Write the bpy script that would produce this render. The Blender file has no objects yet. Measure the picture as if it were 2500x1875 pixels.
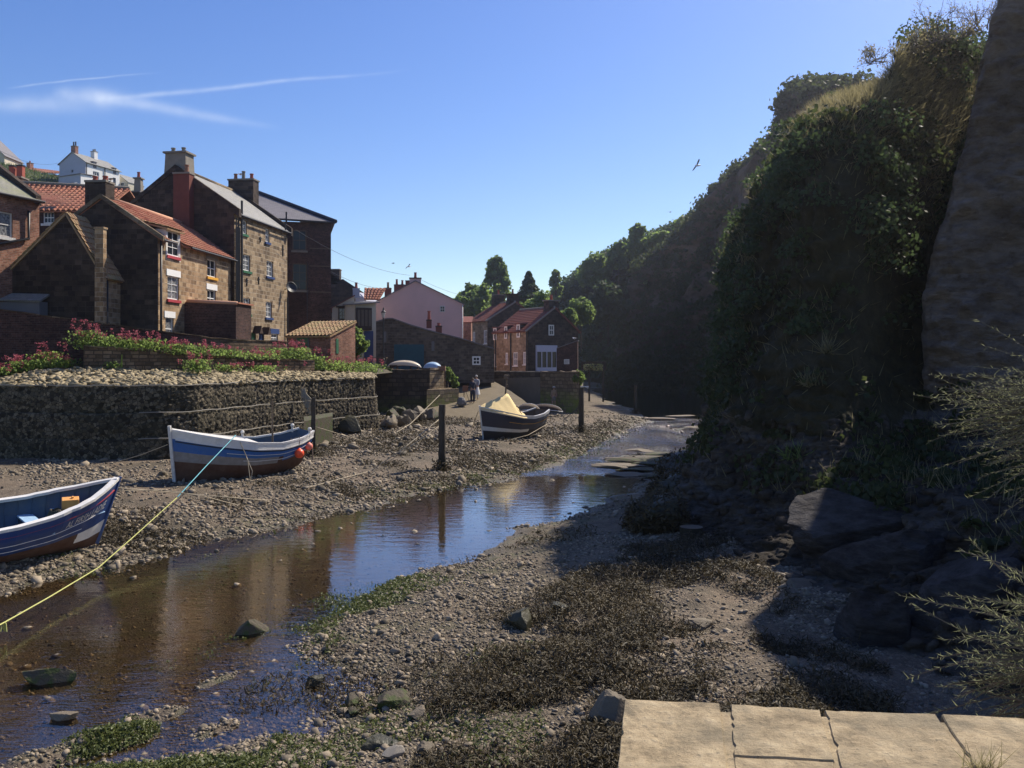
import bpy, math, random
import numpy as np
from mathutils import Vector, Matrix

# ------------------------------------------------------------------ camera, sky, sun
SC = bpy.context.scene
HZ, F, CAMZ = 880.0, 2095.0, 5.0          # horizon row, focal length (both in 2500 px wide photo pixels), eye height
cd = bpy.data.cameras.new('camera'); cam = bpy.data.objects.new('camera', cd); SC.collection.objects.link(cam)
cam.location = (0, 0, CAMZ); cam.rotation_euler = (math.radians(90), 0, 0)
cd.sensor_width = 36; cd.lens = 36 * F / 2500; cd.shift_y = -(937.5 - HZ) / 2500
cd.clip_start = 0.05; cd.clip_end = 6000
SC.camera = cam
SUN_AZ, SUN_EL = 44.5, 46.0
SC.view_settings.view_transform = 'Standard'; SC.view_settings.look = 'None'
SC.view_settings.gamma = 1; SC.view_settings.exposure = 0.5; SC.view_settings.use_curve_mapping = False
SC.render.engine = 'CYCLES'
SC.cycles.max_bounces = 8; SC.cycles.transparent_max_bounces = 16; SC.cycles.sample_clamp_indirect = 6

world = bpy.data.worlds.new('World'); SC.world = world; world.use_nodes = True
def build_world():
    nt = world.node_tree; nt.nodes.clear(); L = nt.links
    def nd(t, **k):
        n = nt.nodes.new(t)
        for a, b in k.items(): setattr(n, a, b)
        return n
    sky = nd('ShaderNodeTexSky', sky_type='NISHITA', sun_disc=False)
    sky.sun_elevation = math.radians(SUN_EL); sky.sun_rotation = math.radians(SUN_AZ)
    sky.air_density = 1.0; sky.dust_density = 0.35; sky.ozone_density = 2.2; sky.altitude = 20
    bg = nd('ShaderNodeBackground'); bg.inputs['Strength'].default_value = 0.108
    out = nd('ShaderNodeOutputWorld')
    hs = nd('ShaderNodeHueSaturation'); hs.inputs['Saturation'].default_value = 1.27; hs.inputs['Hue'].default_value = .516; hs.inputs['Value'].default_value = 1.0
    L.new(sky.outputs[0], hs.inputs['Color'])
    # thin cirrus and contrails, high in the sky, by direction
    tc = nd('ShaderNodeTexCoord'); sep = nd('ShaderNodeSeparateXYZ'); L.new(tc.outputs['Generated'], sep.inputs[0])
    def M(op, a, b=None, c=None, clamp=False):
        n = nd('ShaderNodeMath', operation=op, use_clamp=clamp)
        for i, v in enumerate((a, b, c)):
            if v is None: continue
            if isinstance(v, (int, float)): n.inputs[i].default_value = v
            else: L.new(v, n.inputs[i])
        return n.outputs[0]
    u = M('DIVIDE', sep.outputs[0], sep.outputs[1]); v = M('DIVIDE', sep.outputs[2], sep.outputs[1])
    comb = nd('ShaderNodeCombineXYZ'); L.new(u, comb.inputs[0]); L.new(v, comb.inputs[1])
    nz = nd('ShaderNodeTexNoise'); nz.inputs['Scale'].default_value = 7; nz.inputs['Detail'].default_value = 5; L.new(comb.outputs[0], nz.inputs['Vector'])
    nb = nd('ShaderNodeTexNoise'); nb.inputs['Scale'].default_value = 34; nb.inputs['Detail'].default_value = 4; L.new(comb.outputs[0], nb.inputs['Vector'])
    total = None
    def px(x, y): return ((x - 1250) / F, (HZ - y) / F)
    # (start px, end px, width at start, width at end, strength)
    for (a, b, w0, w1, st) in [((330, 235), (1010, 168), .0030, .0014, .24), ((-80, 250), (300, 258), .007, .013, .26),
                               ((150, 228), (330, 250), .007, .012, .26), ((250, 238), (690, 312), .008, .003, .26), ((60, 208), (400, 176), .0011, .0009, .22)]:
        (ax, ay), (bx, by) = px(*a), px(*b)
        dx, dy = bx - ax, by - ay; ln = math.hypot(dx, dy); dx /= ln; dy /= ln
        wob = M('MULTIPLY', M('SUBTRACT', nz.outputs[0], .5), .012)
        s = M('DIVIDE', M('ADD', M('MULTIPLY', M('SUBTRACT', u, ax), dx), M('MULTIPLY', M('SUBTRACT', v, ay), dy)), ln)
        t = M('ADD', M('SUBTRACT', M('MULTIPLY', M('SUBTRACT', v, ay), dx), M('MULTIPLY', M('SUBTRACT', u, ax), dy)), wob)
        w = M('ADD', M('MULTIPLY', s, w1 - w0), w0)
        q = M('DIVIDE', M('ABSOLUTE', t), M('MAXIMUM', w, .0008))
        g = M('POWER', 2.718, M('MULTIPLY', M('MULTIPLY', q, q), -1))
        endf = M('MULTIPLY', M('MULTIPLY', M('ADD', s, .15), 5, clamp=True), M('MULTIPLY', M('SUBTRACT', 1.0, s), 2.2, clamp=True), clamp=True)
        g = M('MULTIPLY', M('MULTIPLY', g, endf), M('MULTIPLY', M('ADD', nb.outputs[0], .1), st * 1.6))
        total = g if total is None else M('ADD', total, g)
    front = M('GREATER_THAN', sep.outputs[1], .05)
    total = M('MULTIPLY', total, front, clamp=True)
    mx = nd('ShaderNodeMix', data_type='RGBA'); L.new(total, mx.inputs[0]); L.new(hs.outputs[0], mx.inputs[6]); mx.inputs[7].default_value = (6.0, 6.6, 7.6, 1)
    L.new(mx.outputs[2], bg.inputs['Color']); L.new(bg.outputs[0], out.inputs['Surface'])
build_world()
sd = bpy.data.lights.new('sun', 'SUN'); sd.energy = 5.0; sd.angle = math.radians(0.53); sd.color = (1.0, 0.91, 0.77)
sun = bpy.data.objects.new('sun', sd); SC.collection.objects.link(sun)
_a, _e = math.radians(SUN_AZ), math.radians(SUN_EL)
SDIR = Vector((math.sin(_a) * math.cos(_e), math.cos(_a) * math.cos(_e), math.sin(_e)))
sun.rotation_euler = SDIR.to_track_quat('Z', 'Y').to_euler()

# ------------------------------------------------------------------ helpers
COL = SC.collection
RNG = np.random.default_rng(7); random.seed(11)
def P(px, py, d): return Vector(((px - 1250) / F * d, d, CAMZ - (py - HZ) / F * d))
def G(px, py, z=0.0):
    d = (CAMZ - z) * F / (py - HZ); return Vector(((px - 1250) / F * d, d, z))
def _hash(i, j, k):
    n = (i.astype(np.int64) * 374761393 + j.astype(np.int64) * 668265263 + k.astype(np.int64) * 2147483647 * 3 + 12345) & 0xffffffff
    n = ((n ^ (n >> 13)) * 1274126177) & 0xffffffff
    n = ((n ^ (n >> 16)) * 2246822519) & 0xffffffff
    return ((n ^ (n >> 15)) & 0xffffff) / 16777215.0
def vnoise(x, y, z=0.0):
    x = np.asarray(x, float); y = np.asarray(y, float); z = np.zeros_like(x) + z
    xi, yi, zi = np.floor(x), np.floor(y), np.floor(z); fx, fy, fz = x - xi, y - yi, z - zi
    fx, fy, fz = [f * f * (3 - 2 * f) for f in (fx, fy, fz)]
    r = 0
    for a in (0, 1):
        for b in (0, 1):
            for c in (0, 1):
                w = (fx if a else 1 - fx) * (fy if b else 1 - fy) * (fz if c else 1 - fz)
                r = r + w * _hash(xi + a, yi + b, zi + c)
    return r * 2 - 1
def fbm(x, y, z=0.0, o=4):
    s = 0; a = 1; t = 0; x = np.asarray(x, float); y = np.asarray(y, float); z = np.asarray(z, float)
    for k in range(o):
        s = s + a * vnoise(x * 2 ** k + 17.3 * k, y * 2 ** k - 9.1 * k, z * 2 ** k + 4.7 * k); t += a; a *= .5
    return s / t

def auto_uv(me):
    n = len(me.loops)
    if n == 0: return
    uv = me.uv_layers.new(name='UVMap')
    co = np.empty(len(me.vertices) * 3); me.vertices.foreach_get('co', co); co = co.reshape(-1, 3)
    vi = np.empty(n, np.int32); me.loops.foreach_get('vertex_index', vi)
    nf = len(me.polygons); nrm = np.empty(nf * 3); me.polygons.foreach_get('normal', nrm); nrm = nrm.reshape(-1, 3)
    lt = np.empty(nf, np.int32); me.polygons.foreach_get('loop_total', lt)
    fn = np.repeat(nrm, lt, axis=0)
    t = np.stack([-fn[:, 1], fn[:, 0], np.zeros(n)], 1); l = np.linalg.norm(t, axis=1)
    flat = l < 0.12; t[flat] = (1, 0, 0); l[flat] = 1; t /= l[:, None]
    b = np.cross(fn, t)
    c = co[vi]; out = np.stack([(c * t).sum(1), (c * b).sum(1)], 1).astype(np.float32)
    uv.data.foreach_set('uv', out.ravel())

def link(o, parent=None):
    COL.objects.link(o)
    if parent is not None: o.parent = parent
    return o
def empty(name, label, cat, loc=(0, 0, 0), rz=0.0, group=None, rot=None):
    o = bpy.data.objects.new(name, None); COL.objects.link(o); o.empty_display_size = .3
    o.location = loc; o.rotation_euler = rot if rot else (0, 0, rz)
    o['label'] = label; o['category'] = cat
    if group: o['group'] = group
    return o
def tag(o, label, cat, group=None, kind=None):
    o['label'] = label; o['category'] = cat
    if group: o['group'] = group
    if kind: o['kind'] = kind
    return o

class MB:
    def __init__(s): s.v = []; s.f = []; s.m = []
    def add(s, vs, fs, mi=0):
        k = len(s.v); s.v += [tuple(v) for v in vs]
        for f in fs: s.f.append([i + k for i in f]); s.m.append(mi)
        return s
    def poly(s, pts, mi=0): return s.add(pts, [list(range(len(pts)))], mi)
    def box(s, c, size, mi=0, rz=0.0, R=None):
        hx, hy, hz = size[0] / 2, size[1] / 2, size[2] / 2
        vs = [Vector((x * hx, y * hy, z * hz)) for z in (-1, 1) for y in (-1, 1) for x in (-1, 1)]
        M = R if R is not None else Matrix.Rotation(rz, 3, 'Z')
        vs = [M @ v + Vector(c) for v in vs]
        return s.add(vs, [[0, 2, 3, 1], [4, 5, 7, 6], [0, 1, 5, 4], [2, 6, 7, 3], [0, 4, 6, 2], [1, 3, 7, 5]], mi)
    def b2(s, lo, hi, mi=0): return s.box([(a + b) / 2 for a, b in zip(lo, hi)], [abs(b - a) for a, b in zip(lo, hi)], mi)
    def tube(s, pts, r, n=8, mi=0, cap=True):
        pts = [Vector(p) for p in pts]; rs = r if isinstance(r, (list, tuple)) else [r] * len(pts)
        k = len(s.v); up = Vector((0, 0, 1)); prev = None
        for i, p in enumerate(pts):
            d = (pts[min(i + 1, len(pts) - 1)] - pts[max(i - 1, 0)]).normalized()
            if prev is None:
                a = d.cross(up if abs(d.z) < .95 else Vector((1, 0, 0))).normalized()
            else:
                a = (prev - d * prev.dot(d)); a = a.normalized() if a.length > 1e-6 else d.orthogonal().normalized()
            prev = a; b = d.cross(a)
            for j in range(n):
                t = 2 * math.pi * j / n; s.v.append(tuple(p + (a * math.cos(t) + b * math.sin(t)) * rs[i]))
        for i in range(len(pts) - 1):
            for j in range(n):
                j2 = (j + 1) % n; s.f.append([k + i * n + j, k + i * n + j2, k + (i + 1) * n + j2, k + (i + 1) * n + j]); s.m.append(mi)
        if cap:
            s.f.append([k + j for j in range(n)][::-1]); s.m.append(mi)
            e = k + (len(pts) - 1) * n; s.f.append([e + j for j in range(n)]); s.m.append(mi)
        return s
    def lathe(s, c, prof, n=12, mi=0, axis=None):
        c = Vector(c); k = len(s.v)
        for (r, z) in prof:
            for j in range(n):
                t = 2 * math.pi * j / n; s.v.append(tuple(c + Vector((r * math.cos(t), r * math.sin(t), z))))
        for i in range(len(prof) - 1):
            for j in range(n):
                j2 = (j + 1) % n; s.f.append([k + i * n + j, k + i * n + j2, k + (i + 1) * n + j2, k + (i + 1) * n + j]); s.m.append(mi)
        return s
    def grid(s, pts, mi=0, closed_u=False):
        """pts[i][j]"""
        k = len(s.v); nu, nv = len(pts), len(pts[0])
        for r in pts: s.v += [tuple(p) for p in r]
        for i in range(nu - 1):
            for j in range(nv - 1):
                s.f.append([k + i * nv + j, k + (i + 1) * nv + j, k + (i + 1) * nv + j + 1, k + i * nv + j + 1])
                s.m.append(mi(i, j) if callable(mi) else mi)
        return s
    def prism(s, base, top, mi=0):
        """closed solid between two matching polygons"""
        n = len(base); k = len(s.v); s.v += [tuple(p) for p in base] + [tuple(p) for p in top]
        s.f.append([k + i for i in range(n)][::-1]); s.f.append([k + n + i for i in range(n)]); s.m += [mi, mi]
        for i in range(n):
            j = (i + 1) % n; s.f.append([k + i, k + j, k + n + j, k + n + i]); s.m.append(mi)
        return s
    def build(s, name, mats, parent=None, smooth=False, loc=None, bevel=0):
        me = bpy.data.meshes.new(name); me.from_pydata(s.v, [], s.f)
        if not isinstance(mats, (list, tuple)): mats = [mats]
        for m in mats: me.materials.append(m)
        me.polygons.foreach_set('material_index', s.m)
        if smooth: me.polygons.foreach_set('use_smooth', [True] * len(s.f))
        me.update(); auto_uv(me)
        o = bpy.data.objects.new(name, me); link(o, parent)
        if loc is not None: o.location = loc
        if bevel:
            b = o.modifiers.new('bevel', 'BEVEL'); b.width = bevel; b.segments = 2; b.limit_method = 'ANGLE'
        return o

def np_mesh(name, V, Fq, mats, parent=None, smooth=False, attr=None, mi=None, uv=False):
    """V (n,3), Fq (m,k) constant face size"""
    me = bpy.data.meshes.new(name); V = np.ascontiguousarray(V, np.float32); Fq = np.ascontiguousarray(Fq, np.int32)
    m, k = Fq.shape
    me.vertices.add(len(V)); me.vertices.foreach_set('co', V.ravel())
    me.loops.add(m * k); me.loops.foreach_set('vertex_index', Fq.ravel())
    me.polygons.add(m); me.polygons.foreach_set('loop_start', np.arange(0, m * k, k, dtype=np.int32))
    me.polygons.foreach_set('loop_total', np.full(m, k, np.int32))
    if smooth: me.polygons.foreach_set('use_smooth', np.ones(m, bool))
    if not isinstance(mats, (list, tuple)): mats = [mats]
    for x in mats: me.materials.append(x)
    if mi is not None: me.polygons.foreach_set('material_index', np.asarray(mi, np.int32))
    me.update(calc_edges=True); me.validate()
    if attr is not None:
        a = me.attributes.new('rnd', 'FLOAT', 'POINT'); a.data.foreach_set('value', np.asarray(attr, np.float32))
    if uv: auto_uv(me)
    o = bpy.data.objects.new(name, me); link(o, parent); return o

def rotmats(n, tilt=None, normals=None, yaw=None):
    """random rotation matrices; with normals: z axis follows normal (+ jitter)"""
    if normals is None:
        q = RNG.normal(size=(n, 4)); q /= np.linalg.norm(q, axis=1)[:, None]
        w, x, y, z = q.T
        return np.stack([1 - 2 * (y * y + z * z), 2 * (x * y - z * w), 2 * (x * z + y * w), 2 * (x * y + z * w), 1 - 2 * (x * x + z * z), 2 * (y * z - x * w),
                         2 * (x * z - y * w), 2 * (y * z + x * w), 1 - 2 * (x * x + y * y)], 1).reshape(n, 3, 3)
    z = np.array(normals, float) + RNG.normal(size=(n, 3)) * (tilt or 0); z /= np.linalg.norm(z, axis=1)[:, None]
    a = RNG.normal(size=(n, 3)); x = a - (a * z).sum(1)[:, None] * z; x /= np.linalg.norm(x, axis=1)[:, None]
    y = np.cross(z, x); return np.stack([x, y, z], 2)
def scatter(tv, tf, pos, R, sc):
    """tv (k,3) or (T,k,3) variants; returns V, F, rnd"""
    tv = np.asarray(tv, float); tf = np.asarray(tf); n = len(pos); pos = np.asarray(pos)
    sc = np.asarray(sc, float)
    if sc.ndim == 1: sc = sc[:, None] * np.ones(3)
    T = tv[RNG.integers(0, len(tv), n)] if tv.ndim == 3 else np.broadcast_to(tv, (n,) + tv.shape)
    k = T.shape[1]
    V = np.einsum('nij,nkj->nki', R, T * sc[:, None, :]) + pos[:, None, :]
    Fo = (tf[None] + (np.arange(n) * k)[:, None, None]).reshape(-1, tf.shape[1])
    rnd = np.repeat(RNG.random(n), k)
    return V.reshape(-1, 3), Fo, rnd
def join_np(parts):
    Vs, Fs, As = [], [], []; k = 0
    for V, Fo, a in parts: Vs.append(V); Fs.append(Fo + k); As.append(a); k += len(V)
    return np.concatenate(Vs), np.concatenate(Fs), np.concatenate(As)
ICO_V = None
def ico():
    t = (1 + 5 ** .5) / 2
    v = np.array([(-1, t, 0), (1, t, 0), (-1, -t, 0), (1, -t, 0), (0, -1, t), (0, 1, t), (0, -1, -t), (0, 1, -t), (t, 0, -1), (t, 0, 1), (-t, 0, -1), (-t, 0, 1)], float)
    v /= np.linalg.norm(v[0])
    f = np.array([(0, 11, 5), (0, 5, 1), (0, 1, 7), (0, 7, 10), (0, 10, 11), (1, 5, 9), (5, 11, 4), (11, 10, 2), (10, 7, 6), (7, 1, 8), (3, 9, 4), (3, 4, 2), (3, 2, 6), (3, 6, 8), (3, 8, 9), (4, 9, 5), (2, 4, 11), (6, 2, 10), (8, 6, 7), (9, 8, 1)])
    return v, f
IV, IF = ico()
ROCKS = np.stack([np.clip(IV * (1 + RNG.normal(size=(12, 1)) * .22), -.8, .8) * np.array([1, .75, .45]) for _ in range(10)])
# ------------------------------------------------------------------ materials
class NT:
    def __init__(s, name, rough=.8, spec=.3):
        s.m = bpy.data.materials.new(name); s.m.use_nodes = True; s.t = s.m.node_tree; s.b = s.t.nodes['Principled BSDF']
        s.out = s.t.nodes['Material Output']
        s.b.inputs['Roughness'].default_value = rough; s.b.inputs['Specular IOR Level'].default_value = spec
    def n(s, t, **k):
        x = s.t.nodes.new(t)
        for a, b in k.items(): setattr(x, a, b)
        return x
    def put(s, sock, v):
        if v is None: return
        if isinstance(v, bpy.types.NodeSocket): s.t.links.new(v, sock)
        elif isinstance(v, (tuple, list)) and len(v) == 3 and sock.type == 'RGBA': sock.default_value = (*v, 1)
        else: sock.default_value = v
    def coord(s, kind='Object', scale=None):
        o = s.n('ShaderNodeTexCoord').outputs[kind]
        if scale is None: return o
        mp = s.n('ShaderNodeMapping'); s.put(mp.inputs['Vector'], o); mp.inputs['Scale'].default_value = scale if isinstance(scale, (tuple, list)) else (scale,) * 3
        return mp.outputs[0]
    def pos(s, scale=None):
        o = s.n('ShaderNodeNewGeometry').outputs['Position']
        if scale is None: return o
        mp = s.n('ShaderNodeMapping'); s.put(mp.inputs['Vector'], o); mp.inputs['Scale'].default_value = scale if isinstance(scale, (tuple, list)) else (scale,) * 3
        return mp.outputs[0]
    def noise(s, vec, scale, detail=4, rough=.55, out=0, dist=0):
        x = s.n('ShaderNodeTexNoise'); s.put(x.inputs['Vector'], vec); x.inputs['Scale'].default_value = scale; x.inputs['Detail'].default_value = detail
        x.inputs['Roughness'].default_value = rough; x.inputs['Distortion'].default_value = dist; return x.outputs[out]
    def voro(s, vec, scale, feature='F1', out=0, rnd=1):
        x = s.n('ShaderNodeTexVoronoi', feature=feature); s.put(x.inputs['Vector'], vec); x.inputs['Scale'].default_value = scale; x.inputs['Randomness'].default_value = rnd
        return x.outputs[out]
    def math(s, op, a, b=None, c=None, clamp=False):
        x = s.n('ShaderNodeMath', operation=op, use_clamp=clamp)
        for i, v in enumerate((a, b, c)): s.put(x.inputs[i], v)
        return x.outputs[0]
    def ramp(s, fac, stops, interp='LINEAR'):
        x = s.n('ShaderNodeValToRGB'); s.put(x.inputs[0], fac); e = x.color_ramp.elements; x.color_ramp.interpolation = interp
        while len(e) < len(stops): e.new(.5)
        for i, (p, c) in enumerate(stops): e[i].position = p; e[i].color = (*c, 1) if not isinstance(c, (int, float)) else (c, c, c, 1)
        return x.outputs[0]
    def mix(s, fac, a, b, mode='MIX'):
        x = s.n('ShaderNodeMix', data_type='RGBA', blend_type=mode); s.put(x.inputs[0], fac); s.put(x.inputs[6], a); s.put(x.inputs[7], b); return x.outputs[2]
    def bump(s, h, strength=.5, dist=.02, normal=None):
        x = s.n('ShaderNodeBump'); s.put(x.inputs['Height'], h); x.inputs['Strength'].default_value = strength; x.inputs['Distance'].default_value = dist
        if normal is not None: s.put(x.inputs['Normal'], normal)
        return x.outputs[0]
    def base(s, c): s.put(s.b.inputs['Base Color'], c)
    def norm(s, x): s.put(s.b.inputs['Normal'], x)
    def rough(s, x): s.put(s.b.inputs['Roughness'], x)

def paint(name, c, rough=.5, spec=.4, wear=.12, dirt=None, scale=6):
    t = NT(name, rough, spec); v = t.coord('Object'); n = t.noise(v, scale, 6, .65)
    d = dirt if dirt else tuple(x * .55 for x in c)
    t.base(t.mix(t.ramp(n, [(.35, 0.0), (.75, 1.0)]), c, tuple(a * (1 - wear * 3) + b * wear * 3 for a, b in zip(c, d))))
    t.norm(t.bump(t.noise(v, scale * 6, 3), .12, .01)); return t.m
def masonry(name, c1, c2, c3, mortar, bw, bh, mort=.012, stain=.5, bumpd=.02, rough=.9, offset=.5, warp=.03, moss=None):
    """coursed stone or brick on metric UVs"""
    t = NT(name, rough, .2); uv = t.coord('UV'); ps = t.pos()
    w = t.n('ShaderNodeVectorMath', operation='ADD'); wn = t.n('ShaderNodeVectorMath', operation='SCALE'); s0 = t.n('ShaderNodeVectorMath', operation='SUBTRACT')
    t.put(s0.inputs[0], t.noise(uv, 1.3 / max(bh, .05) * .35, 3, out=1)); s0.inputs[1].default_value = (.5, .5, .5)
    t.put(wn.inputs[0], s0.outputs[0]); wn.inputs['Scale'].default_value = warp
    t.put(w.inputs[0], uv); t.put(w.inputs[1], wn.outputs[0])
    br = t.n('ShaderNodeTexBrick', offset=offset, squash=.8, squash_frequency=3); t.put(br.inputs['Vector'], w.outputs[0])
    br.inputs['Scale'].default_value = 1; br.inputs['Brick Width'].default_value = bw; br.inputs['Row Height'].default_value = bh
    br.inputs['Mortar Size'].default_value = mort; br.inputs['Mortar Smooth'].default_value = .3; br.inputs['Bias'].default_value = 0
    br.inputs['Color1'].default_value = (0, 0, 0, 1); br.inputs['Color2'].default_value = (1, 1, 1, 1); br.inputs['Mortar'].default_value = (.5, .5, .5, 1)
    big = t.noise(ps, .5, 4); fine = t.noise(uv, 14, 6, .7)
    f = t.mix(.35, br.outputs['Color'], fine)
    col = t.ramp(f, [(.12, c1), (.5, c2), (.88, c3)])
    col = t.mix(br.outputs['Fac'], col, mortar)
    st = t.ramp(big, [(.38, 1.0), (.62, 1 - stain)]); col = t.mix(1.0, col, st, 'MULTIPLY')
    st2 = t.ramp(t.noise(uv, 3.2, 5, .7), [(.3, .68), (.6, 1.08)]); col = t.mix(1.0, col, st2, 'MULTIPLY')
    if moss:
        sep = t.n('ShaderNodeSeparateXYZ'); t.put(sep.inputs[0], ps)
        lo = t.math('MULTIPLY', t.math('SUBTRACT', moss[1], sep.outputs[2]), moss[2], clamp=True)
        lo = t.math('MULTIPLY', lo, t.ramp(t.noise(ps, 2.2, 5, .7), [(.35, 0.0), (.6, 1.0)]))
        col = t.mix(lo, col, moss[0])
    t.base(col)
    h = t.math('ADD', t.math('MULTIPLY', br.outputs['Fac'], -1.0), t.math('MULTIPLY', fine, .9))
    t.norm(t.bump(h, .9, bumpd)); return t.m
def slate(name, c1, c2, moss, rh=.22, bw=.3, bd=.012, mossamt=.6):
    t = NT(name, .7, .35); uv = t.coord('UV')
    br = t.n('ShaderNodeTexBrick', offset=.5); t.put(br.inputs['Vector'], uv); br.inputs['Scale'].default_value = 1
    br.inputs['Brick Width'].default_value = bw; br.inputs['Row Height'].default_value = rh; br.inputs['Mortar Size'].default_value = .008
    br.inputs['Color1'].default_value = (0, 0, 0, 1); br.inputs['Color2'].default_value = (1, 1, 1, 1); br.inputs['Mortar'].default_value = (.0, .0, .0, 1)
    n = t.noise(uv, 9, 5, .7); col = t.mix(t.mix(.4, br.outputs['Color'], n), c1, c2)
    col = t.mix(t.math('MULTIPLY', t.ramp(t.noise(uv, 1.1, 6, .7), [(.42, 0.0), (.62, 1.0)]), mossamt), col, moss)
    col = t.mix(t.math('MULTIPLY', br.outputs['Fac'], .7), col, tuple(x * .3 for x in c1))
    t.base(col); t.norm(t.bump(t.math('SUBTRACT', t.math('MULTIPLY', n, .5), br.outputs['Fac']), .7, bd)); return t.m
def tile(name, c1, c2, lichen, amt=.35):
    t = NT(name, .85, .2); uv = t.coord('UV'); v = t.coord('Object')
    cell = t.voro(uv, 4.2, out=1); s = t.n('ShaderNodeSeparateColor'); t.put(s.inputs[0], cell)
    col = t.mix(t.mix(.5, s.outputs[0], t.noise(v, 5, 5, .7)), c1, c2)
    col = t.mix(t.math('MULTIPLY', t.ramp(t.noise(v, 1.6, 6, .75), [(.45, 0.0), (.65, 1.0)]), amt), col, lichen)
    t.base(col); t.norm(t.bump(t.noise(v, 30, 4), .4, .01)); return t.m
def leafmat(name, c1, c2, trans=.35, rough=.6):
    t = NT(name, rough, .25); a = t.n('ShaderNodeAttribute', attribute_name='rnd').outputs['Fac']
    n = t.noise(t.pos(), .35, 3)
    f = t.math('ADD', t.math('MULTIPLY', a, .6), t.math('MULTIPLY', t.math('SUBTRACT', n, .3), .9), clamp=True)
    col = t.mix(f, c1, c2); t.base(col)
    tr = t.n('ShaderNodeBsdfTranslucent'); t.put(tr.inputs['Color'], t.mix(.5, col, tuple(min(1, x * 2.2) for x in c2)))
    ms = t.n('ShaderNodeMixShader'); ms.inputs[0].default_value = trans
    t.t.links.new(t.b.outputs[0], ms.inputs[1]); t.t.links.new(tr.outputs[0], ms.inputs[2]); t.t.links.new(ms.outputs[0], t.out.inputs['Surface'])
    return t.m
def rockmat(name, c1, c2, c3, scale=1.0, bd=.06, layer=1.0, rough=.9):
    t = NT(name, rough, .2); p = t.pos((1, 1, layer)); n1 = t.noise(p, .35 * scale, 8, .65); n2 = t.noise(p, 2.2 * scale, 8, .7)
    col = t.ramp(t.mix(.5, n1, n2), [(.40, c1), (.5, c2), (.61, c3)])
    t.base(col); t.norm(t.bump(t.math('ADD', n2, t.math('MULTIPLY', t.voro(p, 1.4 * scale, 'DISTANCE_TO_EDGE'), .6)), .9, bd)); return t.m
def stonemat(name, c1, c2, bd=.012, rough=.75):
    t = NT(name, rough, .3); a = t.n('ShaderNodeAttribute', attribute_name='rnd').outputs['Fac']
    n = t.noise(t.pos(), 9, 4); t.base(t.mix(t.math('ADD', t.math('MULTIPLY', a, .75), t.math('MULTIPLY', n, .35), clamp=True), c1, c2))
    t.norm(t.bump(t.noise(t.pos(), 30, 3), .5, bd)); return t.m

M = {}
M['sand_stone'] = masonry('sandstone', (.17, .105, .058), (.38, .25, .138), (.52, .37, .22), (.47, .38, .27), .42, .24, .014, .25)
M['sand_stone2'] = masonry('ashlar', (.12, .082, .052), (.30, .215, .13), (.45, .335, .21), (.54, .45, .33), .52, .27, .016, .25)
M['dark_stone'] = masonry('shade_dark_stone', (.034, .024, .019), (.070, .050, .037), (.115, .082, .06), (.10, .078, .06), .46, .26, .014, .4)  # shade put into the colour, mainly for gables and copings turned from the sun
M['brick'] = masonry('brick', (.20, .075, .045), (.34, .145, .09), (.46, .23, .15), (.36, .28, .22), .23, .085, .011, .4, .008, warp=.006)
M['dark_brick'] = masonry('dark_brick', (.045, .022, .020), (.085, .040, .034), (.13, .066, .05), (.13, .105, .09), .23, .085, .009, .4, .008, warp=.006)
M['pale_stone'] = masonry('sandstone_pale', (.14, .10, .065), (.25, .19, .12), (.34, .26, .17), (.3, .25, .19), .5, .25, .012, .5)
M['sea_wall'] = masonry('shaded_sea_wall_stone', (.055, .042, .032), (.10, .078, .058), (.17, .13, .09), (.05, .04, .035), .6, .33, .03, .4, .05, warp=.08, moss=((.12, .15, .03), 2.3, .9))  # darker copy of the quay stone, shade put into its colour
M['lit_wall'] = masonry('sunlit_quay_stone', (.16, .12, .075), (.27, .20, .125), (.36, .28, .18), (.12, .095, .07), .55, .3, .03, .3, .06, warp=.1, moss=((.20, .25, .045), 2.7, .8))  # paler copy for sea wall faces in sun, sunlight put into its colour
M['garden_wall'] = masonry('garden_wall_stone', (.10, .07, .045), (.20, .135, .085), (.31, .22, .14), (.09, .07, .05), .38, .17, .022, .35, .05, warp=.07)
M['garage_stone'] = masonry('garage_stone', (.075, .058, .046), (.125, .098, .075), (.19, .15, .11), (.16, .135, .11), .4, .22, .014, .3)
M['render_pink'] = paint('pink_render', (.70, .45, .415), .85, .2, .16, (.50, .35, .32), .8)
M['render_cream'] = paint('cream_render', (.62, .55, .42), .85, .2, .1, None, 1.2)
M['render_white'] = paint('white_render', (.78, .77, .74), .8, .2, .06, None, 1.2)
M['render_blue'] = paint('bluegrey_render', (.42, .44, .52), .85, .2, .08, None, 1.2)  # also stands for shade on the white walls of the hill house
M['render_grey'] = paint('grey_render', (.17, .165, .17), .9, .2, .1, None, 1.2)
M['white'] = paint('white_paint', (.80, .79, .76), .45, .4, .04)
M['offwhite'] = paint('weathered_white_paint', (.66, .64, .60), .55, .35, .15, (.3, .27, .22))
M['red_sill'] = paint('red_paint', (.42, .05, .06), .5); M['yellow_sill'] = paint('yellow_paint', (.75, .38, .04), .5)
M['green_sill'] = paint('green_paint', (.03, .13, .06), .5); M['blue_sill'] = paint('blue_paint', (.03, .06, .17), .5)
M['teal'] = paint('teal_boards', (.02, .09, .12), .7, .3, .2, None, 3)
M['black'] = paint('black_iron', (.018, .018, .02), .45, .4, .05)
M['darkwood'] = paint('dark_wood', (.06, .038, .028), .8, .2, .15, None, 4)
M['wood'] = paint('weathered_wood', (.16, .12, .085), .85, .2, .15, (.07, .055, .04), 5)
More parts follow.
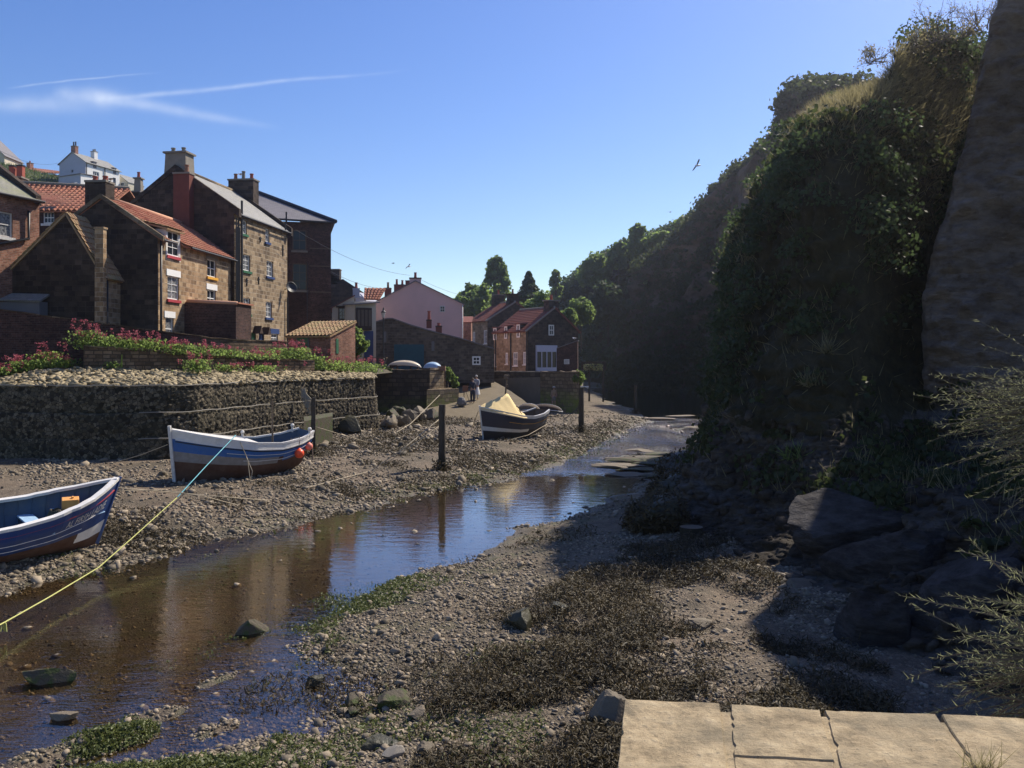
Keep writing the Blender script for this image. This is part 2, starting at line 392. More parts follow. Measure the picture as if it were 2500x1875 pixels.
M['pot'] = paint('clay_pot', (.30, .15, .09), .85, .2, .2, None, 5); M['red_pot'] = paint('red_pot', (.35, .10, .07), .85, .2, .2, None, 5)
M['stack_red'] = paint('dark_red_brick_paint', (.17, .06, .045), .9, .2, .15, None, 3); M['cement'] = paint('cement', (.24, .215, .18), .9, .2, .2, None, 3)
M['pantile'] = tile('pantiles', (.24, .075, .045), (.46, .20, .13), (.30, .26, .14), .25)
M['pantile_old'] = tile('old_pantiles', (.24, .13, .075), (.44, .30, .17), (.30, .28, .13), .65)
M['pantile_dark'] = tile('dull_pantiles', (.14, .045, .035), (.24, .085, .065), (.14, .11, .08), .25)
M['ridge'] = paint('ridge_tiles', (.55, .30, .2), .8, .2, .12, None, 2)
M['slate'] = slate('stone_slates', (.17, .165, .16), (.29, .28, .265), (.27, .26, .19), mossamt=.5)
M['slate_moss'] = slate('mossy_slates', (.15, .145, .12), (.26, .25, .20), (.22, .23, .10))
M['slate_purple'] = slate('purple_slates', (.13, .12, .13), (.20, .185, .195), (.17, .16, .15), mossamt=.3)
g_ = NT('window_glass', .08, .25); g_.base((.02, .024, .03)); M['glass'] = g_.m
g_ = NT('curtained_glass', .15, .5); g_.base(g_.ramp(g_.noise(g_.coord('Object'), 9, 3), [(.35, (.06, .065, .075)), (.65, (.30, .30, .30))])); M['curtain'] = g_.m
M['leaf'] = leafmat('tree_leaves', (.05, .08, .022), (.18, .25, .07), .58)
M['leaf_dark'] = leafmat('dark_leaves', (.018, .032, .014), (.06, .09, .035), .42)
M['leaf_bright'] = leafmat('bright_leaves', (.06, .095, .022), (.19, .26, .07), .55)
M['scrub'] = leafmat('scrub_leaves', (.014, .024, .008), (.055, .07, .024), .4)
M['dry'] = leafmat('dry_grass', (.08, .075, .035), (.24, .21, .11), .45)
M['grass'] = leafmat('grass_blades', (.035, .06, .015), (.10, .14, .04), .35)
M['twig'] = paint('twigs', (.16, .125, .09), .8)
M['bark'] = paint('bark', (.07, .055, .04), .9, .2, .2, None, 4)
M['bloom'] = leafmat('pink_blooms', (.20, .035, .05), (.40, .11, .14), .3)
M['yellow_bloom'] = leafmat('pale_blooms', (.45, .45, .12), (.70, .65, .35), .3)
M['weed'] = leafmat('bladder_wrack', (.008, .007, .004), (.095, .072, .034), .12, .6)
M['algae'] = leafmat('green_weed', (.030, .042, .010), (.12, .14, .04), .2, .5)
M['pebble'] = stonemat('pebbles', (.03, .027, .020), (.33, .265, .185))
M['rock'] = stonemat('boulder_stone', (.07, .058, .042), (.21, .17, .12), .03)
M['rope_blue'] = paint('blue_rope', (.12, .36, .42), .8); M['rope_green'] = paint('yellow_green_rope', (.42, .42, .14), .8); M['rope'] = paint('hemp_rope', (.38, .32, .23), .85)
# ------------------------------------------------------------------ river bed, banks, water
_LY = [0, 16.9, 18.67, 20.3, 22, 23.7, 24.9, 28, 31.3, 33.6, 39.2, 45, 57.5, 73.3, 90, 110, 150, 200]
_LX = [-13, -12.5, -11.1, -9.9, -8.6, -8.4, -7.3, -5.5, -4.15, -1.9, .94, 3.5, 6.9, 11.6, 12, 12, 13.6, 14]
_RY = [0, 10.6, 11.7, 13, 14.9, 16.5, 17.75, 20.1, 21.5, 26.4, 30.8, 32.9, 35.5, 46, 60, 67.6, 87, 100, 200]
_RX = [-7.5, -6, -4.9, -4.8, -4.1, -3.27, -3.3, -2.24, -1.23, .9, 3.06, 4.4, 5.6, 9.0, 15, 18, 27, 60, 80]
def _isl(x0, y0, x1, y1, w, k): a, b = G(x0, y0), G(x1, y1); return (a.x, a.y, b.x, b.y, w, k)
ISL = [_isl(60, 1870, 330, 1795, .28, .17), (_isl(330, 1760, 420, 1740, .2, .14)), _isl(500, 1790, 560, 1770, .18, .11), _isl(500, 1672, 560, 1650, .16, .10)]
def xl(Y): return np.interp(Y, _LY, _LX)
def xr(Y): return np.interp(Y, _RY, _RX)
def gh(X, Y):
    X = np.asarray(X, float); Y = np.asarray(Y, float)
    wob = fbm(X * .5, Y * .5, 3.0, 4) * np.clip(Y / 30, .35, 1.0) * 1.2
    dl = (xl(Y) - X) * .75 + wob; dr = (X - xr(Y)) * .75 + wob
    hl = .95 * (1 - np.exp(-np.maximum(dl, 0) / 4))
    kr = np.interp(Y, [0, 18, 26, 60], [11, 9, 5, 4])
    hr = .95 * (1 - np.exp(-np.maximum(dr, 0) / kr))
    w = np.maximum(np.minimum(-dl, -dr), 0)
    hin = -.26 * (1 - np.exp(-w / 1.6))
    h = np.where(dl > 0, hl, np.where(dr > 0, hr, hin))
    h = h + .05 * fbm(X * .9, Y * .9, 0, 4) + .028 * fbm(X * 3.2, Y * 3.2, 5.0, 3)
    h = h + .20 * (fbm(X * .9, Y * .9, 71.0, 3) + .15) * (np.clip((X - np.interp(Y, [8, 12, 16, 21], [-2, -1.2, 0, 2.6])) * 1.5, 0, 1) * (Y < 21.5))
    # gravel bar and the flat wet film beside it
    bar = np.exp(-(((X + 1.5) / 1.4) ** 2 + ((Y - 17.2) / 1.8) ** 2)); h = h + .10 * bar
    film = np.exp(-(((X + 2.8) / 2.6) ** 4 + ((Y - 12.2) / 1.9) ** 4)); h = h - .17 * film * (X > xr(Y) - .5)
    for (ax, ay, bx, by, w, k) in ISL:
        t = np.clip(((X - ax) * (bx - ax) + (Y - ay) * (by - ay)) / ((bx - ax) ** 2 + (by - ay) ** 2), 0, 1); q = (X - ax - t * (bx - ax)) ** 2 + ((Y - ay - t * (by - ay)) * .8) ** 2
        h = np.maximum(h, (k + .05 * fbm(X * 2.5, Y * 2.5, 2.0, 3)) * np.exp(-q / w ** 2) - .06)
    # shallow ledges where the beck is riffled
    h = h + .12 * np.exp(-(((X - 7.2) / 2.2) ** 2 + ((Y - 43) / 4) ** 2))
    h = np.where(Y > 150, np.maximum(h, (Y - 158) * .05), h)
    return h
def ground_mesh():
    nr, nc = 430, 560
    ys = 2.2 * (210 / 2.2) ** (np.linspace(0, 1, nr)); rs = np.linspace(-1.15, 1.15, nc)
    Yg = np.repeat(ys[:, None], nc, 1); Xg = Yg * rs[None, :] - np.sign(rs)[None, :] * 0
    Xg = Xg + np.sign(rs)[None, :] * (np.abs(rs)[None, :] ** 3) * 6
    Z = gh(Xg, Yg); Z += .012 * fbm(Xg * 9, Yg * 9, 1.0, 3)
    V = np.stack([Xg, Yg, Z], 2).reshape(-1, 3)
    i = np.arange(nr - 1)[:, None] * nc + np.arange(nc - 1)[None, :]
    Fq = np.stack([i, i + 1, i + 1 + nc, i + nc], 2).reshape(-1, 4)
    t = NT('river_mud', .75, .35); p = t.pos()
    sep = t.n('ShaderNodeSeparateXYZ'); t.put(sep.inputs[0], p); z = sep.outputs[2]
    big = t.noise(p, .35, 5, .6); mid = t.noise(p, 1.6, 6, .7); gv = t.voro(p, 16, 'F1', 1); gd = t.voro(p, 16, 'DISTANCE_TO_EDGE')
    s = t.n('ShaderNodeSeparateColor'); t.put(s.inputs[0], gv)
    gravel = t.mix(s.outputs[0], (.06, .048, .034), (.27, .215, .15))
    gravel = t.mix(t.math('LESS_THAN', gd, .06), gravel, (.05, .04, .03))
    mud = t.mix(t.ramp(mid, [(.35, 0.0), (.65, 1.0)]), (.095, .07, .046), (.25, .185, .125))
    isg = t.ramp(t.math('ADD', t.math('MULTIPLY', big, .6), t.math('MULTIPLY', mid, .4)), [(.42, 0.0), (.52, 1.0)])
    col = t.mix(t.math('MULTIPLY', isg, .75), mud, gravel)
    green = t.math('MULTIPLY', t.math('MULTIPLY', t.math('SUBTRACT', .34, z), 4.5, clamp=True), t.ramp(mid, [(.45, 0.0), (.62, 1.0)]))
    col = t.mix(t.math('MULTIPLY', green, .7), col, (.06, .075, .022))
    wet = t.math('MULTIPLY', t.math('SUBTRACT', .10, z), 9, clamp=True)
    col = t.mix(t.math('MULTIPLY', wet, .45), col, t.mix(1.0, col, (.38, .33, .30), 'MULTIPLY'))
    deep = t.math('MULTIPLY', t.math('SUBTRACT', -.02, z), 7, clamp=True)
    col = t.mix(deep, col, t.ramp(t.noise(p, 2.4, 7, .75), [(.40, (.014, .011, .007)), (.5, (.055, .042, .025)), (.62, (.16, .125, .082))]))
    col = t.mix(t.math('MULTIPLY', t.ramp(t.noise(p, .7, 5, .65), [(.45, 0.0), (.62, 1.0)]), .55), col, (.055, .045, .026))
    t.base(col); t.rough(t.math('SUBTRACT', .85, t.math('MULTIPLY', wet, .5)))
    h = t.math('ADD', t.math('MULTIPLY', gd, 1.2), t.math('MULTIPLY', t.noise(p, 7, 8, .75), 1.4))
    t.norm(t.bump(h, .9, .05))
    o = np_mesh('river_bank_ground', V, Fq, t.m, smooth=True); o['kind'] = 'structure'; o['label'] = 'stony brown mud of the beck at low tide'
    return o
ground_mesh()
def water():
    t = NT('beck_water'); nt = t.t
    p = t.pos(); sep = t.n('ShaderNodeSeparateXYZ'); t.put(sep.inputs[0], p)
    y = sep.outputs[1]
    rif = t.math('MULTIPLY', t.math('MULTIPLY', t.math('SUBTRACT', y, 37), .12, clamp=True), t.math('MULTIPLY', t.math('SUBTRACT', 78, y), .15, clamp=True))
    rif = t.math('MULTIPLY', rif, t.ramp(t.noise(t.pos((.5, .22, 1)), 1.0, 4), [(.40, .15), (.6, 1.0)]))
    ps = t.pos((1.0, 2.2, 1)); pr = t.pos((1.0, 1.3, 1))
    near = t.math('MULTIPLY', t.math('SUBTRACT', 22, y), .07, clamp=True)
    calm = t.noise(ps, 1.5, 3, .5); fine = t.noise(ps, 7, 3, .5); rough = t.noise(pr, 2.6, 3, .6)
    h = t.math('ADD', t.math('MULTIPLY', calm, .006), t.math('MULTIPLY', fine, t.math('MULTIPLY_ADD', near, .0034, .0013)))
    h = t.math('ADD', h, t.math('MULTIPLY', t.math('MULTIPLY', rough, rif), .40))
    bp = t.bump(h, 1.0, 1.0)
    gl = t.n('ShaderNodeBsdfGlossy'); t.put(gl.inputs['Roughness'], t.math('MULTIPLY_ADD', rif, .07, .035)); gl.inputs['Color'].default_value = (.93, .95, 1, 1); t.put(gl.inputs['Normal'], bp)
    tr = t.n('ShaderNodeBsdfTransparent'); tr.inputs['Color'].default_value = (.72, .64, .50, 1)
    fr = t.n('ShaderNodeFresnel'); fr.inputs['IOR'].default_value = 1.36; t.put(fr.inputs['Normal'], bp)
    ms = t.n('ShaderNodeMixShader'); t.put(ms.inputs[0], t.math('MULTIPLY', fr.outputs[0], 1.45, clamp=True)); nt.links.new(tr.outputs[0], ms.inputs[1]); nt.links.new(gl.outputs[0], ms.inputs[2])
    nt.links.new(ms.outputs[0], t.out.inputs['Surface'])
    mb = MB(); mb.poly([(-40, 2, 0), (14, 2, 0), (34, 60, 0), (90, 120, 0), (90, 175, 0), (0, 175, 0), (0, 60, 0), (-40, 30, 0)])
    o = mb.build('water', t.m); o['kind'] = 'structure'; o['label'] = 'shallow beck water'
water()
# far land sheet to the horizon
mb = MB(); mb.poly([(-3000, 200, 1.2), (3000, 200, 1.2), (3000, 5000, 1.2), (-3000, 5000, 1.2)]); mb.poly([(-3000, -60, -.6), (3000, -60, -.6), (3000, 200, -.6), (-3000, 200, -.6)])
t_ = NT('valley_grass', .9); t_.base(t_.mix(t_.noise(t_.pos(), .05, 4), (.05, .07, .025), (.12, .12, .05))); o = mb.build('valley_land', t_.m); o['kind'] = 'structure'

# ------------------------------------------------------------------ village ground, slipway
t_ = NT('village_paving', .9); t_.base(t_.mix(t_.noise(t_.pos(), .9, 6, .7), (.11, .095, .075), (.23, .195, .15))); t_.norm(t_.bump(t_.noise(t_.pos(), 8, 4), .5, .02)); M['paving'] = t_.m
mb = MB()
zs = 4.25
pl = [(-80, 47), (-22, 43.6), (-12.2, 53.3), (-11.6, 66.6), (-6.3, 66.6)]
mb.poly([(-80, 47, zs), (-22, 43.6, zs), (-12.2, 53.6, zs), (-11.6, 66.6, 4.15), (-11.6, 150, 4.15), (-80, 150, zs)])
vg = [(-11.6, 66.6, 4.15), (-6.6, 66.6, 4.15), (-6.2, 78, 3.5), (-2.6, 78.4, 3.3), (5.3, 70.6, 3.75), (5.8, 74, 3.6), (6.8, 82, 3.6), (7.8, 100, 3.7), (8.5, 150, 3.75), (-11.6, 150, 4.15)]
mb.prism([(a, b, -.5) for a, b, c in vg], vg)
o = mb.build('village_ground', M['paving']); o['kind'] = 'structure'
# slipway, a ramp of compacted stone
sl = []
for i in range(26):
    f = i / 25; Y = 58.5 + f * 20; row = []
    for j in range(20):
        g = j / 19; x0 = -6.6 + .3 * f; x1 = 2.4 - 5.0 * f ** 1.5
        X = x0 + (x1 - x0) * g; Z = .75 + 2.55 * max(0, (Y - 61.0) / 15.5) ** .95 if Y > 61.0 else .6
        Z = min(Z, 3.34); Z += .06 * float(fbm(X, Y, 0, 3)); row.append((X, Y, Z))
    sl.append(row)
t_ = NT('slipway_stone', .9); c_ = t_.mix(t_.noise(t_.pos(), 1.4, 7, .75), (.085, .067, .04), (.23, .185, .12)); t_.base(c_); t_.norm(t_.bump(t_.noise(t_.pos(), 6, 5, .7), .8, .05))
o = MB().grid(sl).build('slipway', t_.m, smooth=True); o['kind'] = 'structure'; o['label'] = 'stony slipway running down to the mud between two sea walls'

# ------------------------------------------------------------------ lofted terrain sheets
def loft(stations, nu, nv, amp, freq, seed=0, dirv=(-.75, -.55, .35), oct=5, edge=True, strat=0, rough=0):
    S = np.array(stations, float)              # (k, c, 3)
    def res(A, n):                             # resample axis 0, smooth
        k = len(A); t = np.linspace(0, k - 1, n); i = np.clip(np.floor(t).astype(int), 0, k - 2); f = (t - i)
        p0, p1, p2, p3 = A[np.maximum(i - 1, 0)], A[i], A[i + 1], A[np.minimum(i + 2, k - 1)]
        f = f.reshape((-1,) + (1,) * (A.ndim - 1))
        return .5 * ((2 * p1) + (-p0 + p2) * f + (2 * p0 - 5 * p1 + 4 * p2 - p3) * f ** 2 + (-p0 + 3 * p1 - 3 * p2 + p3) * f ** 3)
    A = res(S, nu); A = np.swapaxes(res(np.swapaxes(A, 0, 1), nv), 0, 1)
    n = fbm(A[..., 0] * freq, A[..., 1] * freq, A[..., 2] * freq + seed, oct)
    d = np.array(dirv) / np.linalg.norm(dirv)
    A = A + n[..., None] * amp * d
    if strat: A = A + (np.abs(((A[..., 2] * strat + n * 1.5) % 1) - .5) * amp * .9)[..., None] * np.array([d[0], d[1], 0])
    if rough: A = A + (rough * (np.abs(fbm(A[..., 0] * 1.3, A[..., 1] * 1.3, A[..., 2] * 2.6 + seed, 4)) * 2 - .35) + rough * .45 * fbm(A[..., 0] * 5, A[..., 1] * 5, A[..., 2] * 7, 3))[..., None] * d
    V = A.reshape(-1, 3); i = np.arange(nu - 1)[:, None] * nv + np.arange(nv - 1)[None, :]
    Fq = np.stack([i, i + 1, i + 1 + nv, i + nv], 2).reshape(-1, 4)
    return V, Fq
def sample(V, Fq, n, cond=None):
    a, b, c, d = [V[Fq[:, k]] for k in range(4)]
    nr = np.cross(c - a, d - b); ar = np.linalg.norm(nr, axis=1); nr = nr / (ar[:, None] + 1e-9)
    cen = (a + b + c + d) / 4; w = ar.copy()
    flip = (nr * (np.array([0, 0, 5.0]) - cen)).sum(1) < 0
    if cond is not None: w = w * cond(cen, nr)
    w = w / w.sum(); idx = RNG.choice(len(Fq), n, p=w)
    u, v = RNG.random(n)[:, None], RNG.random(n)[:, None]
    p = (a[idx] * (1 - u) + b[idx] * u) * (1 - v) + (d[idx] * (1 - u) + c[idx] * u) * v
    m = nr[idx]; m = m * np.where((m[:, 2] < 0)[:, None], -1, 1)
    return p, m
LEAF = np.array([[-.5, -.5, 0], [.5, -.5, .12], [.5, .5, 0], [-.5, .5, -.12]]); LEAFF = np.array([[0, 1, 2, 3]])
BLADE = np.array([[-.5, 0, 0], [.5, 0, 0], [.34, .25, .6], [-.1, .42, .98]]); 
def leaves(pos, size, normals=None, tilt=.6):
    n = len(pos); R = rotmats(n, tilt, normals); s = size * (.6 + .8 * RNG.random(n)); return scatter(LEAF, LEAFF, pos, R, s)
def bushes(centers, radii, per, size, flat=.8):
    """hemispherical clumps of leaves on given centres"""
    n = len(centers); k = per
    d = RNG.normal(size=(n, k, 3)); d /= np.linalg.norm(d, axis=2)[..., None]
    d[..., 2] = np.abs(d[..., 2]) * flat - .1
    rr = np.asarray(radii)[:, None, None] * (.55 + .5 * RNG.random((n, k, 1)))
    p = np.asarray(centers)[:, None, :] + d * rr
    return leaves(p.reshape(-1, 3), size, d.reshape(-1, 3), .8)
def blades(pos, w, h, normals=None, tilt=.35):
    n = len(pos)
    if normals is None: normals = np.tile([0, 0, 1.0], (n, 1))
    R = rotmats(n, tilt, normals); hh = h * (.5 + RNG.random(n)); s = np.stack([np.full(n, w), hh * .9, hh], 1)
    return scatter(BLADE, LEAFF, pos, R, s)

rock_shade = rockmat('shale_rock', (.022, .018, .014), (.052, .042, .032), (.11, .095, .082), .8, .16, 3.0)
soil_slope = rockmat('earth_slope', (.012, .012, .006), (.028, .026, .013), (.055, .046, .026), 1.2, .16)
brown_cliff = rockmat('brown_cliff_rock', (.045, .032, .022), (.095, .066, .047), (.17, .12, .09), .25, .5, 1.6)

# near slope: steep overgrown spur of the cliff on the right
NST = [
 [(17, 60, -.3), (19, 59, 1), (21, 58, 2.5), (24, 58, 4), (40, 70, 5)],
 [(12.5, 49.5, -.3), (12.9, 48.5, 2), (12.7, 48, 5.5), (14.4, 47, 11), (36, 66, 13)],
 [(9.2, 41.5, -.3), (10.2, 41.2, 2), (10.6, 40.5, 6), (12.5, 39.6, 12.4), (34, 60, 17)],
 [(6.6, 35, -.3), (8.0, 35.4, 1.6), (8.9, 35.2, 6.3), (12.4, 35.6, 13.9), (32, 56, 18)],
 [(5.0, 30, -.1), (6.6, 30.6, 1.4), (8.9, 30.8, 6.5), (12.4, 33.2, 14.9), (30, 52, 15)],
 [(3.5, 25.3, .0), (5.6, 26.3, 1.3), (8.6, 27.2, 6.2), (12.1, 29.6, 14.1), (29, 48, 17)],
 [(4.6, 21.0, .2), (7.0, 23.0, 1.9), (9.6, 25, 6), (13.2, 29.6, 14.7), (29, 46, 17.4)],
 [(5.6, 18.0, .3), (8.3, 20.6, 2.0), (11, 25.4, 4.6), (14.7, 30.9, 16.3), (30, 46, 17)],
 [(6.0, 15.0, .5), (8.8, 18.5, 1.9), (12, 25.6, 3.9), (17.3, 33.5, 17.0), (32, 50, 18)],
 [(6.3, 11.5, .6), (9.2, 15.5, 2.1), (13.5, 24.6, 3.8), (20, 36, 18.0), (36, 52, 19)],
 [(6.6, 7.5, .7), (9.6, 10.5, 2.5), (17, 23.0, 3.8), (26, 38, 20), (42, 52, 21)],
 [(7.5, 2.0, .7), (11, 2.5, 3.2), (24, 12, 4), (36, 36, 22), (50, 50, 23)]]
V1, F1 = loft(NST, 560, 300, .75, .42, 2.0, strat=.55, rough=.30)
greenrock = rockmat('greenish_bank_rock', (.05, .045, .026), (.12, .105, .055), (.21, .175, .10), 1.4, .12, 2.5)
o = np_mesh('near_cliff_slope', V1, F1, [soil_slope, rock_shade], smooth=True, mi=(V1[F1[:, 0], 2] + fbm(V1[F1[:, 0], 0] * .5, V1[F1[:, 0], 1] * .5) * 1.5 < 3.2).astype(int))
o['kind'] = 'structure'; o['label'] = 'steep overgrown slope of the cliff on the right'
up = lambda lo: (lambda c, n: (c[:, 2] > np.where(c[:, 1] > 33, lo + 1.8, lo)) * np.clip(.25 + fbm(c[:, 0] * .35, c[:, 1] * .35, c[:, 2] * .35) * 1.6, .05, 1.2) * (c[:, 1] < 56))
p, nm = sample(V1, F1, 4200, up(1.6)); r_ = .25 + .55 * RNG.random(len(p)) ** 2
Vv, Ff, a = bushes(p, r_, 42, .11)
o = np_mesh('cliff_scrub', Vv, Ff, M['scrub'], attr=a); tag(o, 'low scrub and ivy covering the near cliff slope', 'scrub', kind='stuff')
p, nm = sample(V1, F1, 420, up(4.0)); Vv, Ff, a = bushes(p, .5 + .8 * RNG.random(len(p)), 320, .085); o = np_mesh('cliff_brambles', Vv, Ff, M['leaf_dark'], attr=a); tag(o, 'darker bramble mounds over the near cliff slope', 'brambles', kind='stuff')
p, nm = sample(V1, F1, 36000, up(1.6)); Vv, Ff, a = blades(p, .025, .36, nm * .5 + np.array([0, 0, .5]))
p2, nm = sample(V1, F1, 40000, lambda c, n: np.exp(-((c[:, 2] - np.interp(c[:, 1], [28, 34, 40, 48], [14.6, 14, 12.6, 10.5])) / 2.0) ** 2) * (c[:, 1] < 50) * (c[:, 1] > 24) * (c[:, 0] < 19))
V3, F3, a3 = blades(p2, .022, .42, nm * .5 + np.array([0, 0, .5]))
Vv, Ff, a = join_np([(Vv, Ff, a), (V3, F3, a3)])
o = np_mesh('dry_cliff_grass', Vv, Ff, M['dry'], attr=a); tag(o, 'dry grass tufts on the near cliff slope', 'grass', kind='stuff')

p, nm = sample(V1, F1, 5200, lambda c, n: (c[:, 2] < 3.4) * (c[:, 1] < 34) * (c[:, 2] > -.1)); sz = .04 + .22 * RNG.random(len(p)) ** 3
Vv, Ff, a = scatter(ROCKS, IF, p, rotmats(len(p), .5, nm), sz); o = np_mesh('scree', Vv, Ff, rock_shade, attr=a); tag(o, 'broken stones littering the shaded rock bank', 'scree', kind='stuff')
# bare rock wall of the cliff at the right edge
E = [(0, 11.6), (3.6, 12.3), (5, 12.3), (7.1, 12.35), (9.8, 13.1), (11.9, 13.65), (14.3, 14.2), (15.5, 14.5), (19, 16.5), (23, 19.4), (27, 24), (30, 29), (31.5, 38)]
WST = []
for z, ex in E:
    WST.append([(ex + 5, 36, z), (ex + 1.2, 27.5, z), (ex, 25, z), (ex + 4, 24.4, z), (ex + 10, 22.5, z), (ex + 22, 17, z), (ex + 34, 5, z)])
WST.append([(50, 40, 33), (50, 36, 33), (50, 32, 33), (52, 30, 33), (55, 25, 33), (60, 17, 33), (66, 5, 33)])
V2, F2 = loft(WST, 260, 320, .45, .5, 9.0, dirv=(-.55, -.8, 0), strat=.45, rough=.35)
rw = rockmat('glare_paled_rock', (.10, .075, .062), (.185, .145, .122), (.28, .225, .195), .7, .6, 2.6)  # veiling glare put into the colour, paler than the rock itself
o = np_mesh('rock_wall', V2, F2, rw, smooth=True); o['kind'] = 'structure'; o['label'] = 'bare rock wall paled to suggest sun glare, rising at the right edge'

# brown rib of cliff farther back and the wooded hillside beyond it
def PX(px, py, d): return tuple(P(px, py, d))
BST = []
for bx, by, bd, cx, cy, cd_ in [(1500, 949, 150, 1560, 640, 168), (1560, 950, 148, 1690, 560, 160), (1640, 952, 146, 1800, 440, 150), (1720, 955, 138, 1862, 383, 138), (1790, 962, 128, 1900, 323, 128),
                           (1850, 970, 118, 1936, 275, 120), (1900, 975, 112, 1941, 222, 114), (1960, 975, 108, 1990, 210, 110), (2060, 975, 106, 2040, 203, 106), (2250, 975, 104, 2300, 190, 104)]:
    b = np.array(PX(bx, by, bd)); b[2] = -.4; c = np.array(PX(cx, cy, cd_)); m1 = b * .72 + c * .28; m1[2] = b[2] + (c[2] - b[2]) * .22; m2 = b * .3 + c * .7; m2[2] = b[2] + (c[2] - b[2]) * .62
    BST.append([b + np.array([-1, -6, 0]), b + np.array([0, 0, 2.5]), m1, m2, c, c + np.array([22, 30, -4])])
V4, F4 = loft(BST, 170, 140, 3.0, .11, 4.0, strat=.16)
o = np_mesh('far_cliff', V4, F4, brown_cliff, smooth=True); o['kind'] = 'structure'; o['label'] = 'brown rock cliff beyond the bend of the beck'
CST = []
for bx, cx, cy, bd, cd_ in [(1180, 1230, 800, 215, 225), (1290, 1320, 752, 205, 222), (1340, 1368, 722, 200, 215), (1380, 1420, 672, 185, 205), (1420, 1470, 640, 175, 195), (1460, 1540, 600, 170, 190), (1500, 1600, 578, 165, 185),
                        (1560, 1660, 548, 162, 180), (1620, 1740, 492, 160, 174), (1690, 1800, 452, 158, 168), (1760, 1850, 425, 150, 158), (1850, 1960, 400, 146, 150)]:
    b = np.array(PX(bx, 930, bd)); b[2] = 0; c = np.array(PX(cx, cy, cd_)); m1 = b * .6 + c * .4; m1[2] = b[2] + (c[2] - b[2]) * .36; m2 = b * .25 + c * .75; m2[2] = b[2] + (c[2] - b[2]) * .74
    CST.append([b, m1, m2, c, c + np.array([20, 40, 1])])
V5, F5 = loft(CST, 150, 110, 2.5, .08, 6.0)
o = np_mesh('wooded_hillside', V5, F5, soil_slope, smooth=True); o['kind'] = 'structure'; o['label'] = 'wooded hillside falling towards the village'
p, nm = sample(V5, F5, 3400, lambda c, n: (c[:, 2] > 1.5) * (c[:, 2] < 60)); r_ = .9 + 2.3 * RNG.random(len(p)) ** 1.5
A_ = bushes(p, r_, 64, .42)
p, nm = sample(V4, F4, 4200, lambda c, n: np.clip(fbm(c[:, 0] * .07, c[:, 1] * .07, c[:, 2] * .07) * 3 + .45, 0, 1) + np.clip(9 - c[:, 2], 0, 9) * .25 + (c[:, 2] > 36) * 1.3); r_ = .7 + 1.9 * RNG.random(len(p)) ** 2
B_ = bushes(p, r_, 44, .34)
Vv, Ff, a = B_; o = np_mesh('far_cliff_scrub', Vv, Ff, M['scrub'], attr=a); tag(o, 'patchy scrub clinging to the brown far cliff', 'scrub', kind='stuff')
Vv, Ff, a = A_; o = np_mesh('hillside_woodland', Vv, Ff, M['leaf_dark'], attr=a); tag(o, 'dense bushes and woodland clothing the far hillside', 'woodland', kind='stuff')

# grassy hill behind the village, left
HST = []
for cx, cy in [(-700, 330), (-300, 372), (0, 408), (60, 420), (140, 440), (215, 462), (330, 482), (450, 560), (600, 700), (760, 850)]:
    c = np.array(PX(cx, cy, 152)); b = np.array([c[0] * .8, 96, 4.0]); m = (b + c) / 2; m[2] = b[2] + (c[2] - b[2]) * .55
    HST.append([b, m, c, c + np.array([-6, 30, 1])])
V6, F6 = loft(HST, 70, 50, .6, .2, 1.0, dirv=(0, -.3, 1))
t_ = NT('hill_grass', .9); t_.base(t_.mix(t_.noise(t_.pos(), .6, 6, .7), (.045, .065, .02), (.15, .15, .055))); t_.norm(t_.bump(t_.noise(t_.pos(), 3, 5, .8), 1, .3))
o = np_mesh('grass_hill', V6, F6, t_.m, smooth=True); o['kind'] = 'structure'; o['label'] = 'green hill above the village'
p, nm = sample(V6, F6, 30000, lambda c, n: (c[:, 0] < -50) * (c[:, 2] > 22)); Vv, Ff, a = blades(p, .14, .7); o = np_mesh('rough_grass', Vv, Ff, M['grass'], attr=a); tag(o, 'rough grass on the hill below the white house', 'grass', kind='stuff')

# ------------------------------------------------------------------ stones, weed on the banks
def shore_points(n, cond, y0=7.5, y1=75, xlo=-.8, xhi=.55):
    out = []; tot = 0
    while tot < n:
        k = n * 3; Y = y0 * (y1 / y0) ** RNG.random(k); X = Y * (xlo + (xhi - xlo) * RNG.random(k))
        keep = RNG.random(k) < cond(X, Y); X, Y = X[keep], Y[keep]; out.append(np.stack([X, Y], 1)); tot += len(X)
    A = np.concatenate(out)[:n]; return A[:, 0], A[:, 1]
def c_peb(X, Y):
    h = gh(X, Y); n = fbm(X * .45, Y * .45, 8.0, 4)
    inr = (X > xl(Y) + .9) & (X < xr(Y) - .6)
    c = np.clip(.55 + n * 1.5, .06, 1); c = np.where(inr, .09, c)
    c = np.where((X > -4.5) & (X < .6) & (Y > 13.5) & (Y < 21) & (h > -.02), 1.0, c)
    c = np.where((X < xl(Y)) & (X > xl(Y) - 2.4), np.maximum(c, .9), c)
    return c * (h > -.16) * ((X < 7.5) | (Y > 40)) * (X < xr(Y) + 11)
def pebbles():
    X, Y = shore_points(86000, c_peb); s = .008 + .036 * RNG.random(len(X)) ** 2.8 + .0011 * Y
    s = s * (1 + 1.4 * (RNG.random(len(X)) < .035) + 1.1 * (RNG.random(len(X)) < .006) * (Y < 22)) * np.where((X < xl(Y)) & (Y < 60), 1 + 1.1 * RNG.random(len(X)) ** 2, 1); Z = gh(X, Y) + s * .12
    nrm = np.tile([0, 0, 1.0], (len(X), 1)); R = rotmats(len(X), .45, nrm)
    V, Fo, a = scatter(ROCKS, IF, np.stack([X, Y, Z], 1), R, s)
    o = np_mesh('shingle', V, Fo, M['pebble'], attr=a); tag(o, 'loose shingle strewn over the mud banks', 'shingle', kind='stuff')
pebbles()
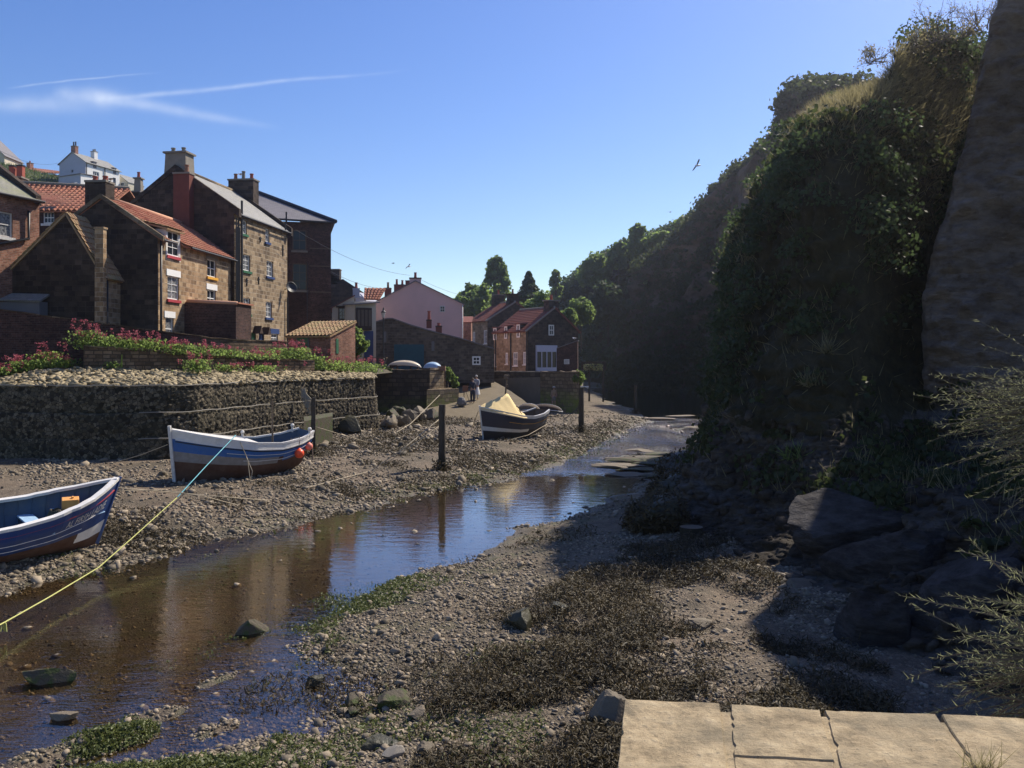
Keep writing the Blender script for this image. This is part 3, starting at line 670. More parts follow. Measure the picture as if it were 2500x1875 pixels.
def c_weed(X, Y):
    n = fbm(X * .55, Y * .55, 21.0, 4); n2 = fbm(X * 1.7, Y * 1.7, 31.0, 3)
    right = np.clip((X - np.interp(Y, [8, 10, 12, 14, 16, 19, 21], [-2.0, -1.2, -1.4, -.6, -.1, 1.2, 2.6])) * 2.2, 0, 1) * (Y < 21.5) * (Y > 7) * (X < 5.4)
    bar_ = .16 * np.clip(n * 4 - .3, 0, 1) * (X > xr(Y) + .6) * (Y > 12) * (Y < 27) * (X < 4); right = right * np.clip(.85 + n * 4.0, 0, 1) * np.clip(.9 + n2 * 2.2, .1, 1)
    left = np.clip(1.0 - np.abs(xl(Y) - X - 1.8) / 3.4, 0, 1) * (Y > 22) * (X < xl(Y)) * np.clip(.5 + n * 2.8, 0, 1) * 1.0
    left2 = np.clip(.15 + n * 2.6, 0, .8) * (X < xl(Y)) * (Y > 36) * (Y < 62)
    return right + left + left2 + bar_
STRIP = np.array([[-.5, 0, 0], [.5, .02, 0], [.6, .5, .30], [-.4, .5, .34], [.25, 1.0, .18], [-.25, 1.02, .12]]); STRIPF = np.array([[0, 1, 2, 3], [3, 2, 4, 5]])
def wrack():
    X, Y = shore_points(150000, c_weed, 7.2, 66); n = len(X)
    clump = np.clip(.5 + fbm(X * 1.1, Y * 1.1, 44.0, 3) * 1.8, 0, 1)
    Z = gh(X, Y) + RNG.random(n) * (.02 + .17 * clump) * np.where(Y < 22, 1, .5)
    nrm = np.tile([0, 0, 1.0], (n, 1)); R = rotmats(n, .75, nrm); k = (.6 + .8 * RNG.random(n)) * (1 + .012 * Y)
    V, Fo, a = scatter(STRIP, STRIPF, np.stack([X, Y, Z], 1), R, np.stack([k * np.where(Y < 22, .011, .02), k * .085, k * .10], 1))
    o = np_mesh('seaweed', V, Fo, M['weed'], attr=a); tag(o, 'dark bladder wrack heaped over the near bank', 'seaweed', kind='stuff')
wrack()
def c_alg(X, Y):
    n = fbm(X * .8, Y * .8, 51.0, 4); h = gh(X, Y); eR = np.exp(-((X - xr(Y) - .3) / .9) ** 2) * (Y < 20) * (Y > 12.6); eL = np.exp(-((X - xl(Y) + .5) / 1.0) ** 2) * (Y > 19)
    film = ((X > -7) & (X < .4) & (Y < 15) & (h > .015)) * .14 + ((X > -9) & (X < -3) & (Y < 14.5) & (h > .0)) * .9
    return np.clip(n * 3.2 + .02, 0, 1) * (eR + eL * .8 + film) * (h > -.16)
def algae():
    X, Y = shore_points(30000, c_alg, 7.2, 60, -.8, .25); n = len(X)
    Z = gh(X, Y) + RNG.random(n) * (.03 + .08 * np.clip(fbm(X * 1.5, Y * 1.5, 61.0, 3) * 2, 0, 1))
    nrm = np.tile([0, 0, 1.0], (n, 1)); R = rotmats(n, .8, nrm); k = (.6 + .8 * RNG.random(n)) * (1 + .02 * Y)
    V, Fo, a = scatter(STRIP, STRIPF, np.stack([X, Y, Z], 1), R, np.stack([k * .014, k * .05, k * .06], 1))
    o = np_mesh('green_algae', V, Fo, M['algae'], attr=a); tag(o, 'bright green weed fringing the water', 'algae', kind='stuff')
algae()

# single rocks one can pick out
def rock(name, label, px, py, w, h=None, mat=None, dz=0.0, cat='rock', group=None, at=None, sub=3, yaw=None, elong=1.0, cap=None):
    v, f = ico(); V, Fo = v, f
    for _ in range(sub):
        ed = {}; nf = []; L = [tuple(x) for x in V]
        def mid(a, b):
            k = (min(a, b), max(a, b))
            if k not in ed:
                m = (np.array(L[a]) + np.array(L[b])); ed[k] = len(L); L.append(tuple(m / np.linalg.norm(m)))
            return ed[k]
        for a, b, c in Fo:
            ab, bc, ca = mid(a, b), mid(b, c), mid(c, a); nf += [(a, ab, ca), (b, bc, ab), (c, ca, bc), (ab, bc, ca)]
        V = np.array(L); Fo = np.array(nf)
    s = random.random() * 90; n = fbm(V[:, 0] * 1.1 + s, V[:, 1] * 1.1, V[:, 2] * 1.1, 3)
    q = V * (1 + .42 * n[:, None] + .16 * fbm(V[:, 0] * 3.5 + s, V[:, 1] * 3.5, V[:, 2] * 3.5, 3)[:, None])
    for _ in range(9):
        d_ = np.random.default_rng(int(s * 1000) + _).normal(size=3); d_ /= np.linalg.norm(d_); ex = np.maximum(q @ d_ - .56, 0); q = q - ex[:, None] * d_ * .9
    h = h or w * .55; q = q * np.array([w / 1.5 * elong, w / 1.5 * .8, h / 1.4])
    if at is None:
        c = G(px, py, 0); 
        for _ in range(4): z = float(gh(c[0], c[1])); c = G(px, py, z)
    else: c = Vector(at)
    q = q + np.array([0, 0, h * .34 + dz])
    me = bpy.data.meshes.new(name); me.from_pydata([tuple(x) for x in q], [], [tuple(int(i) for i in t) for t in Fo]); me.materials.append(mat or M['rock'])
    at_ = me.attributes.new('rnd', 'FLOAT', 'POINT'); at_.data.foreach_set('value', np.full(len(q), random.random(), np.float32))
    o = bpy.data.objects.new(name, me); link(o); o.location = c; o.rotation_euler = (0, 0, yaw if yaw is not None else random.random() * 6)
    tag(o, label, cat, group); return o
mossy = NT('mossy_rock', .8); mossy.base(mossy.mix(mossy.ramp(mossy.noise(mossy.pos(), 5, 6), [(.47, 0.0), (.58, .85)]), (.075, .062, .042), (.05, .07, .016))); mossy.norm(mossy.bump(mossy.noise(mossy.pos(), 14, 5), .8, .03)); M['mossy'] = mossy.m
dark = NT('wet_dark_rock', .5); dark.base(dark.mix(dark.noise(dark.pos(), 5, 5), (.02, .02, .012), (.06, .055, .03))); dark.norm(dark.bump(dark.noise(dark.pos(), 12, 5), .8, .03)); M['darkrock'] = dark.m
rock('rock', 'tan smooth stone standing alone in the shallow water, lower left', 152, 1765, .24, .2, None, -.01, elong=1.3, yaw=0)
rock('rock', 'squared block of tan stone lying among the wrack on the mud', 1709, 1532, .42, .2, M['rock'], 0, yaw=.15, elong=1.1)
rock('rock', 'upper of two bright green mossy stones in the wet mud', 862, 1722, .24, .13, M['mossy'], .02)
rock('rock', 'lower of two bright green mossy stones in the wet mud', 866, 1742, .2, .1, M['mossy'], 0)
rock('rock', 'dark green upright stone at the edge of the gravel bar', 772, 1680, .24, .2, M['darkrock'], .03)
rock('rock', 'squat brown boulder below the big weed-covered stone', 1022, 1752, .24, .16, None)
rock('rock', 'weed-topped pale boulder at the tip of the wrack bed', 958, 1725, .42, .22, M['mossy'], elong=1.3, yaw=.2)
rock('rock', 'dark sharp stone near the bottom edge with a white stone below it', 936, 1826, .36, .14, M['darkrock'], .0, elong=1.4, yaw=.1)
rock('rock', 'white jagged stone in the wet sand at the bottom edge', 962, 1852, .22, .16, M['cement'])
rock('rock', 'rounded grey boulder on the red sand at the bottom edge', 1042, 1845, .2, .15, None)
rock('rock', 'big grey boulder leaning against the left end of the parapet', 1487, 1770, .45, .36, M['rock'], .02)
rock('rock', 'green weedy stone awash beside a brown leaf, far lower left', 110, 1672, .42, .36, M['mossy'], -.03, elong=1.5, yaw=.1)
rock('rock', 'small mossy stone breaking the water in the middle of the pool', 610, 1552, .4, .4, M['mossy'], -.05, elong=1.4, yaw=.5)
rock('rock', 'dark stone lying in the sandy strip under the gravel bar', 1362, 1492, .45, .2, M['darkrock'])
rock('rock', 'dark round boulder half buried in the wrack', 1270, 1528, .62, .32, M['darkrock'])
for i in range(34):
    f = i / 33; x = 928 + 130 * ((i * .618) % 1); y = 998 + 22 * ((x - 928) / 130) + 50 * ((i * .382 + .1 * (i % 3)) % 1) * (1 - .4 * (x - 928) / 130); w = .45 + .75 * ((i * .73) % 1)
    rock('boulder', 'grey boulder heaped at the foot of the dark sea wall', x, y, w, w * .7, M['rock'] if i % 3 else M['mossy'], .28 * (1 - (y - 998) / 75), 'boulder', 'boulders heaped at the foot of the sea wall', sub=2)
rock('boulder', 'bright green mossy boulder in the heap under the sea wall', 982, 1033, 1.2, .9, M['mossy'], .25, 'boulder')
rock('boulder', 'flat-topped green boulder beside the tall weedy mooring post', 1058, 1026, 1.5, .7, M['mossy'], .1, 'boulder')
rock('boulder', 'dark weedy boulder at the foot of the wicker-like stone wall', 845, 1057, 1.6, 1.0, M['darkrock'], 0, 'boulder', elong=1.3, yaw=-.4)
for (x, y, w) in [(1500, 1141, 1.5), (1572, 1127, 2.0), (1640, 1112, 1.7), (1530, 1164, 1.2), (1590, 1150, 1.5), (1556, 1141, 1.2), (1610, 1133, 1.4), (1515, 1122, 1.0), (1640, 1128, 1.3), (1600, 1165, 1.1)]:
    rock('rock_ledge', 'flat greenish rock ledge level with the riffles', x, y, w, .14, M['mossy'] if x > 1560 else M['rock'], .02, 'ledge', 'flat rock ledges in the riffles', elong=1.5, yaw=.1)
for (x, y, w) in [(1610, 1027, 1.4), (1805, 1039, 2.0), (1748, 1066, 2.0), (1713, 1089, 1.2), (1662, 1021, 1.3), (1690, 1050, .8), (1560, 1109, .9)]:
    rock('rock_ledge', 'small pale slab of rock drying above the far shallows', x, y, w, .14, M['rock'], .16, 'ledge', 'pale slabs in the far shallows', elong=1.6, yaw=.0)
for (x, y, w, h, l) in [(1605, 1290, 2.2, 1.3, 'dark weedy rock mound jutting lowest over the gravel'), (1650, 1228, 2.4, 1.6, 'dark rock mound behind the lowest one at the water edge'), (1710, 1178, 2.6, 1.7, 'third dark rock mound along the shaded water edge'), (1755, 1120, 2.8, 1.6, 'fourth dark rock mound, narrowing upstream')]:
    o = rock('rock_mound', l, x, y, w, h * .85, M['darkrock'], -.15, 'rock', sub=4)
    k = 2600; me = o.data; co = np.array([v.co[:] for v in me.vertices]); co = co[co[:, 2] > 0]; q = co[RNG.integers(0, len(co), k)] + RNG.normal(size=(k, 3)) * .06
    V, Fo, a = scatter(STRIP, STRIPF, q, rotmats(k, .7, q / np.linalg.norm(q, axis=1)[:, None]), np.stack([np.full(k, .04), np.full(k, .16), np.full(k, .12)], 1)); np_mesh('weed', V, Fo, M['weed'], o, attr=a)

# slabs of bedrock showing through the shaded bank
def on_v1(px, py):
    sx = 1250 + V1[:, 0] / V1[:, 1] * F; sy = HZ - (V1[:, 2] - CAMZ) / V1[:, 1] * F; d = (sx - px) ** 2 + (sy - py) ** 2; k = np.where(d < 60 ** 2)[0]
    if len(k) == 0: k = np.array([d.argmin()])
    return V1[k[V1[k, 1].argmin()]]
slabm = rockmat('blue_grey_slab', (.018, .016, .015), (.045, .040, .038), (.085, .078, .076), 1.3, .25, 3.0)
for (x, y, w, h, l, yw) in [(2330, 1410, 2.6, .7, 'broad blue-grey bedrock slab in the shade above the parapet', .5), (2070, 1225, 2.6, .6, 'cracked rock ledge below the dark grassy slope', -.5), (2180, 1300, 2.2, .5, 'tilted rock ledge running down right under the cracked one', -.5), (2090, 1560, 1.5, .45, 'dark lump of bedrock at the edge of the big shadow', .3), (1900, 1420, 1.2, .3, 'sunlit greenish rock shelf between the two shadows', .2), (1870, 1560, .9, .25, 'lower sunlit rock shelf beside the shadow edge', .4)]:
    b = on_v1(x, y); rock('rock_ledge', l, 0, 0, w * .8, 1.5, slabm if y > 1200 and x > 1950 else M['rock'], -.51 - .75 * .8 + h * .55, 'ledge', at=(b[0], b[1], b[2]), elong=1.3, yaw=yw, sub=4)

# ------------------------------------------------------------------ foreground parapet of the bridge
pz = 3.6
t_ = NT('parapet_stone', .85); p = t_.coord('Object'); n1 = t_.noise(p, 5, 8, .7); n2 = t_.mix(.18, t_.noise(p, 16, 7, .75), t_.noise(t_.pos((1, 7, 1)), 9, 3, .6))
col = t_.ramp(t_.mix(.4, n1, n2), [(.38, (.145, .11, .065)), (.5, (.34, .262, .155)), (.62, (.47, .375, .235))])
col = t_.mix(t_.ramp(t_.noise(p, 40, 3), [(.62, 0.0), (.68, .6)]), col, (.10, .085, .06))
col = t_.mix(t_.math('MULTIPLY', t_.ramp(t_.noise(t_.pos(), 2.6, 8, .75), [(.45, 0.0), (.6, 1.0)]), .55), col, (.13, .115, .08))
t_.base(col); t_.norm(t_.bump(t_.math('ADD', n1, t_.math('MULTIPLY', n2, .8)), 1, .02)); M['parapet'] = t_.m
par = empty('stone_parapet', 'pale sandstone bridge parapet along the bottom right corner', 'parapet', (0, 0, 0))
def G3(px, py): return G(px, py, pz)
def slab(pts, crack=None, dz=0):
    """one coping stone: top outline given, 16 cm thick, weathered edges"""
    T = [Vector(q) for q in pts]; n = len(T); out = []
    for i in range(n):
        a, b = T[i], T[(i + 1) % n]; k = max(2, int((b - a).length / .035))
        for j in range(k):
            q = a.lerp(b, j / k); c = sum(T, Vector()) / n; d = (q - c).normalized()
            w = float(fbm(q.x * 9, q.y * 9, 3.3, 3)) * .007 - (.010 if random.random() < .1 else 0); out.append(q + d * w)
    c = sum(out, Vector()) / len(out)
    rings = [[Vector((q.x, q.y, pz - .16 + dz)) for q in out], [Vector((q.x, q.y, pz - .02 + dz)) for q in out]]
    for s, z in ((.993, -.006), (.98, 0), (.75, .002), (.5, .001), (.25, 0)):
        rings.append([Vector((c.x + (q.x - c.x) * s, c.y + (q.y - c.y) * s, pz + z + dz + float(fbm(q.x * s * 12, q.y * 12, s * 7, 3)) * .004)) for q in out])
    m = MB(); R2 = [r + [r[0]] for r in rings]; m.grid(R2); m.poly(rings[-1]); o = m.build('coping_stone', M['parapet'], par, smooth=False); return o
slab([G3(1525, 1706), G3(1757, 1715), G3(1776, 1880), G3(1776, 1990), G3(1490, 1990), G3(1507, 1875)])
slab([G3(1783, 1718), G3(2003, 1732), G3(2037, 1856), G3(1792, 1843)])
slab([G3(1793, 1845), G3(2036, 1858), G3(2075, 1990), G3(1800, 1990)], dz=-.004)
slab([G3(2012, 1731), G3(2284, 1742), G3(2365, 1868), G3(2440, 1990), G3(2088, 1990)])
slab([G3(2296, 1742), G3(2760, 1762), G3(2950, 1990), G3(2452, 1990), G3(2376, 1868)])
slab([G3(2775, 1762), G3(3400, 1790), G3(3700, 1990), G3(2965, 1990)])
m = MB(); q = [G3(1536, 1714), G3(3400, 1798), G3(3700, 1980), G3(1512, 1980)]
m.prism([Vector((a.x, a.y, -.5)) for a in q], [Vector((a.x, a.y, pz - .165)) for a in q]); m.build('parapet_wall', M['pale_stone'], par)
m = MB(); q = [G3(1540, 1722), G3(3300, 1806), G3(3500, 1960), G3(1530, 1960)]; m.prism([Vector((a.x, a.y, pz - .15)) for a in q], [Vector((a.x, a.y, pz - .009)) for a in q]); m.build('mortar', M['parapet'], par)
# ------------------------------------------------------------------ building kit
class House:
    """local frame: origin at the near right corner, +y runs back along azimuth az, the body lies at -x"""
    def __init__(s, name, label, cat, corner, az, W, L, H, z0=None, group=None):
        s.z0 = corner[2] if z0 is None else z0
        s.O = Vector((corner[0], corner[1], s.z0)); s.az = math.radians(az); s.W, s.L, s.H = W, L, H
        s.e = empty(name, label, cat, s.O, -s.az, group)
        s.ex = Vector((math.cos(s.az), -math.sin(s.az), 0)); s.ey = Vector((math.sin(s.az), math.cos(s.az), 0))
    def loc(s, p): d = Vector(p) - s.O; return Vector((d.dot(s.ex), d.dot(s.ey), d.z))
    def hit(s, face, px, py, off=0.0):
        """where the sight line through a photo pixel meets this facade: (u, v)"""
        r = Vector(((px - 1250) / F, 1, -(py - HZ) / F)); c = Vector((0, 0, CAMZ))
        if face == 'R': n, p0 = s.ex, s.O
        elif face == 'F': n, p0 = s.ey, s.O
        elif face == 'L': n, p0 = s.ex, s.O - s.ex * s.W
        t = (p0 - c).dot(n) / r.dot(n); q = s.loc(c + r * t)
        return (q.y, q.z) if face in 'RL' else (q.x, q.z)
    def T(s, face, u, v, n=0.0):
        if face == 'R': return Vector((n, u, v))
        if face == 'L': return Vector((-s.W - n, u, v))
        if face == 'F': return Vector((u, -n, v))
        return Vector((u, s.L + n, v))
    def rect(s, face, x0, y0, x1, y1):
        a = s.hit(face, x0, y0); b = s.hit(face, x1, y1); c = s.hit(face, x0, y1); d = s.hit(face, x1, y0)
        u0, u1 = sorted((a[0], b[0])); v1 = (a[1] + d[1]) / 2; v0 = (b[1] + c[1]) / 2
        return u0, v0, u1 - u0, v1 - v0
    def wall(s, mats, openings={}, ridge=None, apex=None, name='wall', faces='RFLB', hl=None, depth=.16):
        """four walls (with gables when ridge height is given); openings {face:[(u,v,w,h)]}; mats {face: material}"""
        mb = MB(); ml = []; 
        def mi(f):
            m = mats.get(f, mats['*']) if isinstance(mats, dict) else mats
            if m not in ml: ml.append(m)
            return ml.index(m)
        hl = s.H if hl is None else hl; ax = -s.W / 2 if apex is None else apex
        for f in faces:
            k = mi(f); u0, u1 = (0, s.L) if f in 'RL' else (-s.W, 0); top = (s.H if f == 'R' else hl) if f in 'RL' else min(s.H, hl)
            op = [o for o in openings.get(f, []) if o[1] + o[3] < top - .02]
            us = sorted({u0, u1, *[o[0] for o in op], *[o[0] + o[2] for o in op]}); vs = sorted({-.6, top, *[o[1] for o in op], *[o[1] + o[3] for o in op]})
            us = [u for u in us if u0 <= u <= u1]; vs = [v for v in vs if -.6 <= v <= top]
            for i in range(len(us) - 1):
                for j in range(len(vs) - 1):
                    cu, cv = (us[i] + us[i + 1]) / 2, (vs[j] + vs[j + 1]) / 2
                    if any(o[0] < cu < o[0] + o[2] and o[1] < cv < o[1] + o[3] for o in op): continue
                    q = [s.T(f, us[i], vs[j]), s.T(f, us[i + 1], vs[j]), s.T(f, us[i + 1], vs[j + 1]), s.T(f, us[i], vs[j + 1])]
                    mb.poly(q if f in 'RF' else q[::-1], k)
            for (a, b, w, h) in op:
                for (p, q) in (((a, b), (a + w, b)), ((a + w, b), (a + w, b + h)), ((a + w, b + h), (a, b + h)), ((a, b + h), (a, b))):
                    mb.poly([s.T(f, *p), s.T(f, *q), s.T(f, *q, -depth), s.T(f, *p, -depth)], k)
            if f in 'FB':
                lo = min(s.H, hl)
                pts = [s.T(f, -s.W, lo), s.T(f, 0, lo)]
                if s.H > lo: pts.append(s.T(f, 0, s.H))
                if ridge: pts.append(s.T(f, ax, ridge))
                if hl > lo: pts.append(s.T(f, -s.W, hl))
                if len(pts) > 2: mb.poly(pts if f == 'F' else pts[::-1], k)
        return mb.build(name, ml, s.e)
    def window(s, face, u, v, w, h, nx=2, ny=2, frame='white', sill=None, lintel=None, glass='glass', rec=.09, bar=.03, fr=.06, arch=False, proud=False, sash=True, door=None):
        n0 = .04 if proud else -rec; m = MB()
        T = lambda a, b, c: s.T(face, a, b, c)
        def bx(a0, b0, a1, b1, n1, n2): m.prism([T(a0, b0, n1), T(a1, b0, n1), T(a1, b1, n1), T(a0, b1, n1)], [T(a0, b0, n2), T(a1, b0, n2), T(a1, b1, n2), T(a0, b1, n2)])
        bx(u, v, u + fr, v + h, n0 - .05, n0 + .02); bx(u + w - fr, v, u + w, v + h, n0 - .05, n0 + .02)
        bx(u + fr, v, u + w - fr, v + fr, n0 - .05, n0 + .02); bx(u + fr, v + h - fr, u + w - fr, v + h, n0 - .05, n0 + .02)
        iw, ih = w - 2 * fr, h - 2 * fr
        for i in range(1, nx): c = u + fr + iw * i / nx; bx(c - bar / 2, v + fr, c + bar / 2, v + h - fr, n0 - .03, n0 + .005)
        for j in range(1, ny):
            c = v + fr + ih * j / ny; t_ = bar * (1.7 if sash and j * 2 == ny else 1); bx(u + fr, c - t_ / 2, u + w - fr, c + t_ / 2, n0 - .032, n0 + .008)
        o = m.build('window' if not door else 'door', M[frame], s.e)
        m2 = MB(); m2.poly([T(u + fr * .5, v + fr * .5, n0 - .025), T(u + w - fr * .5, v + fr * .5, n0 - .025), T(u + w - fr * .5, v + h - fr * .5, n0 - .025), T(u + fr * .5, v + h - fr * .5, n0 - .025)])
        m2.build('pane', M[glass], o)
        if sill: m3 = MB(); a, b = u - .1, u + w + .1; m3.prism([T(a, v - .17, -.02), T(b, v - .17, -.02), T(b, v - .003, -.02), T(a, v - .003, -.02)], [T(a, v - .17, .09), T(b, v - .17, .09), T(b, v - .02, .09), T(a, v - .02, .09)]); m3.build('sill', M[sill], o)
        if lintel: m3 = MB(); a, b = u - .14, u + w + .14; hh = .34; m3.prism([T(a, v + h + .003, -.02), T(b, v + h + .003, -.02), T(b, v + h + hh, -.02), T(a, v + h + hh, -.02)], [T(a, v + h + .003, .035), T(b, v + h + .003, .035), T(b, v + h + hh, .035), T(a, v + h + hh, .035)]); m3.build('lintel', M[lintel], o)
        return o
    def roof(s, e0, e1, r1, r0, mat, kind='flat', parent=None, name='roof', period=.24, amp=.035, thick=.09):
        """one slope; e0,e1 eave corners, r0,r1 matching ridge corners (local coordinates)"""
        e0, e1, r1, r0 = map(Vector, (e0, e1, r1, r0)); n = (e1 - e0).cross(r0 - e0)
        if n.length < 1e-4: n = (e1 - e0).cross(r1 - e0)
        n.normalize()
        if n.z < 0: n = -n
        m = MB()
        if kind == 'flat':
            a = [e0 + n * .03, e1 + n * .03, r1 + n * .03, r0 + n * .03]; m.prism([p - n * thick for p in a], a)
        else:
            wl = max((e1 - e0).length, .1); hl = ((r0 + r1) / 2 - (e0 + e1) / 2).length
            nc = max(4, int(wl / period * 6)); rows = max(1, int(hl / .33)); pts = []
            for i in range(rows * 2):
                k = i // 2; top = i % 2; f = (k + top) / rows; lift = .045 * (1 - top); row = []
                for j in range(nc + 1):
                    g = j / nc; p = (e0.lerp(e1, g)).lerp(r0.lerp(r1, g), f); ph = (g * wl / period) * 2 * math.pi
                    wv = (math.sin(ph) * .7 + .3 * math.sin(2 * ph + .6)) * amp
                    jit = (random.random() - .5) * .016 if top == 0 else 0
                    row.append(p + n * (wv + lift + .05 + jit))
                pts.append(row)
            m.grid(pts)
            a = [e0 + n * .005, e1 + n * .005, r1 + n * .005, r0 + n * .005]; m.prism([p - n * thick for p in a], a)
        return m.build(name, mat, parent or s.e, smooth=False)
    def ridge(s, a, b, mat='ridge', r=.11, name='ridge'):
        return MB().tube([Vector(a), Vector(b)], r, 8).build(name, M[mat], s.e, smooth=True)
    def bar(s, pts, r, mat, name, n=7): return MB().tube(pts, r, n).build(name, M[mat], s.e, smooth=True)
    def chimney(s, x, y, z0, w, d, h, mat, pots=((0, 0, .45, 'pot'),), cap='cement', capo=.05, taper=0.0):
        m = MB(); hw, hd = w / 2, d / 2
        m.prism([(x - hw, y - hd, z0), (x + hw, y - hd, z0), (x + hw, y + hd, z0), (x - hw, y + hd, z0)], [(x - hw + taper, y - hd + taper, z0 + h), (x + hw - taper, y - hd + taper, z0 + h), (x + hw - taper, y + hd - taper, z0 + h), (x - hw + taper, y + hd - taper, z0 + h)])
        c = m.build('chimney', mat if not isinstance(mat, str) else M[mat], s.e)
        k = MB(); k.b2((x - hw - capo, y - hd - capo, z0 + h + .003), (x + hw + capo, y + hd + capo, z0 + h + .11)); k.build('chimney_cap', M[cap], c)
        for (dx, dy, ph, pm) in pots:
            r = .13; q = MB(); q.lathe((x + dx, y + dy, z0 + h + .11), [(r * 1.15, 0), (r * 1.1, .08), (r, .1), (r * .85, ph - .08), (r * 1.08, ph - .07), (r * 1.08, ph), (r * .75, ph), (r * .7, ph - .2)], 10); q.build('chimney_pot', M[pm], c)
        return c
    def facade_windows(s, lst):
        pass
STYLE = {}

# ---- stone cottage with pantile roof (near facade, red and yellow sills)
h = House('stone_cottage', 'warm stone cottage with orange pantile roof and red and yellow sills', 'house', P(385, 577, 44), 5, 6.0, 9.2, 7.15, z0=4.22)
w1 = h.rect('R', 409, 675, 437, 731); w2 = h.rect('R', 506, 634, 528, 676); w3 = h.rect('R', 506, 708, 527, 748); w0 = h.rect('R', 404, 776, 424, 830)
dm = h.rect('R', 408, 566, 436, 625)
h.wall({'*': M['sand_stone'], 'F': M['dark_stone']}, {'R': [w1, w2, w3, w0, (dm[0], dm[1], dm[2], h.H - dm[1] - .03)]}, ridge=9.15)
h.window('R', *w1, 2, 3, sill='red_sill', lintel='white', glass='curtain'); h.window('R', *w2, 2, 2, sill='yellow_sill', lintel='cement'); h.window('R', *w3, 2, 2, sill='white', lintel='white')
h.window('R', *w0, 1, 2, lintel='white', glass='curtain')
RZ = 9.15
e0, e1 = Vector((.28, -.02, h.H - .18)), Vector((.28, h.L - .02, h.H - .18)); r0, r1 = Vector((-3, -.02, RZ + .05)), Vector((-3, h.L - .02, RZ + .05))
ya, yb = dm[0] - .12, dm[0] + dm[2] + .12; L2 = lambda y, f: Vector((.28 + (-3 - .28) * f, y, h.H - .18 + (RZ + .05 - h.H + .18) * f))
h.roof(L2(-.02, 0), L2(ya, 0), L2(ya, 1), L2(-.02, 1), M['pantile'], 'pan'); h.roof(L2(ya, .38), L2(yb, .38), L2(yb, 1), L2(ya, 1), M['pantile'], 'pan'); h.roof(L2(yb, 0), L2(h.L - .02, 0), L2(h.L - .02, 1), L2(yb, 1), M['pantile'], 'pan'); h.roof((-6.25, h.L, h.H - .18), (-6.25, 0, h.H - .18), r0, r1, M['pantile'], 'pan')
h.ridge(r0 + Vector((0, .8, .08)), r1 + Vector((0, 0, .08)))
m = MB(); m.prism([(.36, -.13, h.H - .26), (-3.02, -.13, RZ - .02), (-6.3, -.13, h.H - .26), (-6.3, -.13, h.H - .05), (-3.02, -.13, RZ + .22), (.36, -.13, h.H - .02)], [(.36, .12, h.H - .26), (-3.02, .12, RZ - .02), (-6.3, .12, h.H - .26), (-6.3, .12, h.H - .05), (-3.02, .12, RZ + .22), (.36, .12, h.H - .02)])
m.build('gable_coping', M['pale_stone'], h.e)
c = h.loc(P(240, 470, 44.7)); h.chimney(c.x + .05, .46, RZ - .9, 1.12, .84, 1.75, 'dark_stone', ((-.25, 0, .28, 'red_pot'), (.3, 0, .28, 'red_pot')), capo=.03)
# dormer with gabled pantile cheeks
u, v, w, hh = dm; m = MB()
m.b2((-1.7, u - .16, v - .25), (.02, u - .02, v + hh + .05)); m.b2((-1.7, u + w + .02, v - .25), (.02, u + w + .16, v + hh + .05)); m.b2((-.3, u - .02, v - .25), (-.0, u + w + .02, v - .01)); m.b2((-.25, u - .02, v + hh + .0), (.0, u + w + .02, v + hh + .08))
d_ = m.build('dormer', M['offwhite'], h.e)
h.roof((.2, u - .35, v + hh + .06), (.2, u + w + .35, v + hh + .06), (-2.6, u + w + .35, v + hh + .75), (-2.6, u - .35, v + hh + .75), M['pantile_old'], 'pan', parent=d_, name='dormer_roof')
h.window('R', u, v, w, hh, 2, 3, sill='red_sill', rec=.02)
h.bar([h.T('R', .12, 0, .12), h.T('R', .12, h.H - .15, .12)], .06, 'black', 'downpipe')
m = MB(); m.tube([h.T('R', 0, h.H - .2, .34), h.T('R', 1.4, h.H - .2, .34)], .06, 6); m.tube([h.T('R', 3.1, h.H - .2, .34), h.T('R', h.L, h.H - .22, .34)], .06, 6); m.build('gutter', M['black'], h.e)

# ---- lower lean building in front of the cottage, in shade, with stepped pantile strip
h = House('stone_outbuilding', 'dark shaded stone outbuilding with nine-pane window and pantile edge', 'house', P(252, 700, 42.6), 5, 5.4, 1.6, 4.7, z0=4.3)
lo = h.rect('F', 109, 655, 149, 708)
ax = h.hit('F', 163, 523)[0]; az_ = h.hit('F', 163, 523)[1]
h.wall({'*': M['dark_stone'], 'R': M['sand_stone']}, {'F': [lo]}, ridge=az_, apex=ax)
h.window('F', *lo, 3, 3, frame='darkwood', glass='glass')
h.roof((.15, -.1, h.H + .02), (.15, 1.6, h.H + .02), (ax, 1.6, az_ + .08), (ax, -.1, az_ + .08), M['pantile_old'], 'pan'); h.roof((-5.6, 1.6, h.H - .12), (-5.6, -.1, h.H - .12), (ax, -.1, az_ + .08), (ax, 1.6, az_ + .08), M['pantile_old'], 'pan')
h.bar([(.1, .2, 0), (.1, .2, h.H)], .05, 'black', 'downpipe')
m = MB(); pu = h.hit('F', 240, 561); m.b2((pu[0] - .02, -.28, -.3), (pu[0] + .42, .02, pu[1])); m.b2((pu[0] - .06, -.32, pu[1] + .003), (pu[0] + .46, .06, pu[1] + .1)); m.build('buttress', M['sand_stone'], h.e)

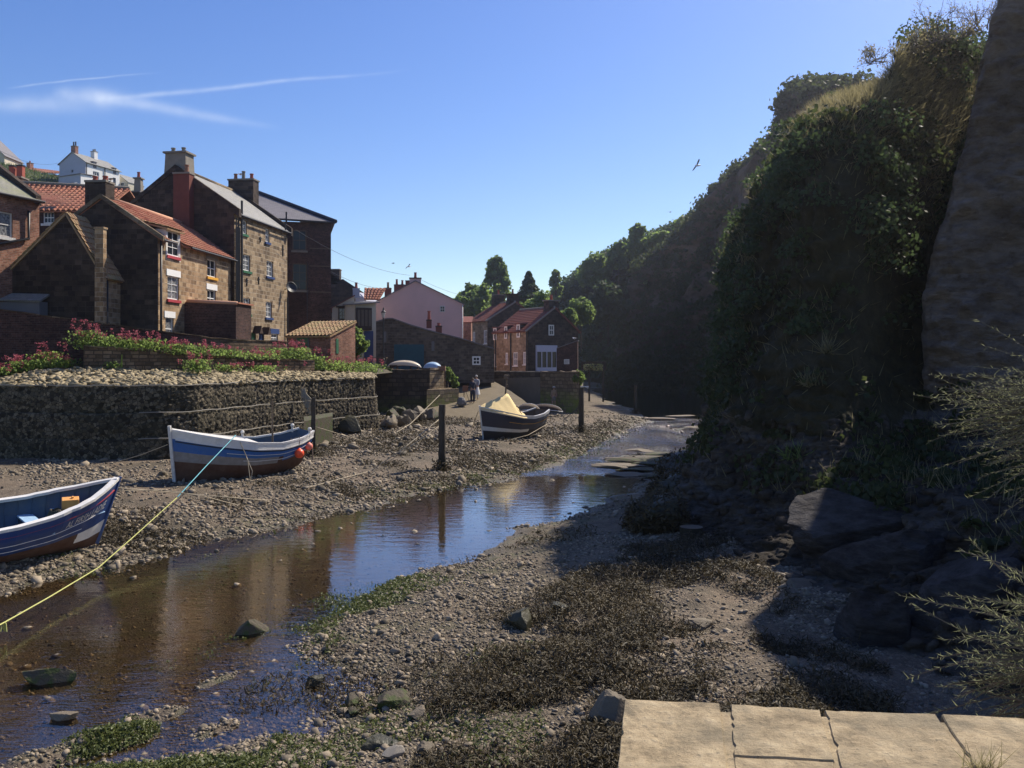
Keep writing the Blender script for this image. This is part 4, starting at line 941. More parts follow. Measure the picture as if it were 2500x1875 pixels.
# ---- far-left brick house with slate roof
cn = P(96, 493, 44.5); cn = Vector((cn.x - .342 * 9, cn.y - .94 * 9, cn.z))
h = House('brick_house', 'red brick house with mossy slate roof cut by the left edge', 'house', cn, 20, 6.5, 9, cn.z - 4.3, z0=4.3)
o1 = h.rect('R', -14, 517, 31, 577)
h.wall({'*': M['brick']}, {'R': [o1]}, ridge=h.H + 2.0)
h.window('R', *o1, 1, 2, frame='offwhite', sill='offwhite', glass='curtain')
h.roof((.3, -.2, h.H - .05), (.3, 9, h.H - .05), (-3.25, 9, h.H + 2.05), (-3.25, -.2, h.H + 2.05), M['slate_moss']); h.roof((-6.8, 9, h.H - .05), (-6.8, -.2, h.H - .05), (-3.25, -.2, h.H + 2.05), (-3.25, 9, h.H + 2.05), M['slate_moss'])
m = MB(); q = [(.12, h.H - .2), (-3.25, h.H + 2.0), (-6.8, h.H - .2), (-6.8, h.H + .25), (-3.25, h.H + 2.5), (.12, h.H + .3)]; m.prism([(a, 8.7, b) for a, b in q], [(a, 9.02, b) for a, b in q]); m.build('gable_coping', M['dark_stone'], h.e)
p0 = h.hit('R', 66, 515); h.bar([h.T('R', p0[0], p0[1], .12), h.T('R', p0[0], h.hit('R', 66, 583)[1], .12), h.T('R', p0[0] - 2.6, h.hit('R', 66, 583)[1] - .75, .12)], .07, 'black', 'downpipe')
h.bar([(.38, -.2, h.H - .04), (.38, 9, h.H - .04)], .07, 'black', 'gutter')
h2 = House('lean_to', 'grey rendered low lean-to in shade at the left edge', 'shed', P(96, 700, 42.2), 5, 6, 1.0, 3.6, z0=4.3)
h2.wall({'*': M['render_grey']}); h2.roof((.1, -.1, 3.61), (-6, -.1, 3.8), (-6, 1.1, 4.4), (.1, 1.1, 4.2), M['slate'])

# ---- pantile-roofed brick house behind
h = House('pantile_house', 'brick house whose striped pantile roof shows between two gables', 'house', P(250, 508, 55), 4, 12, 6, 9.4, z0=5.2)
o1 = h.rect('F', 105, 517, 132, 545)
h.wall({'*': M['dark_brick']}, {'F': [o1]})
h.window('F', *o1, 3, 2, sill='offwhite', lintel='render_grey')
rt = h.hit('F', 120, 449); 
h.roof((.2, -.25, h.H - .05), (-12, -.25, h.H - .05 + .05), (-12, 3, h.H + 2.75), (.2, 3, h.H + 1.95), M['pantile'], 'pan', period=.36, amp=.07)
h.roof((-12, 6.2, h.H), (.2, 6.2, h.H), (.2, 3, h.H + 1.95), (-12, 3, h.H + 2.75), M['pantile'])
h.ridge((.2, 3, h.H + 2.05), (-12, 3, h.H + 2.85), 'cement')

# ---- tall stone house
ht = House('tall_stone_house', 'tall four-storey stone house with slate roof and green sills', 'house', P(572, 520, 53), 8.3, 7.8, 8.1, 9.85, z0=4.25)
h = ht; A1 = []
RZ = 12.7
Ws = {}
spec = [((591, 538, 603, 571), 2, 3, 'green_sill', 'cement'), ((648, 558, 658, 591), 2, 2, 'blue_sill', None), ((593, 622, 611, 661), 2, 3, 'green_sill', None), ((651, 638, 667, 675), 2, 3, 'blue_sill', None),
        ((594, 728, 611, 766), 2, 3, 'green_sill', None), ((649, 737, 664, 775), 2, 3, 'blue_sill', None), ((662, 815, 679, 834), 2, 2, None, 'blue_sill'), ((576, 808, 597, 840), 4, 3, None, None)]
rects = [h.rect('R', *sp[0]) for sp in spec]; drs = [h.rect('R', 613, 812, 625, 845), h.rect('R', 632, 811, 645, 845)]
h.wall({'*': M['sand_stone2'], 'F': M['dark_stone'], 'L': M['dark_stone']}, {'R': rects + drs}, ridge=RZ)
for r_, sp in zip(rects, spec): h.window('R', *r_, sp[1], sp[2], sill=sp[3], lintel=sp[4], glass='curtain' if sp[1] == 2 else 'glass', rec=.1)
h.window('R', *drs[0], 1, 1, frame='green_sill', glass='green_sill', door=1); h.window('R', *drs[1], 1, 1, frame='blue_sill', glass='blue_sill', door=1)
e0, e1 = Vector((.22, .25, h.H + .0)), Vector((.22, h.L + .1, h.H)); r0, r1 = Vector((-3.9, .25, RZ + .1)), Vector((-3.9, h.L + .1, RZ + .1))
h.roof(e0, e1, r1, r0, M['slate'], thick=.12); h.roof((-8.0, h.L + .1, h.H), (-8.0, .25, h.H), r0, r1, M['slate'], thick=.12)
h.ridge((-3.9, 1.2, RZ + .14), (-3.9, h.L - .5, RZ + .14), 'pale_stone', .13)
for y0, y1, up_ in ((-.06, .26, .2), (h.L - .1, h.L + .2, .25)):
    m = MB()
    P_ = [(.34, h.H - .25), (-3.9, RZ - .1), (-8.1, h.H - .25), (-8.1, h.H + up_ - .2), (-3.9, RZ + .08 + up_), (.34, h.H + .05 + up_)]
    m.prism([(a, y0, b) for a, b in P_], [(a, y1, b) for a, b in P_]); m.build('gable_coping', M['dark_stone'], h.e)
# pipes down the corner
m = MB()
for k, yy in enumerate((.06, .22, .38, .54)): m.tube([(.10, yy, 1.0 if k else 3.5), (.10, yy, h.H - .3 - .5 * (k % 2))], .04, 6)
m.tube([(.14, .74, h.H + .9), (.14, .74, 3.2), (.16, 1.9, 1.9), (.16, 1.9, .2)], .07, 7)
m.tube([(.13, 7.85, 0), (.13, 7.85, 5.2)], .05, 6); m.tube([(.16, 7.4, h.H - .1), (.16, 7.4, h.H + .55)], .06, 6)
m.build('downpipe', M['black'], h.e)
m = MB(); m.tube([(.3, .3, h.H - .08), (.3, h.L, h.H - .08)], .06, 6); m.build('gutter', M['black'], h.e)
c = h.hit('F', 412, 430); h.chimney(h.hit('F', 424, 400)[0], .7, RZ - 1.4, 1.55, 1.2, 2.45, 'cement', ((-.42, 0, .34, 'cement'), (.28, 0, .34, 'cement')), capo=.02, taper=.1)
h.chimney(h.hit('F', 449, 450)[0] + .15, -.28, 4.8, 1.05, .62, 7.55 - .1, 'stack_red', ((.2, 0, .5, 'pot'),), capo=.04)
h.chimney(-3.55, h.L + .55, RZ - 2.6, 1.9, .9, 3.6, 'dark_stone', ((-.6, 0, .45, 'pot'), (0, 0, .62, 'cement'), (.62, 0, .42, 'red_pot')), capo=.06)
ds = h.hit('R', 695, 703); m = MB(); cen = h.T('R', ds[0], ds[1], .45); m.lathe((0, 0, 0), [(0, 0), (.15, .02), (.30, .07), (.42, .14), (.40, .15), (.28, .085), (0, .02)], 16)
R_ = (h.ex * .55 + Vector((.1, -.6, .35))).normalized().to_track_quat('Z', 'Y').to_matrix(); 
M_ = Matrix.Rotation(h.az, 3, 'Z'); m.v = [tuple(cen + M_ @ (R_ @ Vector(q))) for q in m.v]; m.tube([cen, cen + Vector((-.45, 0, -.1))], .03, 5); m.build('satellite_dish', M['black'], h.e)
m = MB(); hk = h.hit('R', 621, 805); 
for (qx, qy) in ((621, 803), (641, 806)): 
    a = h.hit('R', qx, qy); m.prism([h.T('R', a[0] - .25, a[1] - .3, 0), h.T('R', a[0] + .25, a[1] - .3, 0), h.T('R', a[0], a[1] + .2, 0)], [h.T('R', a[0] - .25, a[1] - .3, .5), h.T('R', a[0] + .25, a[1] - .3, .5), h.T('R', a[0], a[1] + .2, .5)])
m.build('door_canopy', M['darkwood'], h.e)
for (qx, qy, l) in ((602, 688, .5), (631, 685, .5), (690, 612, .8), (635, 585, .35)):
    m = MB(); a = h.hit('R', qx, qy); m.b2(h.T('R', a[0] - .04, a[1] - l / 2, .003), h.T('R', a[0] + .04, a[1] + l / 2, .05)); m.b2(h.T('R', a[0] - .14, a[1] + .05, .003), h.T('R', a[0] + .14, a[1] + .13, .045)); m.build('wall_tie', M['black'], h.e)

# ---- brick privy with ridge in front of the cottage
h = House('brick_privy', 'rounded brick outhouse with pink ridge tiles in front of the stone cottage', 'shed', P(576, 780, 46.5), 8, 4.6, 1.9, 0, z0=4.3)
lo_ = h.hit('F', 412, 772); hi = h.hit('F', 456, 737); hr = h.hit('F', 576, 742)
m = MB(); pr = [(0, -.5), (0, hr[1]), (hi[0], hi[1]), (lo_[0], lo_[1]), (lo_[0], -.5)]
m.prism([(a, 0, b) for a, b in pr], [(a, 1.9, b) for a, b in pr]); m.build('wall', M['dark_brick'], h.e)
m = MB(); m.tube([(.05, .05, hr[1] + .04), (hi[0], .05, hi[1] + .05), ], .10, 8); m.build('ridge', M['ridge'], h.e, smooth=True)
m = MB(); m.prism([(.1, .1, hr[1] + .02), (hi[0], .1, hi[1] + .02), (lo_[0], .1, lo_[1] + .02), (lo_[0], .1, lo_[1] + .1), (hi[0], .1, hi[1] + .1), (.1, .1, hr[1] + .1)], [(.1, 2, hr[1] + .02), (hi[0], 2, hi[1] + .02), (lo_[0], 2, lo_[1] + .02), (lo_[0], 2, lo_[1] + .1), (hi[0], 2, hi[1] + .1), (.1, 2, hr[1] + .1)]); m.build('roof', M['pantile'], h.e)

# ---- tall dark brick block with hipped slate roof
h = House('tall_brick_house', 'tall dark brick house with purple slate hipped roof and arched sash windows', 'house', P(808, 545, 66), -15, 8.5, 8, 11.3, z0=4.25)
o1 = h.rect('F', 714, 562, 748, 611); o2 = h.rect('F', 714, 643, 749, 708)
h.wall({'*': M['dark_brick']}, {'F': [o1, o2]})
h.window('F', *o1, 2, 2, frame='wood', glass='glass', rec=.06, fr=.07, sill='cement'); h.window('F', *o2, 2, 3, frame='wood', glass='glass', rec=.06, fr=.07, sill='cement')
ap = P(612, 466, 72.5); ap = h.loc(ap)
h.roof((.3, -.3, h.H), (-9, -.3, h.H + .25), (ap.x - 3.0, ap.y, ap.z), (ap.x, ap.y, ap.z), M['slate_purple'], thick=.1)
h.roof((.3, 8.3, h.H), (.3, -.3, h.H), (ap.x, ap.y, ap.z), (ap.x, ap.y + .3, ap.z), M['slate_purple'], thick=.1); 
m = MB(); m.tube([Vector((.34, -.32, h.H + .1)), Vector((ap.x, ap.y, ap.z + .12)), Vector((ap.x - 3, ap.y, ap.z + .12))], .17, 6); m.build('hip_tiles', M['black'], h.e)
m = MB(); m.tube([(.3, -.35, h.H), (-8.9, -.35, h.H + .2)], .08, 6); a = h.hit('F', 699, 700); m.tube([(a[0], -.1, 2), (a[0], -.1, h.H + .7)], .07, 6); a = h.hit('F', 750, 640); m.tube([(a[0], -.08, 2.2), (a[0], -.08, a[1])], .03, 5); m.build('downpipe', M['black'], h.e)
for yy in (607, 713, 650): a = h.hit('F', 790, yy); m = MB(); m.b2((-1.6, -.03, a[1] - .04), (-.003, -.003, a[1] + .04)); m.build('string_course', M['wood'], h.e)

# ---- white house on the hill
h = House('white_house', 'white cottage with grey roof standing alone on the grass hill', 'house', P(209, 395, 150), 18, 5.9, 7.8, 5.0, z0=P(209, 470, 150)[2])
h.H = h.hit('R', 209, 395)[1]; h.W = -h.hit('F', 145, 420)[0]; h.L = h.hit('R', 292, 420)[0]; RZ = h.hit('F', 183, 371)[1]; ax = -h.W / 2
fw = [h.rect('R', 227, 419, 242, 438), h.rect('R', 276, 434, 283, 452)]; gw = [h.rect('F', 165, 392, 171, 401), h.rect('F', 174, 414, 179, 421)]
h.wall({'*': M['render_white'], 'F': M['render_blue']}, {'R': fw, 'F': gw}, ridge=RZ)  # blue-grey gable is the white wall with its shade painted in
h.window('R', *fw[0], 3, 2, fr=.1, bar=.06); h.window('R', *fw[1], 1, 2, frame='render_grey'); h.window('F', *gw[0], 1, 2, frame='render_grey'); h.window('F', *gw[1], 1, 2, frame='render_grey')
h.roof((.3, -.2, h.H - .15), (.3, h.L + .2, h.H - .15), (ax, h.L + .2, RZ + .05), (ax, -.2, RZ + .05), M['slate']); h.roof((-h.W - .3, h.L + .2, h.H - .15), (-h.W - .3, -.2, h.H - .15), (ax, -.2, RZ + .05), (ax, h.L + .2, RZ + .05), M['slate'])
a = h.hit('F', 183, 356); h.chimney(ax, .5, RZ - .3, .95, .7, a[1] - RZ + .3, 'brick', ((-.22, 0, .75, 'black'), (.22, 0, .75, 'black'))); h.chimney(ax, h.L * .62, RZ - .3, .85, .8, 1.45, 'render_white', ((-.2, 0, .4, 'cement'), (.2, 0, .4, 'cement')))
m = MB(); m.tube([h.T('R', .1, 0, .12), h.T('R', .1, h.H, .12)], .08, 6); m.build('downpipe', M['black'], h.e); m = MB(); q = h.hit('R', 255, 420)[0]; m.tube([h.T('R', q, 0, .12), h.T('R', q, h.H, .12)], .08, 6); m.build('downpipe', M['black'], h.e)
for (x0, y0, x1, y1) in ((227, 396, 235, 410), (276, 411, 283, 425)):
    u, v, w, hh = h.rect('R', x0, y0, x1, y1); m = MB(); m.b2((-1.2, u, v), (.06, u + w, v + hh)); d_ = m.build('dormer', M['render_grey'], h.e); m = MB(); m.b2((-1.3, u - .1, v + hh + .003), (.14, u + w + .1, v + hh + .1)); m.build('dormer_roof', M['slate_purple'], d_)
h3 = House('white_annexe', 'low white lean-to with dark roof at the left foot of the white house', 'shed', P(197, 425, 146), 18, 4.5, 3, 2.4, z0=P(197, 470, 146)[2])
h3.H = h3.hit('F', 197, 424)[1]; h3.W = -h3.hit('F', 143, 440)[0]; h3.wall({'*': M['render_blue'], 'R': M['render_white']}); h3.roof((.2, -.2, h3.H + .02), (-h3.W - .2, -.2, h3.H - .25), (-h3.W - .2, 3, h3.H + .1), (.2, 3, h3.H + .3), M['slate_purple'])  # white walls out of the sun coloured blue-grey to read as shaded
h3 = House('white_extension', 'small cream extension at the right end of the white house', 'shed', P(313, 448, 158), 18, 4, 4, 3.4, z0=P(313, 475, 158)[2])
h3.H = h3.hit('F', 313, 446)[1]; h3.W = -h3.hit('F', 288, 440)[0]; zz = h3.hit('F', 290, 425)[1]; m = MB(); m.prism([(0, 0, -.5), (0, 0, h3.H), (-h3.W, 0, zz), (-h3.W, 0, -.5)], [(0, 4, -.5), (0, 4, h3.H), (-h3.W, 4, zz), (-h3.W, 4, -.5)]); m.build('wall', M['render_cream'], h3.e); h3.window('F', *h3.rect('F', 295, 446, 303, 460), 2, 2, proud=True, rec=0)
m = MB(); m.prism([(.1, -.1, h3.H + .003), (-h3.W, -.1, zz + .003), (-h3.W, -.1, zz + .1), (.1, -.1, h3.H + .1)], [(.1, 4.1, h3.H + .003), (-h3.W, 4.1, zz + .003), (-h3.W, 4.1, zz + .1), (.1, 4.1, h3.H + .1)]); m.build('roof', M['slate'], h3.e)
# ---- far chimneys and roofs at the left
h = House('orange_roof_house', 'low house with long orange roof on the hill skyline at left', 'house', P(132, 422, 158), 20, 11, 6, 2.2, z0=P(132, 428, 158)[2] - 2)
h.wall({'*': M['brick']}); h.roof((.2, -.4, 2.3), (-14, -.4, 3.6), (-14, 4, 5.6), (.2, 4, 3.2), M['pantile'], 'pan', period=.6, amp=.1); h.chimney(-10, 3.5, 3.8, .9, .8, 1.9, 'brick', ((0, 0, .4, 'red_pot'),))
h = House('cream_house', 'cream gabled house cut by the left edge of the skyline', 'house', P(11, 398, 160), 0, 9, 6, 3, z0=P(11, 420, 160)[2])
h.wall({'*': M['render_cream']}, ridge=7.4); h.roof((.3, -.3, 2.9), (.3, 6, 2.9), (-4.5, 6, 7.5), (-4.5, -.3, 7.5), M['slate_purple']); h.roof((-9.3, 6, 2.9), (-9.3, -.3, 2.9), (-4.5, -.3, 7.5), (-4.5, 6, 7.5), M['slate_purple'])
h = House('chimney_house', 'dark roof carrying a wide stack of two square red chimneys, far left', 'house', P(52, 440, 60), 0, 6, 4, 11.2, z0=4.6)
h.wall({'*': M['dark_stone']}, ridge=12.2)
a = h.hit('F', 31, 418); h.chimney(a[0], .5, a[1] - 1.0, 1.1, .9, .55, 'dark_stone', ()); h.chimney(h.hit('F', 21, 410)[0], .5, a[1] - .35, .34, .34, .75, 'red_pot', (), 'black', .03); h.chimney(h.hit('F', 41, 410)[0], .5, a[1] - .35, .40, .36, .78, 'red_pot', (), 'black', .03)
h.roof((.3, -.2, 11.2), (.3, 4.2, 11.2), (-3, 4.2, 12.3), (-3, -.2, 12.3), M['slate']); h.roof((-6.3, 4.2, 11.2), (-6.3, -.2, 11.2), (-3, -.2, 12.3), (-3, 4.2, 12.3), M['slate'])
h = House('backyard_house', 'dark stone roof with one slim chimney between the white house and tall house', 'house', P(338, 468, 72), 0, 7, 6, P(338, 468, 72)[2] - 4.5, z0=4.5)
h.wall({'*': M['dark_stone']}); h.roof((.2, -.2, h.H), (-7, -.2, h.H), (-7, 3, h.H + .5), (.2, 3, h.H + .5), M['slate_purple']); h.chimney(h.hit('F', 326, 450)[0], 1, h.H - .1, .62, .62, 1.35, 'cement', ((0, 0, .5, 'red_pot'),), taper=.06)

# ---- brick shed with pantile roof
h = House('brick_shed', 'small brick shed with lichen-covered pantile roof and green door', 'shed', P(807, 862, 51), 22, 4.1, 2.9, 2.0, z0=3.95)
z1 = h.hit('F', 807, 818)[1]; 
h.H = z1; e_ = h.hit('F', 704, 818)
h.W = -h.hit('F', 703, 820)[0]
rb = h.loc(P(838, 784, 53.8)); top = P(838, 784, h.O.y + 2.7); zr = h.hit('R', 839, 784)
m = MB(); W_, L_ = h.W, 2.7; zt = zr[1]
m.poly([(0, 0, -.5), (0, L_, -.5), (0, L_, zt), (0, 0, z1)]); m.poly([(-W_, L_, -.5), (-W_, 0, -.5), (-W_, 0, z1), (-W_, L_, zt)]); m.poly([(0, L_, -.5), (-W_, L_, -.5), (-W_, L_, zt), (0, L_, zt)]); m.poly([(-W_, 0, -.5), (0, 0, -.5), (0, 0, z1), (-W_, 0, z1)])
m.build('wall', M['brick'], h.e)
h.roof((.1, -.2, z1 - .06), (-W_ - .1, -.2, z1 - .06), (-W_ - .1, L_, zt + .03), (.1, L_, zt + .03), M['pantile_old'], 'pan', period=.26, amp=.05)
d0 = h.hit('F', 727, 850)[0]; d1 = h.hit('F', 753, 850)[0]; m = MB(); m.b2((d0, -.05, -.4), (d1, -.004, z1 - .12)); m.build('door', M['green_sill'], h.e)
m = MB(); m.b2((d0 - .06, -.07, -.4), (d0, -.004, z1 - .1)); m.b2((d1, -.07, -.4), (d1 + .06, -.004, z1 - .1)); m.build('door_frame', M['render_grey'], h.e)
q = h.hit('R', 823, 845); m = MB(); m.b2((0.003, q[0] - .13, q[1] - .45), (.03, q[0] + .13, q[1] + .45)); m.build('window', M['green_sill'], h.e)

# ---- dark building, white cottage, jettied shop, pink house
h = House('dark_gable_house', 'dark stone gable with stepped chimney half hidden behind the tall brick house', 'house', P(866, 705, 92), 0, 9, 8, 9.5, z0=4)
a = h.hit('F', 866, 706); b = h.hit('F', 824, 682); h.H = a[1]; h.wall({'*': M['dark_stone']}, ridge=b[1] + .8, apex=b[0] - 1); a = h.hit('F', 815, 668); h.chimney(a[0], .5, b[1] - .5, 1.2, 1, a[1] - b[1] + .9, 'dark_stone', ())
h = House('cream_cottage', 'cream rendered cottage with dark framed window beside the tall brick house', 'house', P(865, 740, 80), -12, 2.2, 7, 5, z0=3.9)
a = h.hit('F', 811, 752); b = h.hit('F', 864, 722); h.W = -a[0]; m = MB(); W_ = h.W
m.prism([(-W_, 0, -.5), (0, 0, -.5), (0, 0, b[1]), (-W_, 0, a[1])], [(-W_, 6, -.5), (0, 6, -.5), (0, 6, b[1]), (-W_, 6, a[1])]); m.build('wall', M['render_cream'], h.e)
h.roof((-W_ - .2, 6, a[1] - .05), (-W_ - .2, -.15, a[1] - .05), (.05, -.15, b[1] + .05), (.05, 6, b[1] + .05), M['pantile_dark'])
q = h.rect('F', 826, 751, 846, 781); h.window('F', *q, 2, 3, frame='darkwood', proud=True, fr=.1, glass='curtain', rec=0)
m = MB(); m.b2((q[0] - .2, -.12, q[1] + q[3]), (q[0] + q[2] + .2, .0, q[1] + q[3] + .16)); m.build('lintel', M['darkwood'], h.e)
a = h.hit('F', 870, 706); h.chimney(a[0], .4, b[1] - .2, .62, .6, a[1] - b[1] + .2, 'render_blue', ((0, 0, .55, 'red_pot'),), 'render_blue', .02)
h = House('bluegrey_gable', 'blue-grey rendered gable with striped pantile roof behind the cream cottage', 'house', P(925, 730, 84), 14, 3.2, 6, 5.5, z0=3.9)
a = h.hit('F', 925, 748); b = h.hit('F', 868, 706); h.W = -b[0] ; h.H = a[1]; m = MB(); zt = h.hit('F', 870, 712)[1]
m.prism([(-h.W, 0, -.5), (0, 0, -.5), (0, 0, a[1] - .6), (-h.W, 0, zt)], [(-h.W, 6, -.5), (0, 6, -.5), (0, 6, a[1] - .6), (-h.W, 6, zt)]); m.build('wall', M['render_blue'], h.e)
rl = h.hit('F', 878, 706); rr = h.hit('F', 922, 707); lr = h.hit('F', 926, 732); ll = h.hit('F', 892, 731)
m = MB(); 
h.roof((ll[0], -.3, ll[1]), (lr[0] + .1, -.3, lr[1]), (rr[0] + .35, 1.2, rr[1] + .2), (rl[0], 1.2, rl[1] + .2), M['pantile'], 'pan', period=.28, amp=.06)
h = House('jettied_shop', 'timber fronted shop with brown shutters and yellow render, shaded lane', 'shop', P(918, 800, 78), -28, 4.0, 6, 4.2, z0=3.9)
h.H = h.hit('F', 918, 738)[1]; h.W = -h.hit('F', 866, 760)[0]; h.wall({'*': M['render_cream']})
fl = h.hit('F', 880, 806)[1]; m = MB(); a0 = h.hit('F', 868, 780)[0]; a1 = h.hit('F', 904, 780)[0]; tp = h.hit('F', 890, 752)[1]
m.b2((a0, -.45, fl), (a1, -.003, tp)); sh = m.build('oriel', M['darkwood'], h.e); m = MB()
for i in range(4): x0 = a0 + (a1 - a0) * (i + .15) / 4; m.b2((x0, -.47, fl + .35), (x0 + (a1 - a0) * .17, -.451, tp - .2))
m.build('shutter', M['wood'], sh)
q = h.rect('F', 889, 808, 911, 850); m = MB(); m.b2((q[0], -.05, -.3), (q[0] + q[2], -.003, q[1] + q[3])); m.build('door', M['blue_sill'], h.e)
h.roof((.2, -.5, h.H), (-h.W - .2, -.5, h.H - .25), (-h.W - .2, 3, h.H - .1), (.2, 3, h.H + .3), M['slate_purple'])

h = House('pink_house', 'pink rendered house, its broad blank gable facing the beck', 'house', P(1131, 741, 82), -6, 8.25, 9, 7.0, z0=3.6)
h.H = h.hit('F', 1131, 742)[1]; hl = h.hit('F', 918, 737)[1]; ap = h.hit('F', 1014, 686)
h.W = -h.hit('F', 917, 760)[0]
h.wall({'*': M['render_pink']}, hl=hl, ridge=ap[1], apex=ap[0])
q = h.rect('F', 1074, 747, 1086, 762); h.window('F', *q, 2, 2, frame='offwhite', proud=True, rec=0)
h.roof((.12, -.12, h.H - .05), (.12, 9, h.H - .05), (ap[0], 9, ap[1] + .02), (ap[0], -.12, ap[1] + .02), M['slate_purple'], thick=.08); h.roof((-h.W - .12, 9, hl - .05), (-h.W - .12, -.12, hl - .05), (ap[0], -.12, ap[1] + .02), (ap[0], 9, ap[1] + .02), M['slate_purple'], thick=.08)
a = h.hit('F', 1014, 679); h.chimney(ap[0], .42, ap[1] - 1.0, 1.1, .8, a[1] - ap[1] + .95, 'render_pink', ((0, 0, .52, 'red_pot'),), 'darkwood', .04)
h.bar([(-.08, -.1, 0), (-.08, -.1, h.H - .1)], .05, 'offwhite', 'downpipe')
h = House('brick_stack_house', 'low dark roof behind the pink house with several dark red chimney stacks', 'house', P(1000, 735, 96), 0, 5, 6, 9.0, z0=3.8)
h.H = h.hit('F', 960, 728)[1]; h.W = 4.2; h.wall({'*': M['dark_brick']})
for (x0, x1, yt, pots) in ((938, 953, 702, ((0, 0, .62, 'pot'),)), (961, 987, 694, ((-.32, 0, .6, 'red_pot'), (.3, 0, .5, 'red_pot'))), (989, 1000, 684, ())):
    a = h.hit('F', (x0 + x1) / 2, yt); w_ = (x1 - x0) / F * 96; h.chimney(a[0], .6, h.H - 1.2, w_, .7, a[1] - h.H + 1.1, 'stack_red', pots, 'darkwood', .02)

h = House('brick_outhouse', 'small red brick outhouse wedged between the pink house and the rear stone house', 'shed', P(1150, 850, 98), 0, 1.6, 3, 3, z0=3.7)
h.H = h.hit('F', 1140, 787)[1]; h.W = -h.hit('F', 1126, 800)[0]; h.wall({'*': M['brick']}); h.roof((.1, -.1, h.H), (-h.W - .1, -.1, h.H), (-h.W - .1, 3, h.H + .8), (.1, 3, h.H + .8), M['pantile_dark'])
# ---- stone garage with teal doors
h = House('stone_garage', 'long low stone workshop with teal boarded doors below the pink house', 'workshop', P(1207, 908, 73), -8, 9, 4, 3, z0=3.6)
h.W = -h.hit('F', 918, 800)[0]; pr = [h.hit('F', x, y) for x, y in ((1207, 853), (1130, 829), (1047, 808), (1000, 794), (958, 779), (944, 779), (918, 787))]
m = MB(); pts = [(-h.W, -.5), (0, -.5)] + pr
m.prism([(a, 0, b) for a, b in pts], [(a, 4.5, b) for a, b in pts]); m.build('wall', M['garage_stone'], h.e)
m = MB(); 
for i in range(len(pr) - 1):
    (a, b), (c_, d_) = pr[i], pr[i + 1]; m.prism([(a, -.12, b + .003), (c_, -.12, d_ + .003), (c_, -.12, d_ + .1), (a, -.12, b + .1)], [(a, 4.6, b + .003), (c_, 4.6, d_ + .003), (c_, 4.6, d_ + .1), (a, 4.6, b + .1)])
m.build('roof', M['slate_purple'], h.e)
x0, x1 = h.hit('F', 962, 860)[0], h.hit('F', 1035, 860)[0]; zt = h.hit('F', 1000, 841)[1]; m = MB(); n_ = 16
for i in range(n_): a = x0 + (x1 - x0) * i / n_; m.b2((a + .012, -.06, -.4), (a + (x1 - x0) / n_ - .012, -.02, zt))
m.b2((x0, -.03, -.4), (x1, -.004, zt)); m.build('door', M['teal'], h.e)
q = h.rect('F', 1153, 870, 1173, 891); h.window('F', *q, 2, 2, proud=True, rec=0, fr=.12, bar=.05)
for x, y, w_, hh in ((1048, 786, .42, .75), (1072, 801, .5, .25)):
    a = h.hit('F', x, y); h.chimney(a[0], .5, a[1] - .5, w_, .5, .6, 'stack_red', ((0, 0, hh, 'red_pot'),), 'darkwood', .02)
m = MB(); a = h.hit('F', 1057, 845); m.b2((a[0] - .12, -.04, a[1] - .4), (a[0] + .12, -.003, a[1] + .4)); a = h.hit('F', 940, 824); m.b2((a[0] - .1, -.04, a[1] - .4), (a[0] + .1, -.003, a[1] + .5)); m.build('blocked_slit', M['render_grey'], h.e)

# ---- two stone houses at the right of the village
M['house_c'] = masonry('bounce_lit_stone', (.22, .16, .10), (.36, .27, .17), (.46, .35, .24), (.36, .3, .22), .5, .26, .012, .35)  # fronts out of the sun: bounce light put into a paler stone colour
def end_house(name, label, corner, W, L, H, RZ, ax, wins, pots):
    h = House(name, label, 'house', corner, -32, W, L, H, z0=3.7)
    return h
